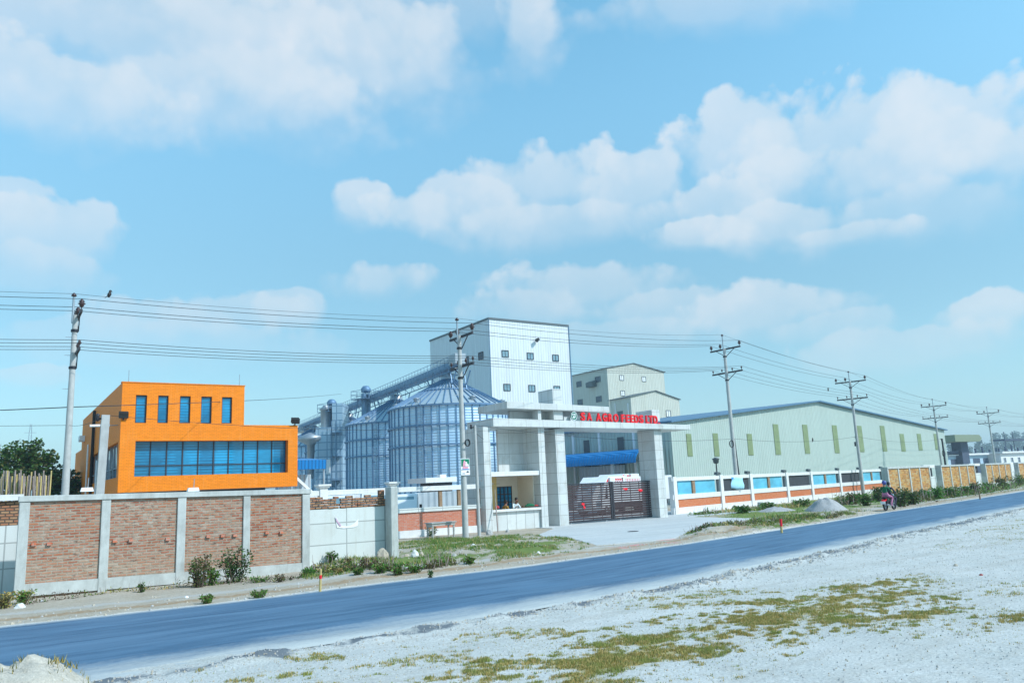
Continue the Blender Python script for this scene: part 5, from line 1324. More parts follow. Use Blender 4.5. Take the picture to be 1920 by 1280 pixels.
# ------------------------------------------------------------------ utility poles and wires
def frus(mb, a, b, r0, r1, n=14, m=0): mb.tube(a, b, r0, r1, n, m)
def pole(loc, h, arm, label, armlen=1.15, pinh=.9):
    t = thing('utility_pole', label, 'utility pole', loc, arm, 'utility poles along the road', local=True)      # local x = crossarm direction
    s = h/11.2
    zc_ = h-pinh*s; zu, zl = h*.915, h*.775
    mb = MB(); frus(mb, (0, 0, -.3), (0, 0, zc_), .165*s**.5, .10*s**.5); mb.build('pole_shaft', 'concrete_pole', t)
    mb = MB(); mb.tube((0, .1, zu-.3), (0, .1, h-.08), .045, n=8); mb.build('top_pipe', 'steel', t)
    mb = MB(); mb.lathe([(.03, h-.12), (.11, h-.08), (.08, h), (.02, h+.06)], (0, .1, 0), 10); mb.build('pin_insulator', 'insulator_brown', t)
    pts = {'g': [(0, .1, h+.02)], 'u': [], 'l': []}
    for z, xs_, key, r_, hh in ((zu, (-1.12, .36, 1.08), 'u', .15, .34), (zl, (-1.1, -.4, .4, 1.1), 'l', .085, .2)):
        a = armlen*1.04
        ca_ = MB().box(-a, a, -.16, -.07, z-.06, z+.06).build('crossarm', 'dark_metal', t)
        mb = MB(); mb.beam((-a*.6, -.1, z-.05), (0, -.14, z-.62), .04, .04); mb.beam((a*.6, -.1, z-.05), (0, -.14, z-.62), .04, .04); mb.lathe([(.12*s**.5+.01, z-.68), (.135*s**.5+.01, z-.66), (.135*s**.5+.01, z-.58), (.12*s**.5+.01, z-.56)], (0, 0, 0), 12); mb.build('brace', 'dark_metal', ca_)
        for x in xs_:
            x *= armlen/1.12
            mb = MB(); mb.tube((x, -.115, z+.06), (x, -.115, z+.18), .02, n=6); k = z+.16
            mb.lathe([(.04, k), (r_*.6, k+hh*.1), (r_*.55, k+hh*.25), (r_, k+hh*.4), (r_*.5, k+hh*.55), (r_*.8, k+hh*.68), (r_*.4, k+hh*.85), (.03, k+hh)], (x, -.115, 0), 12)
            mb.build('insulator', 'insulator_brown', ca_); pts[key].append((x, -.115, k+hh))
    if h > 0:
        mb = MB()
        for z in (zl-1.5, zu-.9, zl-.1): mb.tube((0, 0, z), (0, .32, z), .012, n=5)
        mb.build('step_bolts', 'steel', t)
    c, s_ = math.cos(arm), math.sin(arm)
    W = lambda p: Vector((loc[0]+p[0]*c-p[1]*s_, loc[1]+p[0]*s_+p[1]*c, loc[2]+p[2]))
    return t, {k: [W(p) for p in v] for k, v in pts.items()}
AR = R(90); BR = R(90)+BANG
p1t = G(144, 552, 11.2)
P = []
P.append(((p1t.x, p1t.y, 0), 11.2, AR, 'utility pole at far left, behind the weathered brick wall and seen along its crossarms', 1.2))
P.append(((20.0, 35.0, 0), 11.18, AR, 'utility pole with two small posters in front of the compound wall', 1.15))
P.append(((49.4, 43.0, 0), 13.85, AR+R(3), 'utility pole with a pale blue banner just right of the gate', 1.45))
P.append(((74.2, 48.3, 0), 12.67, BR, 'utility pole standing before the middle of the big warehouse', 1.5))
t5 = G(1748, 748, 12.6); t6 = G(1850, 763, 12.6)
P.append(((t5.x, t5.y, 0), 12.6, BR, 'utility pole at the right end of the warehouse', 1.7))
P.append(((t6.x, t6.y, 0), 12.6, BR, 'utility pole before the far trees and pale low building', 1.7))
d6 = Vector((t6.x-t5.x, t6.y-t5.y, 0)); p7 = Vector((t6.x, t6.y, 0))+d6*1.05
P.append(((p7.x+2, p7.y, 0), 12.6, BR, 'utility pole with only a crossarm tip in view at the right photo edge', 1.7))
AT = []
for a in P: AT.append(pole(*a)[1])
d0 = Vector(P[0][0])-Vector(P[1][0])
pre = {k: [q+d0*1.6 for q in v] for k, v in AT[0].items()}
AT = [pre]+AT
wirenames = [('g', 0, 'topmost thin earth wire over all the poles', .008)]+[('u', i, '%s wire on the upper crossarms' % n, .0125) for i, n in enumerate(('wire nearest the road and first', 'middle second', 'third and inmost'))]+[('l', i, '%s wire on the lower crossarms' % n, .0115) for i, n in enumerate(('first and nearest the road, lower', 'second lower', 'third lower', 'fourth and inmost lower'))]
WL = ['thin earth wire on the pole tops, highest of all the lines', 'upper line wire on the roadside insulators of the upper crossarms', 'upper line wire just right of the pole tops on the upper crossarms', 'upper line wire on the yard side insulators of the upper crossarms', 'lower line wire on the roadside ends of the lower crossarms', 'lower line wire just left of the pole shafts', 'lower line wire just right of the pole shafts', 'lower line wire on the yard side ends of the lower crossarms']
def wire(name, pts, r, label, cat, group=None, sag=.022, seg=14):
    mb = MB(); path = []
    for a, b in zip(pts, pts[1:]):
        Ln = (b-a).length
        for k in range(seg): t = k/seg; q = a.lerp(b, t); q = q-Vector((0, 0, 4*sag*Ln*t*(1-t)*.5)); path.append(q)
    path.append(pts[-1])
    n = 5; vs = []
    for i, q in enumerate(path):
        d = (path[min(i+1, len(path)-1)]-path[max(i-1, 0)]).normalized(); s = d.cross(Vector((0, 0, 1))).normalized(); u = s.cross(d)
        for j in range(n): a = 2*math.pi*j/n; vs.append(q+s*(r*math.cos(a))+u*(r*math.sin(a)))
    mb.add(vs, [(i*n+j, i*n+(j+1) % n, (i+1)*n+(j+1) % n, (i+1)*n+j) for i in range(len(path)-1) for j in range(n)], 0, True)
    return tag(mb.build(name, 'wire_black', None, base=tuple(pts[len(pts)//2]), fixn=False), label, cat, group)
for (k, i, _, r_), lb in zip(wirenames, WL):
    wire('power_line', [a[k][i] for a in AT], r_, lb, 'power line', 'power lines strung between the utility poles')
# slim service poles
def slim(px0, py0, px1, py1, Y, r, label, lampish=False, square=False, mat='concrete_pole', kit=False):
    a = atY(px1, py1, Y); b = atY(px0, py0, Y); a = Vector((a.x, a.y, min(a.z, 0)-.1)) if a.z < .6 else Vector((a.x, a.y, -.1))
    t = thing('service_pole', label, 'service pole', (a.x, a.y, 0))
    mb = MB()
    mb.beam(a, b, r*2.2, r*2.2) if square else mb.tube(a, b, r*1.25, r, n=10)
    mb.build('shaft', mat, t)
    mb = MB(); mb.tube(b+Vector((-.25, 0, -.12)), b+Vector((.06, 0, -.1)), .03, n=6); mb.lathe([(.02, -.2), (.07, -.15), (.05, -.05), (.07, 0), (.02, .05)], b+Vector((-.22, 0, 0)), 8); mb.build('insulator_bracket', 'dark_metal', t)
    if kit:
        mb = MB(); mb.box(b.x-.42, b.x-.12, b.y-.15, b.y+.1, b.z-1.0, b.z-.55); mb.build('switch_box', 'dark_metal', t, bevel=.02)
    return b
s0 = slim(198, 778, 180, 985, 27.9, .105, 'pale square service pole leaning left before the orange building', square=True)
s2 = slim(890, 797, 899, 1004, 35.6, .075, 'slim grey service pole leaning beside the posters pole')
s3 = slim(1376, 822, 1394, 958, 43.4, .085, 'slim dark service pole just right of the banner pole', mat='dark_metal')
s4 = slim(1606, 818, 1618, 932, 48.9, .09, 'slim service pole with a switch box before the middle of the warehouse', mat='dark_metal', kit=True)
s5 = slim(1766, 822, 1777, 905, on_plane(1770, 880, (74.2, 48.3), BANG).y+1.0, .11, 'slim service pole at the right end of the warehouse', mat='dark_metal')
wire('service_cable', [s2, s3, s4, s5], .012, 'service cable looping between the slim poles right of the gate', 'cable', 'thin service cables', sag=.03)
wire('service_cable', [s2+Vector((0, 0, -.35)), atY(905, 823, 38.0)+Vector((0, -.1, 0))], .012, 'short service cable from the slim pole to the gatehouse wall', 'cable', 'thin service cables')
wire('service_cable', [G(-200, 775, 7.2), Vector((p1t.x, p1t.y, 0))+Vector((0, 0, atY(131, 763, p1t.y).z)), atW(640, 738, 138)], .02, 'thin cable from the far left pole up to the conveyor tower', 'cable', 'thin service cables', sag=.004)
wire('service_cable', [Vector((p1t.x-30, p1t.y-4, 6.5)), Vector((p1t.x, p1t.y, atY(128, 797, p1t.y).z)), s0, s2+Vector((0, 0, -.1))], .008, 'sagging cable passing in front of the orange building', 'cable', 'thin service cables', sag=.03)
# coil of wire and bracket boxes on the poles
def coil(c, r, label):
    mb = MB(); n = 16
    for k in range(3):
        for i in range(n):
            a, b = 2*math.pi*i/n, 2*math.pi*(i+1)/n
            q = lambda t: c+Vector((.8*r*math.cos(t)+.02*k, -.05-.02*k, r*(1+.06*k)*math.sin(t)))
            mb.tube(q(a), q(b), .018, n=5)
    tag(mb.build('cable_coil', 'wire_black', None, base=tuple(c)), label, 'cable coil')
coil(atY(874.5, 830, 34.78), .16, 'coil of black cable hung on the pole with posters')
coil(atY(1370, 832, 42.7), .26, 'coil of black cable hung on the pole with the banner')
coil(atY(1768.5, 850, t5.y-.6), .5, 'coil of black cable hung on the pole at the warehouse right end')
# posters and banner
def placard(px0, py0, px1, py1, Y, label, extra, cat='poster', base='paper_white'):
    a, b = atY(px0, py1, Y), atY(px1, py0, Y); F = frame(0, Y)
    t = thing('placard', label, cat, tuple((a+b)/2))
    MB().fbox(F, a.x, b.x, 0, .02, a.z, b.z).build('board', base, t)
    for i_, (nm, mat, pts) in enumerate(extra):
        MB().prism([F(a.x+(b.x-a.x)*x, -.006-.007*i_, a.z+(b.z-a.z)*y) for x, y in pts], (0, .005, 0)).build(nm, mat, t)
rect = lambda x0, y0, x1, y1: [(x0, y0), (x1, y0), (x1, y1), (x0, y1)]
placard(864.5, 859, 880, 880, 34.8, 'green and pink poster tied to the left of two poles before the compound wall', [('green_field', 'poster_green', rect(.04, .28, .96, .95)), ('pale_figure', 'paper_white', [(.45, .3), (.92, .3), (.85, .5), (.7, .52), (.72, .66), (.55, .72), (.44, .5)]), ('pink_figure', 'poster_pink', [(.2, .3), (.5, .3), (.56, .62), (.44, .82), (.36, .84), (.24, .58)]), ('pink_band', 'poster_pink', rect(.2, .06, .8, .26)), ('blue_band', 'banner_dark', rect(.1, .0, .9, .05))])
placard(865, 880.6, 881, 890.5, 34.79, 'small white notice with a dark sketch below the green and pink poster', [('sketch', 'ink_dark', [(.55, .5), (.75, .9), (.92, .55), (.7, .45)]), ('text_mark', 'ink_dark', rect(.12, .25, .42, .38))], 'notice')
bY = 42.55
t = thing('banner', 'pale blue cloth banner tied across the pole just right of the gate', 'banner', tuple(atY(1380, 905, bY)))
mb = MB(); n = 12; vs = []
for j in range(7):
    for i in range(n+1):
        u, v = i/n, j/6
        px = 1367.5+25.5*u+.8*v; py = 893+2.5*u+21*v+1.5*math.sin(u*3.1)*v
        q = atY(px, py, bY); q.y += .08*math.sin(u*9+v*2)+.04*math.sin(v*7); vs.append(q)
mb.add(vs, [(j*(n+1)+i, j*(n+1)+i+1, (j+1)*(n+1)+i+1, (j+1)*(n+1)+i) for j in range(6) for i in range(n)], 0, True)
o = mb.build('cloth', 'banner_blue', t); md = o.modifiers.new('s', 'SOLIDIFY'); md.thickness = .012
MB().prism([atY(x, y, bY-.16) for x, y in ((1370, 894), (1376, 894.5), (1374.5, 899), (1372.5, 899))], (0, .01, 0)).build('dark_corner_patch', 'banner_dark', t)
# light pole on the wall, left of the banner pole
lp_ = RF(ru(1346, 880), .1, 0); zl_ = on_plane(1346, 860, rP0, BANG).z
t = thing('lamp_post', 'short dark lamp post with a small lantern behind the right-hand wall', 'lamp post', tuple(lp_))
MB().tube(lp_+Vector((0, 0, top)), Vector((lp_.x, lp_.y, zl_-.35)), .05, n=8).build('post', 'dark_metal', t)
MB().lathe([(.1, zl_-.35), (.2, zl_-.3), (.24, zl_-.05), (.3, zl_), (.08, zl_+.12)], (lp_.x, lp_.y, 0), 10).build('lantern', 'dark_trim', t)
# birds on the wires
def bird(p, rz, label):
    t = thing('bird', label, 'bird', tuple(p), rz, None, local=True)
    mb = MB(); mb.lathe([(.0, -.02), (.05, .02), (.085, .09), (.08, .17), (.05, .22), (.062, .26), (.05, .31), (0, .34)], (0, 0, 0), 10)
    for i, q in enumerate(mb.v): mb.v[i] = Vector((q.x*1.0+(q.z-.1)*.25, q.y*.8, q.z))
    mb.add([(.11, -.015, .27), (.11, .015, .27), (.17, 0, .255), (.11, 0, .29)], [(0, 1, 2), (0, 2, 3), (1, 3, 2)])
    mb.add([(-.06, -.03, .08), (-.06, .03, .08), (-.2, .03, -.08), (-.2, -.03, -.08), (-.05, 0, .05)], [(0, 1, 2, 3), (0, 4, 1), (3, 2, 4)])
    mb.build('body', 'hair_black', t)
    MB().beam((0, 0, -.02), (0, 0, .03), .02, .02).build('feet', 'insulator_brown', t)
def onwire(a, b, t, sag=.022): 
    q = a.lerp(b, t); return q-Vector((0, 0, 2*sag*(b-a).length*t*(1-t)))
bird(onwire(AT[1]['g'][0], AT[2]['g'][0], .075), .5, 'small dark bird perched on the top wire near the far left pole')
bird(onwire(AT[3]['l'][1], AT[4]['l'][1], .72), .5, 'small dark bird on a lower wire above the warehouse ridge')
bird(onwire(s3, s4, .58, .03), .5, 'small dark bird on the service cable before the warehouse louvres')

# ------------------------------------------------------------------ vehicles in the yard
def truck(loc, rz, label, box=True, stripe=None, Lb=4.2, w=1.9, h=2.1, group='white vehicles parked in the yard'):
    t = thing('parked_truck', label, 'truck', loc, rz, group, local=True)   # front faces local -y
    hw = w/2
    sec = [(0.0, .45), (0.0, 1.05), (.12, 1.15), (.62, h-.05), (.85, h), (1.75, h), (1.75, .45)]
    vs = [Vector((-hw, y, z)) for y, z in sec]; MB().prism(vs, (w, 0, 0)).build('cab', 'vehicle_white', t, bevel=.03)
    ws = MB(); ws.hexa([(-hw*.86, .15, 1.19), (hw*.86, .15, 1.19), (hw*.86, .2, 1.19), (-hw*.86, .2, 1.19), (-hw*.80, .565, h-.16), (hw*.80, .565, h-.16), (hw*.80, .66, h-.16), (-hw*.80, .66, h-.16)]); ws.build('windshield', 'window_glass', t)
    for s in (-1, 1):
        MB().prism([(s*(hw+.004), y, z) for y, z in ((.55, 1.2), (1.55, 1.2), (1.55, h-.2), (.9, h-.2))], (s*.006, 0, 0)).build('side_window', 'dark_glass', t)
        MB().fbox(ID, s*hw*.9, s*hw*.55, -.02, .02, .72, .92).build('headlight', 'window_glass', t)
        o = MB(); o.tube((s*hw, .45, 1.35), (s*(hw+.22), .4, 1.4), .02, n=5); o.box(s*(hw+.14), s*(hw+.3), .36, .4, 1.25, 1.6); o.build('mirror', 'black_rubber', t)
    MB().box(-hw, hw, -.1, -.003, .4, .62).build('bumper', 'white_paint', t, bevel=.02)
    MB().box(-hw*.4, hw*.4, -.03, -.004, .75, .9).build('grille', 'dark_metal', t)
    MB().box(-hw*.8, hw*.8, .3, Lb, .42, .6).build('chassis', 'dark_metal', t)
    for y in (.75, Lb-.9):
        for s in (-1, 1):
            wh = MB().tube((s*(hw-.22), y, .36), (s*hw, y, .36), .36, n=20).build('wheel', 'black_rubber', t)
            MB().tube((s*(hw-.02), y, .36), (s*(hw+.012), y, .36), .2, n=14).build('rim', 'steel', wh)
    if box: MB().box(-hw*1.04, hw*1.04, 1.8, Lb, .62, h+(.0 if stripe is None else .5)).build('cargo_box', 'vehicle_white', t, bevel=.03)
    if stripe:
        for k in range(3): MB().prism([(hw*1.046, 1.85+k*.35, h-.5), (hw*1.046, 2.05+k*.35, h-.5), (hw*1.046, 2.45+k*.35, h+.4), (hw*1.046, 2.25+k*.35, h+.4)], (.006, 0, 0)).build('red_stripe', 'red_paint', t)
        MB().hexa([(-hw*1.0, .62, h+.003), (hw*1.0, .62, h+.003), (hw*1.0, 1.78, h+.003), (-hw*1.0, 1.78, h+.003), (-hw*1.0, 1.5, h+.5), (hw*1.0, 1.5, h+.5), (hw*1.0, 1.78, h+.5), (-hw*1.0, 1.78, h+.5)]).build('wind_deflector', 'vehicle_white', t)
        MB().prism([(hw*1.002, 1.0, h+.1), (hw*1.002, 1.3, h+.1), (hw*1.002, 1.7, h+.45), (hw*1.002, 1.45, h+.4)], (.006, 0, 0)).build('red_stripe', 'red_paint', t)
p = atY(752, 930, 44.5); truck((p.x, 44.5, 0), R(-28), 'white van seen through the compound wall opening next to the pillar', Lb=4.4, h=2.25)
p = atY(626, 925, 48); truck((p.x, 48, 0), R(-30), 'white truck seen above the loose bricks, left of its neighbour', Lb=5, h=2.35)
p = atY(703, 925, 48); truck((p.x, 48, 0), R(-30), 'white truck seen above the loose bricks near the pillar', Lb=5, h=2.4)
p = atY(1103, 905, 47); truck((p.x, 47.0, 0), R(-62), 'white truck with red stripes behind the gate, left of the pair', stripe=True, Lb=5.2, w=2.1, h=2.35)
p = atY(1134, 900, 50); truck((p.x, 50.0, 0), R(-62), 'white truck with red stripes behind the gate, beside the lettered box truck', stripe=True, Lb=5.2, w=2.1, h=2.55)
bY2 = 46.5; x0, x1 = atY(1144, 900, bY2).x, atY(1232, 897, bY2).x; zt = atY(1185, 893, bY2).z
t = thing('box_truck', 'long white box truck with red and black lettering behind the gate', 'truck', ((x0+x1)/2, bY2, 0)); F = frame(0, bY2, R(4)); F = (lambda f, bx: (lambda u, v, z: f(u-bx, v, z)))(frame(x0, bY2, R(3)), x0)
MB().fbox(F, x0, x1+2, 0, 2.4, .9, zt).build('cargo_box', 'vehicle_white', t, bevel=.03)
MB().fbox(F, x0+.4, x1+1.6, .3, 2.1, .55, .89).build('chassis', 'dark_metal', t)
cbm = MB(); cbm.prism([F(x0-1.9, .1, .6), F(x0-.02, .1, .6), F(x0-.02, .1, zt-.5), F(x0-1.2, .1, zt-.5), F(x0-1.8, .1, 1.5)], (0, 2.2, 0)); cbm.build('cab', 'vehicle_white', t, bevel=.03)
for u in (x0-.9, x0+5.5, x1+.6):
    for v in (.0, 2.15):
        wh = MB(); wh.tube(F(u, v, .48), F(u, v+.25, .48), .48, n=18); wh.build('wheel', 'black_rubber', t)
def mark(nm, mat, px, py, pts, s=.1):
    c = atY(px, py, bY2); cx_ = c.x
    c = F(cx_, -.012 if mat == 'red_paint' else -.022, c.z); MB().prism([c+Vector((x*s, 0, z*s)) for x, z in pts], (0, .006, 0)).build(nm, mat, t)
for k, px in enumerate((1156, 1160, 1164, 1168)):                   # heavy red and black lettering, a row of small red letters
    mark('lettering', 'red_paint', px-.5, 899, [(-.7, -1.5), (-.1, -1.5), (0, -.2), (.5, -.6), (.8, .2), (.6, 1.2), (-.2, .9), (-.8, 1.3), (-.9, .4), (-.4, 0)])
for px in (1155, 1160, 1166): mark('lettering', 'ink_dark', px, 903.5, [(-1.8, .7), (-.6, .1), (1.0, .2), (2.0, .9), (1.2, -.4), (-.4, -.7)])
mark('lettering', 'ink_dark', 1167.5, 898, [(-.6, 1.2), (.5, 1.5), (.9, .8), (.4, 0), (.9, -1.0), (0, -1.5), (.3, -.6), (-.3, .1), (.2, .9)])
for k in range(9): mark('small_lettering', 'red_paint', 1175+k*3.2, 899, [(-.35, -1.0), (.1, -1.2), (.2, .1), (.5, .4), (.3, 1.0), (-.4, .9), (-.1, .2)])
# ------------------------------------------------------------------ vegetation
def leaves(mb, c, rx, ry, rz, n, size, nm, shell=.35, seed=0, gap=.0, flat=.4, droop=0):
    rnd = random.Random(seed)
    k = 0; tries = 0
    while k < n and tries < n*8:
        tries += 1
        d = Vector((rnd.gauss(0, 1), rnd.gauss(0, 1), rnd.gauss(0, 1))).normalized(); r = rnd.random()**shell
        p = Vector((d.x*rx*r, d.y*ry*r, d.z*rz*r))
        if gap and noise.noise((p+Vector((seed*3.1, 0, 0)))*(1.6/max(rx, rz)*1.6)) < gap-.35: continue
        p += c; s = size*rnd.uniform(.55, 1.3)
        a = Vector((rnd.gauss(0, 1), rnd.gauss(0, 1), rnd.gauss(0, flat))).normalized()*s
        b = a.orthogonal().normalized(); b = (b*math.cos(q_ := rnd.uniform(0, 6.28))+a.normalized().cross(b)*math.sin(q_))*s*.42
        t = p+a+Vector((0, 0, -droop*s))
        mb.add([p-a*.25, p+a*.35+b, t, p+a*.35-b], [(0, 1, 2, 3)], rnd.randrange(nm)); k += 1
def tree(name, label, cat, base, H, crowns, leafmats, leaf=.28, dens=900, tr=.25, group=None, seed=1, gap=.25):
    rnd = random.Random(seed)
    t = thing(name, label, cat, tuple(base), 0, group); b = Vector(base)
    mb = MB(); top_ = b+Vector((rnd.uniform(-.3, .3), 0, H*.55)); mb.tube(b-Vector((0, 0, .2)), b.lerp(top_, .5), tr, tr*.75, 9); mb.tube(b.lerp(top_, .5), top_, tr*.75, tr*.5, 9)
    for (x, y, z, rx, rz) in crowns:
        e = b+Vector((x, y, z)); st = b.lerp(top_, rnd.uniform(.6, 1)); m_ = st.lerp(e, .5)+Vector((0, 0, -.2)); mb.tube(st, m_, tr*.35, tr*.22, 6); mb.tube(m_, e, tr*.22, tr*.06, 6)
        for k in range(3):
            q = e+Vector((rnd.uniform(-rx, rx)*.8, rnd.uniform(-rx, rx)*.8, rnd.uniform(-.3, .9)*rz)); mb.tube(m_.lerp(e, .6), q, tr*.08, tr*.03, 4)
    mb.build('trunk', 'bark', t, fixn=False)
    mb = MB()
    for i, (x, y, z, rx, rz) in enumerate(crowns):
        n = int(dens*rx*rx); leaves(mb, b+Vector((x, y, z)), rx, rx, rz, n, leaf, len(leafmats), .42, seed*17+i, gap)
    mb.build('crown', leafmats, t, fixn=False)
    return t
def shrub(label, c, r, h, mats, n=420, leaf=.085, seed=1, stems=9, group=None, name='shrub', cat='shrub', up_=1.0, gap=.2):
    rnd = random.Random(seed); c = Vector(c); t = thing(name, label, cat, tuple(c), 0, group)
    mb = MB(); lb = MB()
    for k in range(stems):
        a = rnd.uniform(0, 6.28); l = h*rnd.uniform(.6, 1.05); o = r*rnd.uniform(.15, .95)
        p0 = c+Vector((math.cos(a)*o*.3, math.sin(a)*o*.3, -.05)); p1 = c+Vector((math.cos(a)*o*.7, math.sin(a)*o*.7, l*.6)); p2 = c+Vector((math.cos(a)*o, math.sin(a)*o, l))
        mb.tube(p0, p1, .014, .009, 5); mb.tube(p1, p2, .009, .003, 4)
        m = max(6, n//stems)
        for q in range(m):
            f = rnd.random()**.7; p = p0.lerp(p1, f/.6) if f < .6 else p1.lerp(p2, (f-.6)/.4)
            d = Vector((rnd.gauss(0, 1), rnd.gauss(0, 1), rnd.gauss(.35*up_, .6))).normalized(); s = leaf*rnd.uniform(.6, 1.35)
            p = p+Vector((d.x, d.y, d.z*.6))*rnd.uniform(0, r*.30); sd = d.orthogonal().normalized(); sd = (sd*math.cos(w_ := rnd.uniform(0, 6.28))+d.cross(sd)*math.sin(w_))*s*.3
            lb.add([p, p+d*s*.5+sd, p+d*s, p+d*s*.5-sd], [(0, 1, 2, 3)], rnd.randrange(len(mats)))
    mb.build('stem', 'bark', t, fixn=False); lb.build('foliage', mats, t, fixn=False)
    return t
def gz(px, py, dz=0.0):
    q = G(px, py); return Vector((q.x, q.y, vfar(q.x, q.y)+dz))
def hpx(px, py0, py1):                                              # height in metres of a plant whose foot is at py0 and top at py1
    q = G(px, py0); return atY(px, py1, q.y).z
def plant(label, px, py, top_, rpx, mats, **k):
    q = gz(px, py); h = max(.12, hpx(px, py, top_)-q.z); r = (G(px+rpx, py)-G(px, py)).length if py > 990 else rpx*q.length/FPX
    r = rpx*(q-EYE).dot(FWD)/FPX
    return shrub(label, q, r, h, mats, **k)
plant('tall rusty green bush at the foot of the third brick bay', 372, 1101, 1042, 26, ['leaf_rusty', 'leaf_olive', 'leaf_mid'], n=900, leaf=.07, stems=15, seed=3)
plant('low bright green bush in front of the rusty bush by the brick wall', 396, 1098, 1066, 16, ['leaf_mid', 'leaf_bright', 'leaf_olive'], n=500, leaf=.07, stems=11, seed=4)
plant('dark spreading bush by the last brick wall column', 440, 1092, 1028, 34, ['leaf_dark', 'leaf_rusty', 'leaf_dark', 'leaf_mid'], n=900, leaf=.085, stems=15, seed=5)
plant('small weed at the foot of the second brick bay', 266, 1110, 1091, 9, ['leaf_mid', 'leaf_olive'], n=170, leaf=.06, stems=6, seed=6)
plant('yellow green clump at the left wall corner', 44, 1132, 1108, 20, ['leaf_bright', 'leaf_olive', 'grass_dry'], n=520, leaf=.07, stems=14, seed=7)
plant('dry weed clump at the left photo edge', 8, 1140, 1112, 20, ['leaf_olive', 'grass_dry'], n=420, leaf=.07, stems=12, seed=8)
plant('round yellow green tuft at the road edge below the rusty bush', 388, 1131, 1116, 16, ['leaf_bright', 'leaf_olive'], n=420, leaf=.055, stems=14, seed=9)
plant('round yellow green tuft at the road edge left of the marker stake', 484, 1121, 1107, 16, ['leaf_bright', 'leaf_olive'], n=420, leaf=.055, stems=14, seed=10)
plant('green tuft beside the last brick wall column', 579, 1084, 1066, 15, ['leaf_bright', 'leaf_mid'], n=480, leaf=.06, stems=12, seed=12)
plant('spiky plant in the corner of brick wall and white panel wall', 590, 1062, 1027, 9, ['leaf_mid', 'leaf_bright'], n=160, leaf=.16, stems=6, seed=13)
plant('small dark plant alone on the road edge below the table', 806, 1085, 1070, 7, ['leaf_dark', 'leaf_mid'], n=200, leaf=.05, stems=6, seed=14)
plant('rusty weed at the foot of the fourth brick bay', 525, 1092, 1076, 8, ['leaf_rusty', 'leaf_olive'], n=150, leaf=.055, stems=6, seed=15)
plant('low green weed strip at the foot of the fourth brick bay', 487, 1092, 1084, 24, ['leaf_bright', 'leaf_mid'], n=300, leaf=.05, stems=14, seed=16)
for i, (px, py, tp, r_, m, lb) in enumerate([(622, 1062, 1034, 10, 0, 'green plant against the white panel wall'), (650, 1068, 1048, 16, 1, 'dry brown weeds below the torn poster'), (690, 1068, 1046, 18, 1, 'tall brown weeds left of the concrete pillar'),
        (712, 1078, 1058, 15, 0, 'bright weeds at the verge below the concrete pillar'), (745, 1080, 1058, 18, 0, 'bright weeds right below the concrete pillar foot'), (778, 1076, 1060, 16, 0, 'green weeds on the verge below the white stone'), (670, 1083, 1066, 14, 0, 'green weeds at the road side right of the marker stake'),
        (635, 1080, 1064, 12, 1, 'olive weeds beside the road, nearest the marker stake'), (808, 1006, 988, 12, 0, 'grass tuft under the left end of the wooden table'), (880, 1060, 1046, 16, 0, 'low green weeds on the grass below the posters pole')]):
    plant(lb, px, py, tp, r_, [['leaf_bright', 'leaf_mid', 'leaf_olive'], ['leaf_rusty', 'leaf_olive', 'grass_dry']][m], n=380, leaf=.075, stems=12, seed=20+i)
for i, (px, py, tp, r_, m, lb) in enumerate([(1392, 962, 950, 20, 0, 'yellow green weeds at the foot of the banner pole'), (1440, 955, 943, 14, 0, 'weeds behind the small concrete bollard'), (1500, 950, 938, 22, 0, 'olive weeds between the bollard and the gravel pile'), (1600, 945, 925, 22, 1, 'dark weeds right of the gravel pile'), (1625, 948, 926, 18, 0, 'bushy weeds before the right end of the orange brick wall'),
        (1647, 940, 912, 9, 2, 'dark leafy sapling left of the motorcycle rider'), (1690, 950, 915, 20, 2, 'large dark bush just right of the motorcycle'), (1712, 946, 918, 16, 2, 'dark bush before the first ochre brick wall'), (1676, 930, 905, 12, 0, 'green bush behind the motorcycle rider'), (1738, 938, 918, 16, 3, 'bright green bush below the first white panel gap'),
        (1758, 935, 914, 16, 3, 'bright green bush at the left end of the second ochre wall'), (1784, 932, 914, 16, 0, 'green bush before the second ochre wall'), (1808, 929, 912, 14, 0, 'green bush before the right half of the second ochre wall'), (1830, 926, 905, 12, 1, 'rusty bush at the gap after the second ochre wall'), (1851, 922, 905, 16, 0, 'green bush at the left end of the third ochre wall'), (1880, 916, 894, 14, 1, 'tall rusty bush before the third ochre wall'), (1908, 910, 890, 16, 0, 'dark green bush at the right photo edge')]):
    plant(lb, px, py, tp, r_, [['leaf_mid', 'leaf_olive', 'leaf_bright', 'leaf_mid'], ['leaf_rusty', 'leaf_olive', 'leaf_mid'], ['leaf_dark', 'leaf_mid', 'leaf_olive'], ['leaf_bright', 'leaf_bright', 'leaf_mid']][m], n=600, leaf=.16, stems=16, seed=40+i, group=None)
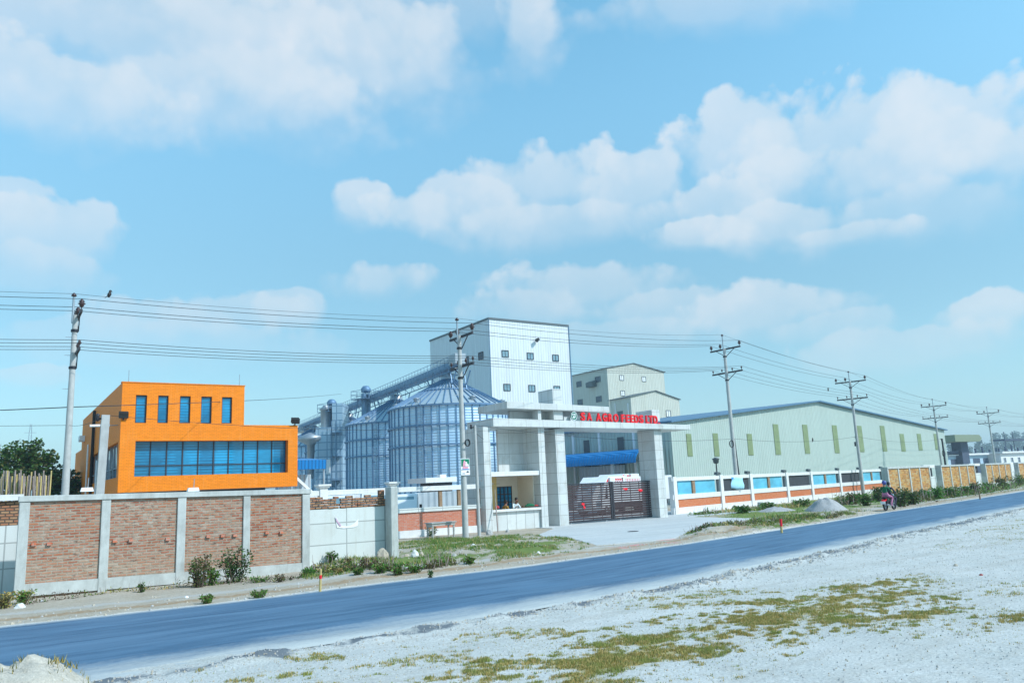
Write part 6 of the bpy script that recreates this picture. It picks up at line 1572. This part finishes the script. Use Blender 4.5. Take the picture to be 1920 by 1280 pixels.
# tangled low growth that nobody could count, along the feet of the walls
def undergrowth(name, pts, n, hmax, size, mats, label, seed):
    rnd = random.Random(seed); mb = MB()
    for _ in range(n):
        i = rnd.randrange(len(pts)-1); t_ = rnd.random(); a, b = pts[i], pts[i+1]
        x = a[0]+(b[0]-a[0])*t_; y = a[1]+(b[1]-a[1])*t_; w_ = a[2]+(b[2]-a[2])*t_
        v = rnd.gauss(0, .45)*w_; x += rnd.uniform(-.2, .2); y += v
        k = .5+.9*fb(x, y, .45)+.5*fb(x, y, 1.7)-.5*abs(v)/w_
        if k < .12 or y < up(x)+.6: continue
        z = vfar(x, y)+rnd.random()**1.4*hmax*min(1.1, k); s = size*rnd.uniform(.5, 1.4)
        d = Vector((rnd.gauss(0, 1), rnd.gauss(0, 1), rnd.gauss(.5, .7))).normalized(); q = d.orthogonal().normalized(); q = (q*math.cos(g_ := rnd.uniform(0, 6.28))+d.cross(q)*math.sin(g_))*s*.22
        p = Vector((x, y, z)); m = int(max(0, min(len(mats)-1, (fb(x, y, .3)+.5)*len(mats)+rnd.uniform(-1, 1))))
        mb.add([p, p+d*s*.5+q, p+d*s, p+d*s*.5-q], [(0, 1, 2, 3)], m)
        if rnd.random() < .03: mb.tube((x, y, vfar(x, y)-.05), (x+rnd.uniform(-.2, .2), y+rnd.uniform(-.15, .15), vfar(x, y)+hmax*rnd.uniform(.7, 1.5)), .012*size/.09, .004, 4, m=len(mats))
    return tag(mb.build(name, mats+['bamboo_white'], fixn=False), label, 'undergrowth', kind='stuff')
U3 = lambda *p: [(lambda q: (q.x, q.y, w_))(G(px, py)) for px, py, w_ in p]
undergrowth('undergrowth', U3((1560, 948, 1.4), (1610, 943, 1.6), (1650, 938, 1.6), (1700, 943, 1.4), (1740, 937, 1.3), (1790, 931, 1.3), (1840, 924, 1.4), (1890, 914, 1.8), (1935, 905, 2.0)), 9000, .85, .2, ['leaf_olive', 'leaf_mid', 'grass_green', 'leaf_rusty', 'leaf_bright'], 'tangled green and brown weeds along the feet of the ochre walls', 4)
undergrowth('undergrowth', U3((1300, 966, .7), (1360, 961, .8), (1420, 957, .9), (1480, 952, 1.0), (1540, 948, 1.2)), 3200, .4, .13, ['grass_green', 'leaf_olive', 'leaf_bright', 'grass_dry'], 'low yellow green weeds along the foot of the orange brick wall', 5)
undergrowth('undergrowth', U3((1290, 1003, .25), (1340, 996, .4), (1400, 989, .5), (1468, 983, .55), (1530, 975, .4), (1580, 968, .25)), 3600, .26, .10, ['leaf_olive', 'grass_green', 'leaf_rusty', 'leaf_dark', 'grass_dry'], 'scrubby weeds on the bank between road and track right of the gate', 6)
undergrowth('undergrowth', U3((585, 1074, .35), (640, 1074, .55), (700, 1072, .55), (745, 1075, .35), (800, 1071, .22), (850, 1063, .22)), 3300, .38, .085, ['leaf_bright', 'leaf_olive', 'leaf_rusty', 'leaf_mid', 'grass_dry'], 'tangled weeds below the white panel wall and the concrete pillar', 7)
undergrowth('undergrowth', U3((20, 1138, .2), (120, 1124, .15), (250, 1108, .15), (350, 1101, .25), (430, 1094, .3), (520, 1091, .2), (575, 1084, .2)), 1500, .2, .06, ['leaf_olive', 'grass_dry', 'leaf_mid', 'leaf_rusty'], 'sparse dry weeds along the foot of the weathered brick wall', 8)
# tree behind the left wall
c = atY(40, 900, 80); B = Vector((c.x, 80, 0)); sc_ = 80*1.0/FPX*.93
def cr(px, py, rp, rzp, dy=0): 
    q = atY(px, py, 80+dy); return (q.x-B.x, dy, q.z, rp*sc_*1.1, rzp*sc_*1.08)
tree('leafy_tree', 'loose leafy green tree behind the left wall, under the lattice pylon', 'tree', B, 6.5, [cr(10, 880, 26, 24), cr(38, 850, 24, 22), cr(58, 860, 24, 24, 1), cr(78, 868, 22, 18), cr(94, 855, 12, 12), cr(70, 832, 9, 9), cr(55, 890, 30, 20), cr(20, 905, 30, 18), cr(90, 892, 20, 16), cr(-12, 860, 22, 24)], ['leaf_mid', 'leaf_dark', 'leaf_olive', 'leaf_mid'], leaf=.25, dens=420, seed=2, gap=.36)
tree('leafy_tree', 'small dark tree between the far left pole and the orange building', 'tree', (atY(112, 905, 84).x, 84, 0), 4, [(0, 0, atY(112, 898, 84).z, 1.3, 1.4), (1.2, 0, atY(124, 908, 84).z, 1.2, 1.2), (-1, .5, atY(100, 912, 84).z, 1.2, 1.0), (.3, 0, atY(112, 922, 84).z, 1.8, 1.0)], ['leaf_dark', 'leaf_dark', 'leaf_mid'], leaf=.3, dens=260, seed=3, gap=.3)
FT = [(1782, 828, 14), (1797, 832, 16), (1815, 836, 17), (1833, 824, 16), (1850, 830, 20), (1866, 812, 20), (1884, 812, 18), (1902, 808, 20), (1922, 810, 22), (1942, 806, 24)]
FL = ['just right of the warehouse', 'behind the olive canopy tower', 'rounded, behind the dark canopy pier', 'with a flat top left of the last full pole', 'behind the last full pole shaft', 'tall, just right of the last full pole', 'tall, behind the left mast of the roof frame', 'tall, behind the middle of the roof frame', 'at the right photo edge', 'cut off by the right photo edge']
for i, ((px, py, rp), lb) in enumerate(zip(FT, FL)):
    Y = 470+(i % 3)*24; k = Y*2.05/FPX; q = atY(px, py, Y); r_ = rp*k*.5; H = q.z
    tree('far_tree', 'hazy distant tree '+lb, 'tree', (q.x, Y, 0), H*.9, [(0, 0, H-r_*.5, r_*.8, r_*.6), (-r_*.6, 0, H-r_*1.3, r_*.8, r_*.7), (r_*.7, 1, H-r_*1.2, r_*.8, r_*.7), (0, -1, H-r_*2, r_*1.1, r_*.8), (r_*.2, 0, H-r_*2.9, r_*1.3, r_*.8)], ['leaf_far', 'leaf_far', 'leaf_dark'], leaf=2.0, dens=3.4, tr=.8, group='hazy trees beyond the low buildings', seed=60+i, gap=.3)
# bamboo fence behind the left wall
t = thing('bamboo_fence', 'row of bare pale bamboo poles standing behind the left wall', 'fence', (atY(45, 925, 33).x, 33, 0))
rnd = random.Random(5)
for k in range(34):
    px = -6+k*3.05+rnd.uniform(-1, 1); tp = 884+rnd.uniform(-4, 9)+(5 if k < 4 else 0); Y = 33+rnd.uniform(-.4, .4)
    a = atY(px-rnd.uniform(-1, 3), 945, Y); b = atY(px+2, tp, Y); a = Vector((a.x, a.y, a.z)); lo_ = a+(a-b)*1.2
    MB().tube(lo_, b, .035, .024, 6).build('pole', 'bamboo_white' if k % 3 else 'bamboo_yellow', t)

# ------------------------------------------------------------------ small roadside things
def stake(px, py0, py1, label, r=.035, main='bamboo_yellow', band=(.6, .75), bandmat='red_paint'):
    q = gz(px, py0); h = atY(px, py1, q.y).z; t = thing('marker_stake', label, 'stake', tuple(q), 0, 'survey stakes along the road edge')
    z = lambda f: q+Vector((.02*f, 0, (h-q.z)*f))
    mb = MB(); mb.tube(z(-.15), z(1), r, r*.85, 8); mb.build('shaft', main, t)
    MB().tube(z(band[0]), z(band[1]), r*1.06, r*1.04, 8).build('painted_band', bandmat, t)
stake(600, 1111, 1066, 'yellow survey stake with a red band at the road edge below the brick wall', band=(.62, .76))
stake(1466, 1001, 972, 'yellow survey stake with a red top on the grassy island right of the gate', r=.05, band=(.55, 1.0))
stake(1838, 937, 921, 'thin dark survey stake at the road edge before the ochre walls', r=.06, main='wood_brown', band=(.9, 1.0), bandmat='wood_brown')
def rock(px, py, wpx, hpx_, mat, label, seed, near=False, name='stone', cat='stone'):
    q = G(px, py); z = vnear(q.x, q.y) if near else vfar(q.x, q.y); k = (Vector((q.x, q.y, z))-EYE).dot(FWD)/FPX; rx, rz = wpx*k/2, hpx_*k*.75
    bm = bmesh.new(); bmesh.ops.create_icosphere(bm, subdivisions=3, radius=1)
    for v in bm.verts:
        p = v.co.copy(); d = 1+.28*noise.noise(p*1.3+Vector((seed, 0, 0)))+.12*noise.noise(p*3.1+Vector((seed, 5, 0)))
        d *= .82+.18*max(abs(p.x), abs(p.y), abs(p.z))
        v.co = Vector((p.x*rx*d, p.y*rx*.8*d, max(-.25, p.z)*rz*d))
    me = bpy.data.meshes.new(name); bm.to_mesh(me); bm.free(); me.materials.append(MATS[mat])
    o = bpy.data.objects.new(name, me); COL.objects.link(o); o.location = (q.x, q.y, z+rz*.15); tag(o, label, cat); return o
plain('stone_white', (.68, .68, .67), .9, var=.2, scale=6, bump=.3, bscale=14)
rock(778, 1050, 15, 13, 'stone_white', 'white stone on the verge right of the concrete pillar', 1)
rock(762, 1046, 11, 8, 'stone_tan', 'tan stone left of the white stone on the verge', 2)
rock(790, 1043, 10, 9, 'stone_tan', 'tan stone right of the white stone on the verge', 3)
rock(717, 1054, 24, 22, 'stone_tan', 'large yellowish boulder leaning on the concrete pillar foot', 4, name='boulder', cat='boulder')
rock(37, 1140, 18, 10, 'stone_white', 'pale flat stone below the left wall corner', 5)
rock(918, 1003, 14, 11, 'stone', 'grey stone at the foot of the slim pole by the guardhouse', 6)
rock(952, 998, 8, 7, 'stone', 'small grey stone below the guard counter', 7)
rock(1792, 1062, 9, 5, 'stone_tan', 'brown stone on the gravel at the right', 8, True)
rock(1840, 1079, 8, 4, 'rust_red', 'orange brick bit on the gravel at the right', 9, True, 'brick_fragment', 'brick')
rock(1853, 1158, 6, 4, 'stone', 'small dark stone on the gravel near the right edge', 10, True)
rock(1545, 1199, 7, 4, 'stone', 'small dark stone among the dry grass', 11, True)
rock(1010, 1041, 8, 5, 'paper_white', 'white crumpled litter on the grass before the forecourt', 12, name='litter', cat='litter')
rock(888, 1030, 10, 6, 'stone_white', 'pale stone on the grass below the posters pole', 13)
rock(852, 1048, 9, 6, 'stone', 'grey stone on the verge below the wooden table', 14)
rock(78, 1129, 6, 4, 'paper_white', 'white litter at the road edge under the first brick bay', 15, name='litter', cat='litter')
rock(350, 1122, 7, 4, 'paper_white', 'white litter at the road edge under the third brick bay', 16, name='litter', cat='litter')
q = gz(1427, 953); h = hpx(1427, 953, 941); MB().lathe([(.0, -.1), (.26, -.1), (.23, h*.9), (.20, h), (0, h)], q, 10).build('bollard', 'concrete', None, base=tuple(q)); tag(bpy.data.objects['bollard'], 'short concrete bollard in the weeds right of the banner pole', 'bollard')
# wooden table
q = G(811, 1011); t = thing('wooden_table', 'weathered grey wooden table by the brick compound wall', 'table', (q.x, q.y, vfar(q.x, q.y)), R(3), None, local=True)
MB().box(-.05, 1.42, -.05, .68, .74, .79).build('table_top', 'wood_grey', t, bevel=.006)
mb = MB(); mb.box(0, 1.36, .0, .025, .62, .738); mb.box(0, 1.36, .6, .625, .62, .738); mb.box(0, .025, .026, .599, .56, .738); mb.box(1.335, 1.36, .026, .599, .62, .738); mb.build('apron', 'wood_grey', t)
for x in (.0, 1.29):
    for y in (.027, .53): MB().box(x+.026 if x == 0 else x-.03, x+.095 if x == 0 else x+.04, y, y+.07, -.05, .738).build('leg', 'wood_grey', t)
# peeled stick leaning on the guard counter
a = atY(933.5, 993, 37.2); b = atY(928, 916, 37.85); m = atY(929.5, 945, 37.75)
mb = MB(); mb.tube(Vector((a.x, a.y, 0)), m, .035, .032, 8); mb.tube(m, b, .032, .02, 8); tag(mb.build('wooden_stick', 'bamboo_white', None, base=(a.x, a.y, 0)), 'peeled white stick leaning against the guard room counter', 'stick')
def bundle(px0, px1, py, hpx_, mat, label):
    Y = 38.25; a, b = atY(px0, py, Y), atY(px1, py, Y); k = a.length/FPX
    mb = MB(); vs = []; n = 10; zc = 1.24; Lx = b.x-a.x; hh = hpx_*k
    for i in range(9):
        x = a.x+Lx*i/8; r_ = math.sin(math.pi*min(.97, max(.05, i/8)))**.5*(1+.25*noise.noise(Vector((x*4, Y, 0))))
        for j in range(n): t_ = 2*math.pi*j/n; vs.append((x, Y+.16*r_*math.cos(t_), zc+max(-.001, hh*.5*r_*(1+math.sin(t_)))))
    mb.add(vs, [(i*n+j, (i+1)*n+j, (i+1)*n+(j+1) % n, i*n+(j+1) % n) for i in range(8) for j in range(n)]+[tuple(range(n)), tuple(range(8*n, 9*n))], 0, True)
    tag(mb.build('cloth_bundle', mat, None, base=((a.x+b.x)/2, Y, zc)), label, 'bundle')
bundle(985, 1003, 954, 5.5, 'cloth_green', 'dark green cloth bundle lying on the guard counter')
bundle(1001, 1010, 954.5, 3, 'cloth_red', 'dark red cloth at the right end of the guard counter')
bundle(929, 936, 957, 5, 'cloth_red', 'red cloth at the left end of the guard counter beside the stick')
for px, py, lb in ((362, 917, 'white lamp fixture with a thin rod on the brick wall coping'), (163, 917, 'white lamp fixture on the brick wall coping by the leaning pole')):
    c = atY(px, py, 25.75); t = thing('wall_light', lb, 'lamp', (c.x, 25.75, c.z), 0, None, local=True)
    mb = MB(); mb.hexa([(-.17, -.1, -.06), (.17, -.1, -.06), (.17, .1, -.06), (-.17, .1, -.06), (-.14, -.08, .05), (.14, -.08, .05), (.14, .08, .05), (-.14, .08, .05)]); mb.build('housing', 'white_paint', t)
    MB().tube((.02, 0, .05), (.03, 0, .32), .012, n=6).build('rod', 'steel', t)

# ------------------------------------------------------------------ people
def human(name, label, loc, rz, J, mats, scale=1.0, cat='person', hair='hair_black', helmet=None, group=None):
    """J: joints in local metres; limbs grown as one skinned surface, fingers as own chains from each hand"""
    V = []; E = []; Rd = []; Mt = []
    def v(p, r, m): V.append(Vector(p)); Rd.append(r); Mt.append(m); return len(V)-1
    def e(a, b): E.append((a, b))
    sh, tr_, sk, so = 'shirt', 'trousers', 'skin', 'shoe'
    pel = v(J['pelvis'], .135, tr_); sp = v(Vector(J['pelvis']).lerp(Vector(J['chest']), .5), .13, sh); ch = v(J['chest'], .145, sh); e(pel, sp); e(sp, ch)
    up_ = (Vector(J['neck'])-Vector(J['chest'])).normalized()
    nk = v(J['neck'], .055, sk); e(ch, nk); hd = Vector(J['head']); f = Vector(J.get('face', (1, 0, 0))).normalized()
    jaw = v(hd-Vector((0, 0, .05))+f*.02, .072, sk); cr_ = v(hd+Vector((0, 0, .055)), .088, sk); e(nk, jaw); e(jaw, cr_)
    for s in ('l', 'r'):
        S_ = v(J['sh_'+s], .062, sh); El = v(J['el_'+s], .047, sh); Wr = v(J['wr_'+s], .031, sk); e(ch, S_); e(S_, El); e(El, Wr)
        wd_ = (Vector(J['wr_'+s])-Vector(J['el_'+s])).normalized(); side = wd_.cross(Vector((0, 0, 1))); side = side.normalized() if side.length > .05 else Vector((0, 1, 0)); dn = Vector((0, 0, -1))
        pm = v(Vector(J['wr_'+s])+wd_*.055, .036, sk); e(Wr, pm)
        for k, (o, l) in enumerate(((-.03, .062), (-.010, .075), (.010, .070), (.03, .055))):
            b0 = v(Vector(J['wr_'+s])+wd_*.095+side*o, .0095, sk); b1 = v(Vector(J['wr_'+s])+wd_*(.095+l*.5)+side*o*1.1+dn*.012, .0085, sk); b2 = v(Vector(J['wr_'+s])+wd_*(.095+l*.85)+side*o*1.1+dn*.036, .007, sk); e(pm, b0); e(b0, b1); e(b1, b2)
        sg = -1 if s == 'l' else 1
        t0 = v(Vector(J['wr_'+s])+wd_*.05+side*.045*sg, .011, sk); t1 = v(Vector(J['wr_'+s])+wd_*.09+side*.062*sg+dn*.012, .009, sk); e(pm, t0); e(t0, t1)
        Hp = v(J['hip_'+s], .095, tr_); Kn = v(J['kn_'+s], .062, tr_); An = v(J['an_'+s], .043, tr_); To = v(J['to_'+s], .038, so); e(pel, Hp); e(Hp, Kn); e(Kn, An); e(An, To)
    me = bpy.data.meshes.new(name); me.from_pydata([tuple(p*scale) for p in V], E, [])
    ob = bpy.data.objects.new(name, me); COL.objects.link(ob)
    ob.modifiers.new('k', 'SKIN'); 
    for i, sv in enumerate(me.skin_vertices[0].data): sv.radius = (Rd[i]*scale, Rd[i]*scale*(.8 if i in (0, 1, 2) else 1)); sv.use_root = (i == 0)
    sd = ob.modifiers.new('s', 'SUBSURF'); sd.levels = 2; sd.render_levels = 2
    dg = bpy.context.evaluated_depsgraph_get(); m2 = bpy.data.meshes.new_from_object(ob.evaluated_get(dg)); bpy.data.objects.remove(ob)
    keys = list(mats); 
    m2.materials.clear()
    for k in keys: m2.materials.append(MATS[mats[k]])
    segs = [(V[a]*scale, V[b]*scale, Mt[a], Mt[b]) for a, b in E]
    for p in m2.polygons:
        c = p.center; best = (9, None)
        for a, b, ma, mb_ in segs:
            ab = b-a; t_ = max(0, min(1, (c-a).dot(ab)/max(1e-9, ab.length_squared))); d = (c-a-ab*t_).length
            if d < best[0]: best = (d, ma if t_ < .72 else mb_)
        p.material_index = keys.index(best[1]); p.use_smooth = True
    t = thing(name, label, cat, loc, rz, group, local=True)
    bo = bpy.data.objects.new('body', m2); COL.objects.link(bo); bo.parent = t
    h = hd*scale; fr = f; sd_ = fr.cross(Vector((0, 0, 1))).normalized()
    mb = MB()
    if helmet:
        mb.ball(h+Vector((0, 0, .045))-fr*.01, .135, .13, .135, 14, 9); mb.build('helmet', helmet, t)
        MB().prism([h+fr*.10+sd_*x+Vector((0, 0, z)) for x, z in ((-.10, .03), (.10, .03), (.10, .085), (-.10, .085))], fr*.035).build('visor', 'dark_glass', t)
    else:
        mb.ball(h+Vector((0, 0, .07))-fr*.02, .098, .092, .088, 12, 7); mb.ball(h+Vector((0, 0, .015))-fr*.04, .085, .085, .09, 10, 6); mb.build('hair', hair, t)
    for s in (-1, 1):
        MB().ball(h+fr*.082+sd_*.031*s+Vector((0, 0, .012)), .011, n=8, k=5).build('eye', 'ink_dark', t)
        MB().ball(h-fr*.005+sd_*.083*s, .02, .012, .03, 8, 5).build('ear', 'skin', t)
    MB().prism([h+fr*.085+Vector((0, 0, .012)), h+fr*.085+sd_*.014-Vector((0, 0, .03)), h+fr*.085-sd_*.014-Vector((0, 0, .03))], fr*.022).build('nose', 'skin', t)
    MB().prism([h+fr*.085+sd_*x-Vector((0, 0, z)) for x, z in ((-.025, .055), (.025, .055), (.02, .064), (-.02, .064))], fr*.004).build('mouth', 'cloth_red', t)
    return t
def stand_lean(pz=.88, lean=.22):
    return dict(pelvis=(0, 0, pz), chest=(lean*.7, 0, pz+.36), neck=(lean, 0, pz+.53), head=(lean+.08, 0, pz+.68), face=(.9, .3, -.25),
                sh_l=(lean*.8, .17, pz+.44), sh_r=(lean*.8, -.17, pz+.44), el_l=(lean+.12, .24, pz+.20), el_r=(lean+.12, -.24, pz+.20), wr_l=(lean+.30, .2, pz+.30), wr_r=(lean+.30, -.2, pz+.30),
                hip_l=(0, .09, pz-.06), hip_r=(0, -.09, pz-.06), kn_l=(.04, .10, pz-.44), kn_r=(.02, -.10, pz-.44), an_l=(-.02, .10, .08), an_r=(-.02, -.10, .08), to_l=(.13, .11, .04), to_r=(.13, -.11, .04))
c = atY(966, 950, gY+.85)
human('person', 'person in a loose white shirt leaning over the guard room counter', (c.x, gY+1.0, -.06), R(-90), stand_lean(.98, .24), {'shirt': 'cloth_white', 'trousers': 'cloth_white', 'skin': 'skin', 'shoe': 'cloth_dark'}, scale=1.02)
def seated(sz=.62):
    return dict(pelvis=(0, 0, sz+.12), chest=(.03, 0, sz+.46), neck=(.08, 0, sz+.63), head=(.13, 0, sz+.78), face=(1, 0, -.15), sh_l=(.05, .18, sz+.54), sh_r=(.05, -.18, sz+.54), el_l=(.16, .25, sz+.30), el_r=(.14, -.24, sz+.28), wr_l=(.36, .16, sz+.36), wr_r=(.36, -.14, sz+.36),
                hip_l=(.02, .1, sz+.08), hip_r=(.02, -.1, sz+.08), kn_l=(.44, .13, sz+.1), kn_r=(.44, -.13, sz+.1), an_l=(.46, .13, sz-.33), an_r=(.40, -.13, sz-.33), to_l=(.6, .14, sz-.38), to_r=(.54, -.14, sz-.38))
c = atY(948, 950, gY+.8)
human('person', 'person in a mustard shirt sitting sideways behind the guard counter', (c.x, gY+.9, .09), R(12), seated(.66), {'shirt': 'cloth_mustard', 'trousers': 'cloth_dark', 'skin': 'skin', 'shoe': 'cloth_dark'})
t = thing('stool', 'plain wooden stool under the seated person in the guard room', 'stool', (c.x, gY+.95, -.10), 0, None, local=True)
MB().box(-.2, .2, -.2, .2, .76, .81).build('seat', 'wood_brown', t)
for x in (-.15, .15):
    for y in (-.15, .15): MB().box(x-.02, x+.02, y-.02, y+.02, 0, .758).build('leg', 'wood_brown', t)
# motorcycle with two riders heading away along the road
mp = G(1669, 957); MR = R(11); mz = .03
t = thing('motorcycle', 'small dark motorcycle carrying two people away along the right verge', 'motorcycle', (mp.x, mp.y, mz), MR, None, local=True)
def wheel(x):
    w_ = MB(); n = 20; prof = [(.235, -.045), (.275, -.048), (.295, 0), (.275, .048), (.235, .045)]
    vs = []
    for r_, y in prof:
        for i in range(n): a = 2*math.pi*i/n; vs.append((x+r_*math.cos(a), y, .295+r_*math.sin(a)))
    w_.add(vs, [(k*n+i, k*n+(i+1) % n, (k+1)*n+(i+1) % n, (k+1)*n+i) for k in range(4) for i in range(n)], 0, True)
    o = w_.build('wheel', 'black_rubber', t)
    r_ = MB(); r_.tube((x, -.05, .295), (x, .05, .295), .05, n=10)
    for i in range(10): a = 2*math.pi*i/10; r_.tube((x, 0, .295), (x+.24*math.cos(a), 0, .295+.24*math.sin(a)), .012, n=5)
    r_.build('rim', 'steel', o)
wheel(-.62); wheel(.66)
mb = MB(); mb.beam((-.55, .0, .5), (.1, 0, .45), .16, .2); mb.box(-.2, .22, -.12, .12, .26, .52); mb.beam((.1, 0, .45), (.48, 0, .78), .06, .08)
for s in (-1, 1): mb.beam((-.62, s*.08, .3), (-.2, s*.06, .4), .03, .05); mb.tube((-.62, s*.1, .3), (-.45, s*.12, .68), .025, n=8)
mb.build('frame', 'dark_metal', t)
mb = MB(); mb.lathe([(0, -.24), (.09, -.2), (.13, -.05), (.12, .12), (.05, .22), (0, .24)], (0, 0, 0), 12); mb.v = [Vector((.18+p.z*1.05, p.x*1.05, .79+p.y*.8)) for p in mb.v]; mb.build('fuel_tank', 'cloth_red', t)
MB().hexa([(-.72, -.13, .70), (.0, -.11, .70), (.0, .11, .70), (-.72, .13, .70), (-.74, -.12, .80), (.0, -.1, .78), (.0, .1, .78), (-.74, .12, .80)]).build('seat', 'black_rubber', t, bevel=.02)
MB().hexa([(-.95, -.08, .50), (-.5, -.08, .62), (-.5, .08, .62), (-.95, .08, .50), (-.93, -.08, .56), (-.5, -.08, .69), (-.5, .08, .69), (-.93, .08, .56)]).build('rear_fender', 'red_paint', t)
MB().box(-.965, -.94, -.14, .14, .40, .56).build('number_plate', 'white_paint', t); MB().box(-.95, -.90, -.07, .07, .60, .67).build('tail_light', 'red_paint', t)
mb = MB(); mb.tube((-.1, -.14, .28), (-.75, -.17, .36), .04, .05, 10); mb.build('exhaust', 'steel', t)
mb = MB()
for s in (-1, 1): mb.tube((.66, s*.08, .295), (.5, s*.08, .92), .025, n=8)
mb.build('fork', 'steel', t)
mb = MB(); mb.tube((.42, -.34, 1.0), (.48, -.1, .96), .016, n=6); mb.tube((.42, .34, 1.0), (.48, .1, .96), .016, n=6); mb.tube((.48, -.1, .96), (.48, .1, .96), .016, n=6); hb = mb.build('handlebar', 'dark_metal', t)
for s in (-1, 1):
    mb = MB(); mb.tube((.44, s*.28, 1.0), (.46, s*.36, 1.18), .008, n=5); mb.ball((.46, s*.37, 1.2), .02, .07, .045, 10, 6); mb.build('mirror', 'dark_metal', hb)
MB().tube((.54, 0, .86), (.68, 0, .86), .07, .09, 12).build('headlight', 'window_glass', t)
mb = MB(); mb.tube((.0, .14, .3), (-.12, .32, .02), .014, n=6); mb.tube((.0, -.2, .3), (.02, .2, .3), .014, n=6); mb.build('side_stand', 'dark_metal', t)
mb = MB(); mb.beam((.38, -.2, .28), (.5, -.22, .62), .03, .03); mb.beam((.38, .2, .28), (.5, .22, .62), .03, .03); mb.build('leg_guard', 'steel', t)
def riding(x, arm, lean, sz=.80):
    return dict(pelvis=(x, 0, sz+.12), chest=(x+lean*.6, 0, sz+.47), neck=(x+lean, 0, sz+.63), head=(x+lean+.04, 0, sz+.77), face=(1, 0, 0), sh_l=(x+lean*.8, .18, sz+.54), sh_r=(x+lean*.8, -.18, sz+.54),
                el_l=(x+arm*.5, .30, sz+.30), el_r=(x+arm*.5, -.30, sz+.30), wr_l=(x+arm, .27, sz+.23), wr_r=(x+arm, -.27, sz+.23), hip_l=(x+.02, .12, sz+.07), hip_r=(x+.02, -.12, sz+.07), kn_l=(x+.36, .27, sz-.06), kn_r=(x+.36, -.27, sz-.06), an_l=(x+.08, .25, sz-.48), an_r=(x+.08, -.25, sz-.48), to_l=(x+.24, .27, sz-.53), to_r=(x+.24, -.27, sz-.53))
human('person', 'person in green top, pink trousers and dark blue helmet on the back of the motorcycle', (mp.x, mp.y, mz), MR, riding(-.44, .36, .02, .82), {'shirt': 'cloth_green', 'trousers': 'cloth_pink', 'skin': 'skin', 'shoe': 'cloth_white'}, helmet='helmet_blue')
human('person', 'person in dark clothes riding in front on the motorcycle', (mp.x, mp.y-.06, mz), MR, riding(-.04, .40, .12, .76), {'shirt': 'cloth_dark', 'trousers': 'cloth_dark', 'skin': 'skin', 'shoe': 'cloth_dark'})
# ------------------------------------------------------------------ haze over the plain
HZ = True
if HZ:
    hm_ = bpy.data.materials.new('haze'); hm_.use_nodes = True; n_ = hm_.node_tree.nodes; n_.clear()
    o_ = n_.new('ShaderNodeOutputMaterial'); v_ = n_.new('ShaderNodeVolumePrincipled'); v_.inputs['Density'].default_value = .0005; v_.inputs['Color'].default_value = (.72, .87, .97, 1); v_.inputs['Anisotropy'].default_value = .2
    hm_.node_tree.links.new(v_.outputs[0], o_.inputs['Volume']); MATS['haze'] = hm_
    o = MB().box(-700, 1600, -120, 1600, -1.2, 46).build('haze', 'haze'); o['kind'] = 'stuff'
SC.cycles.volume_bounces = 0
SC.cycles.max_bounces = 6; SC.cycles.transparent_max_bounces = 8
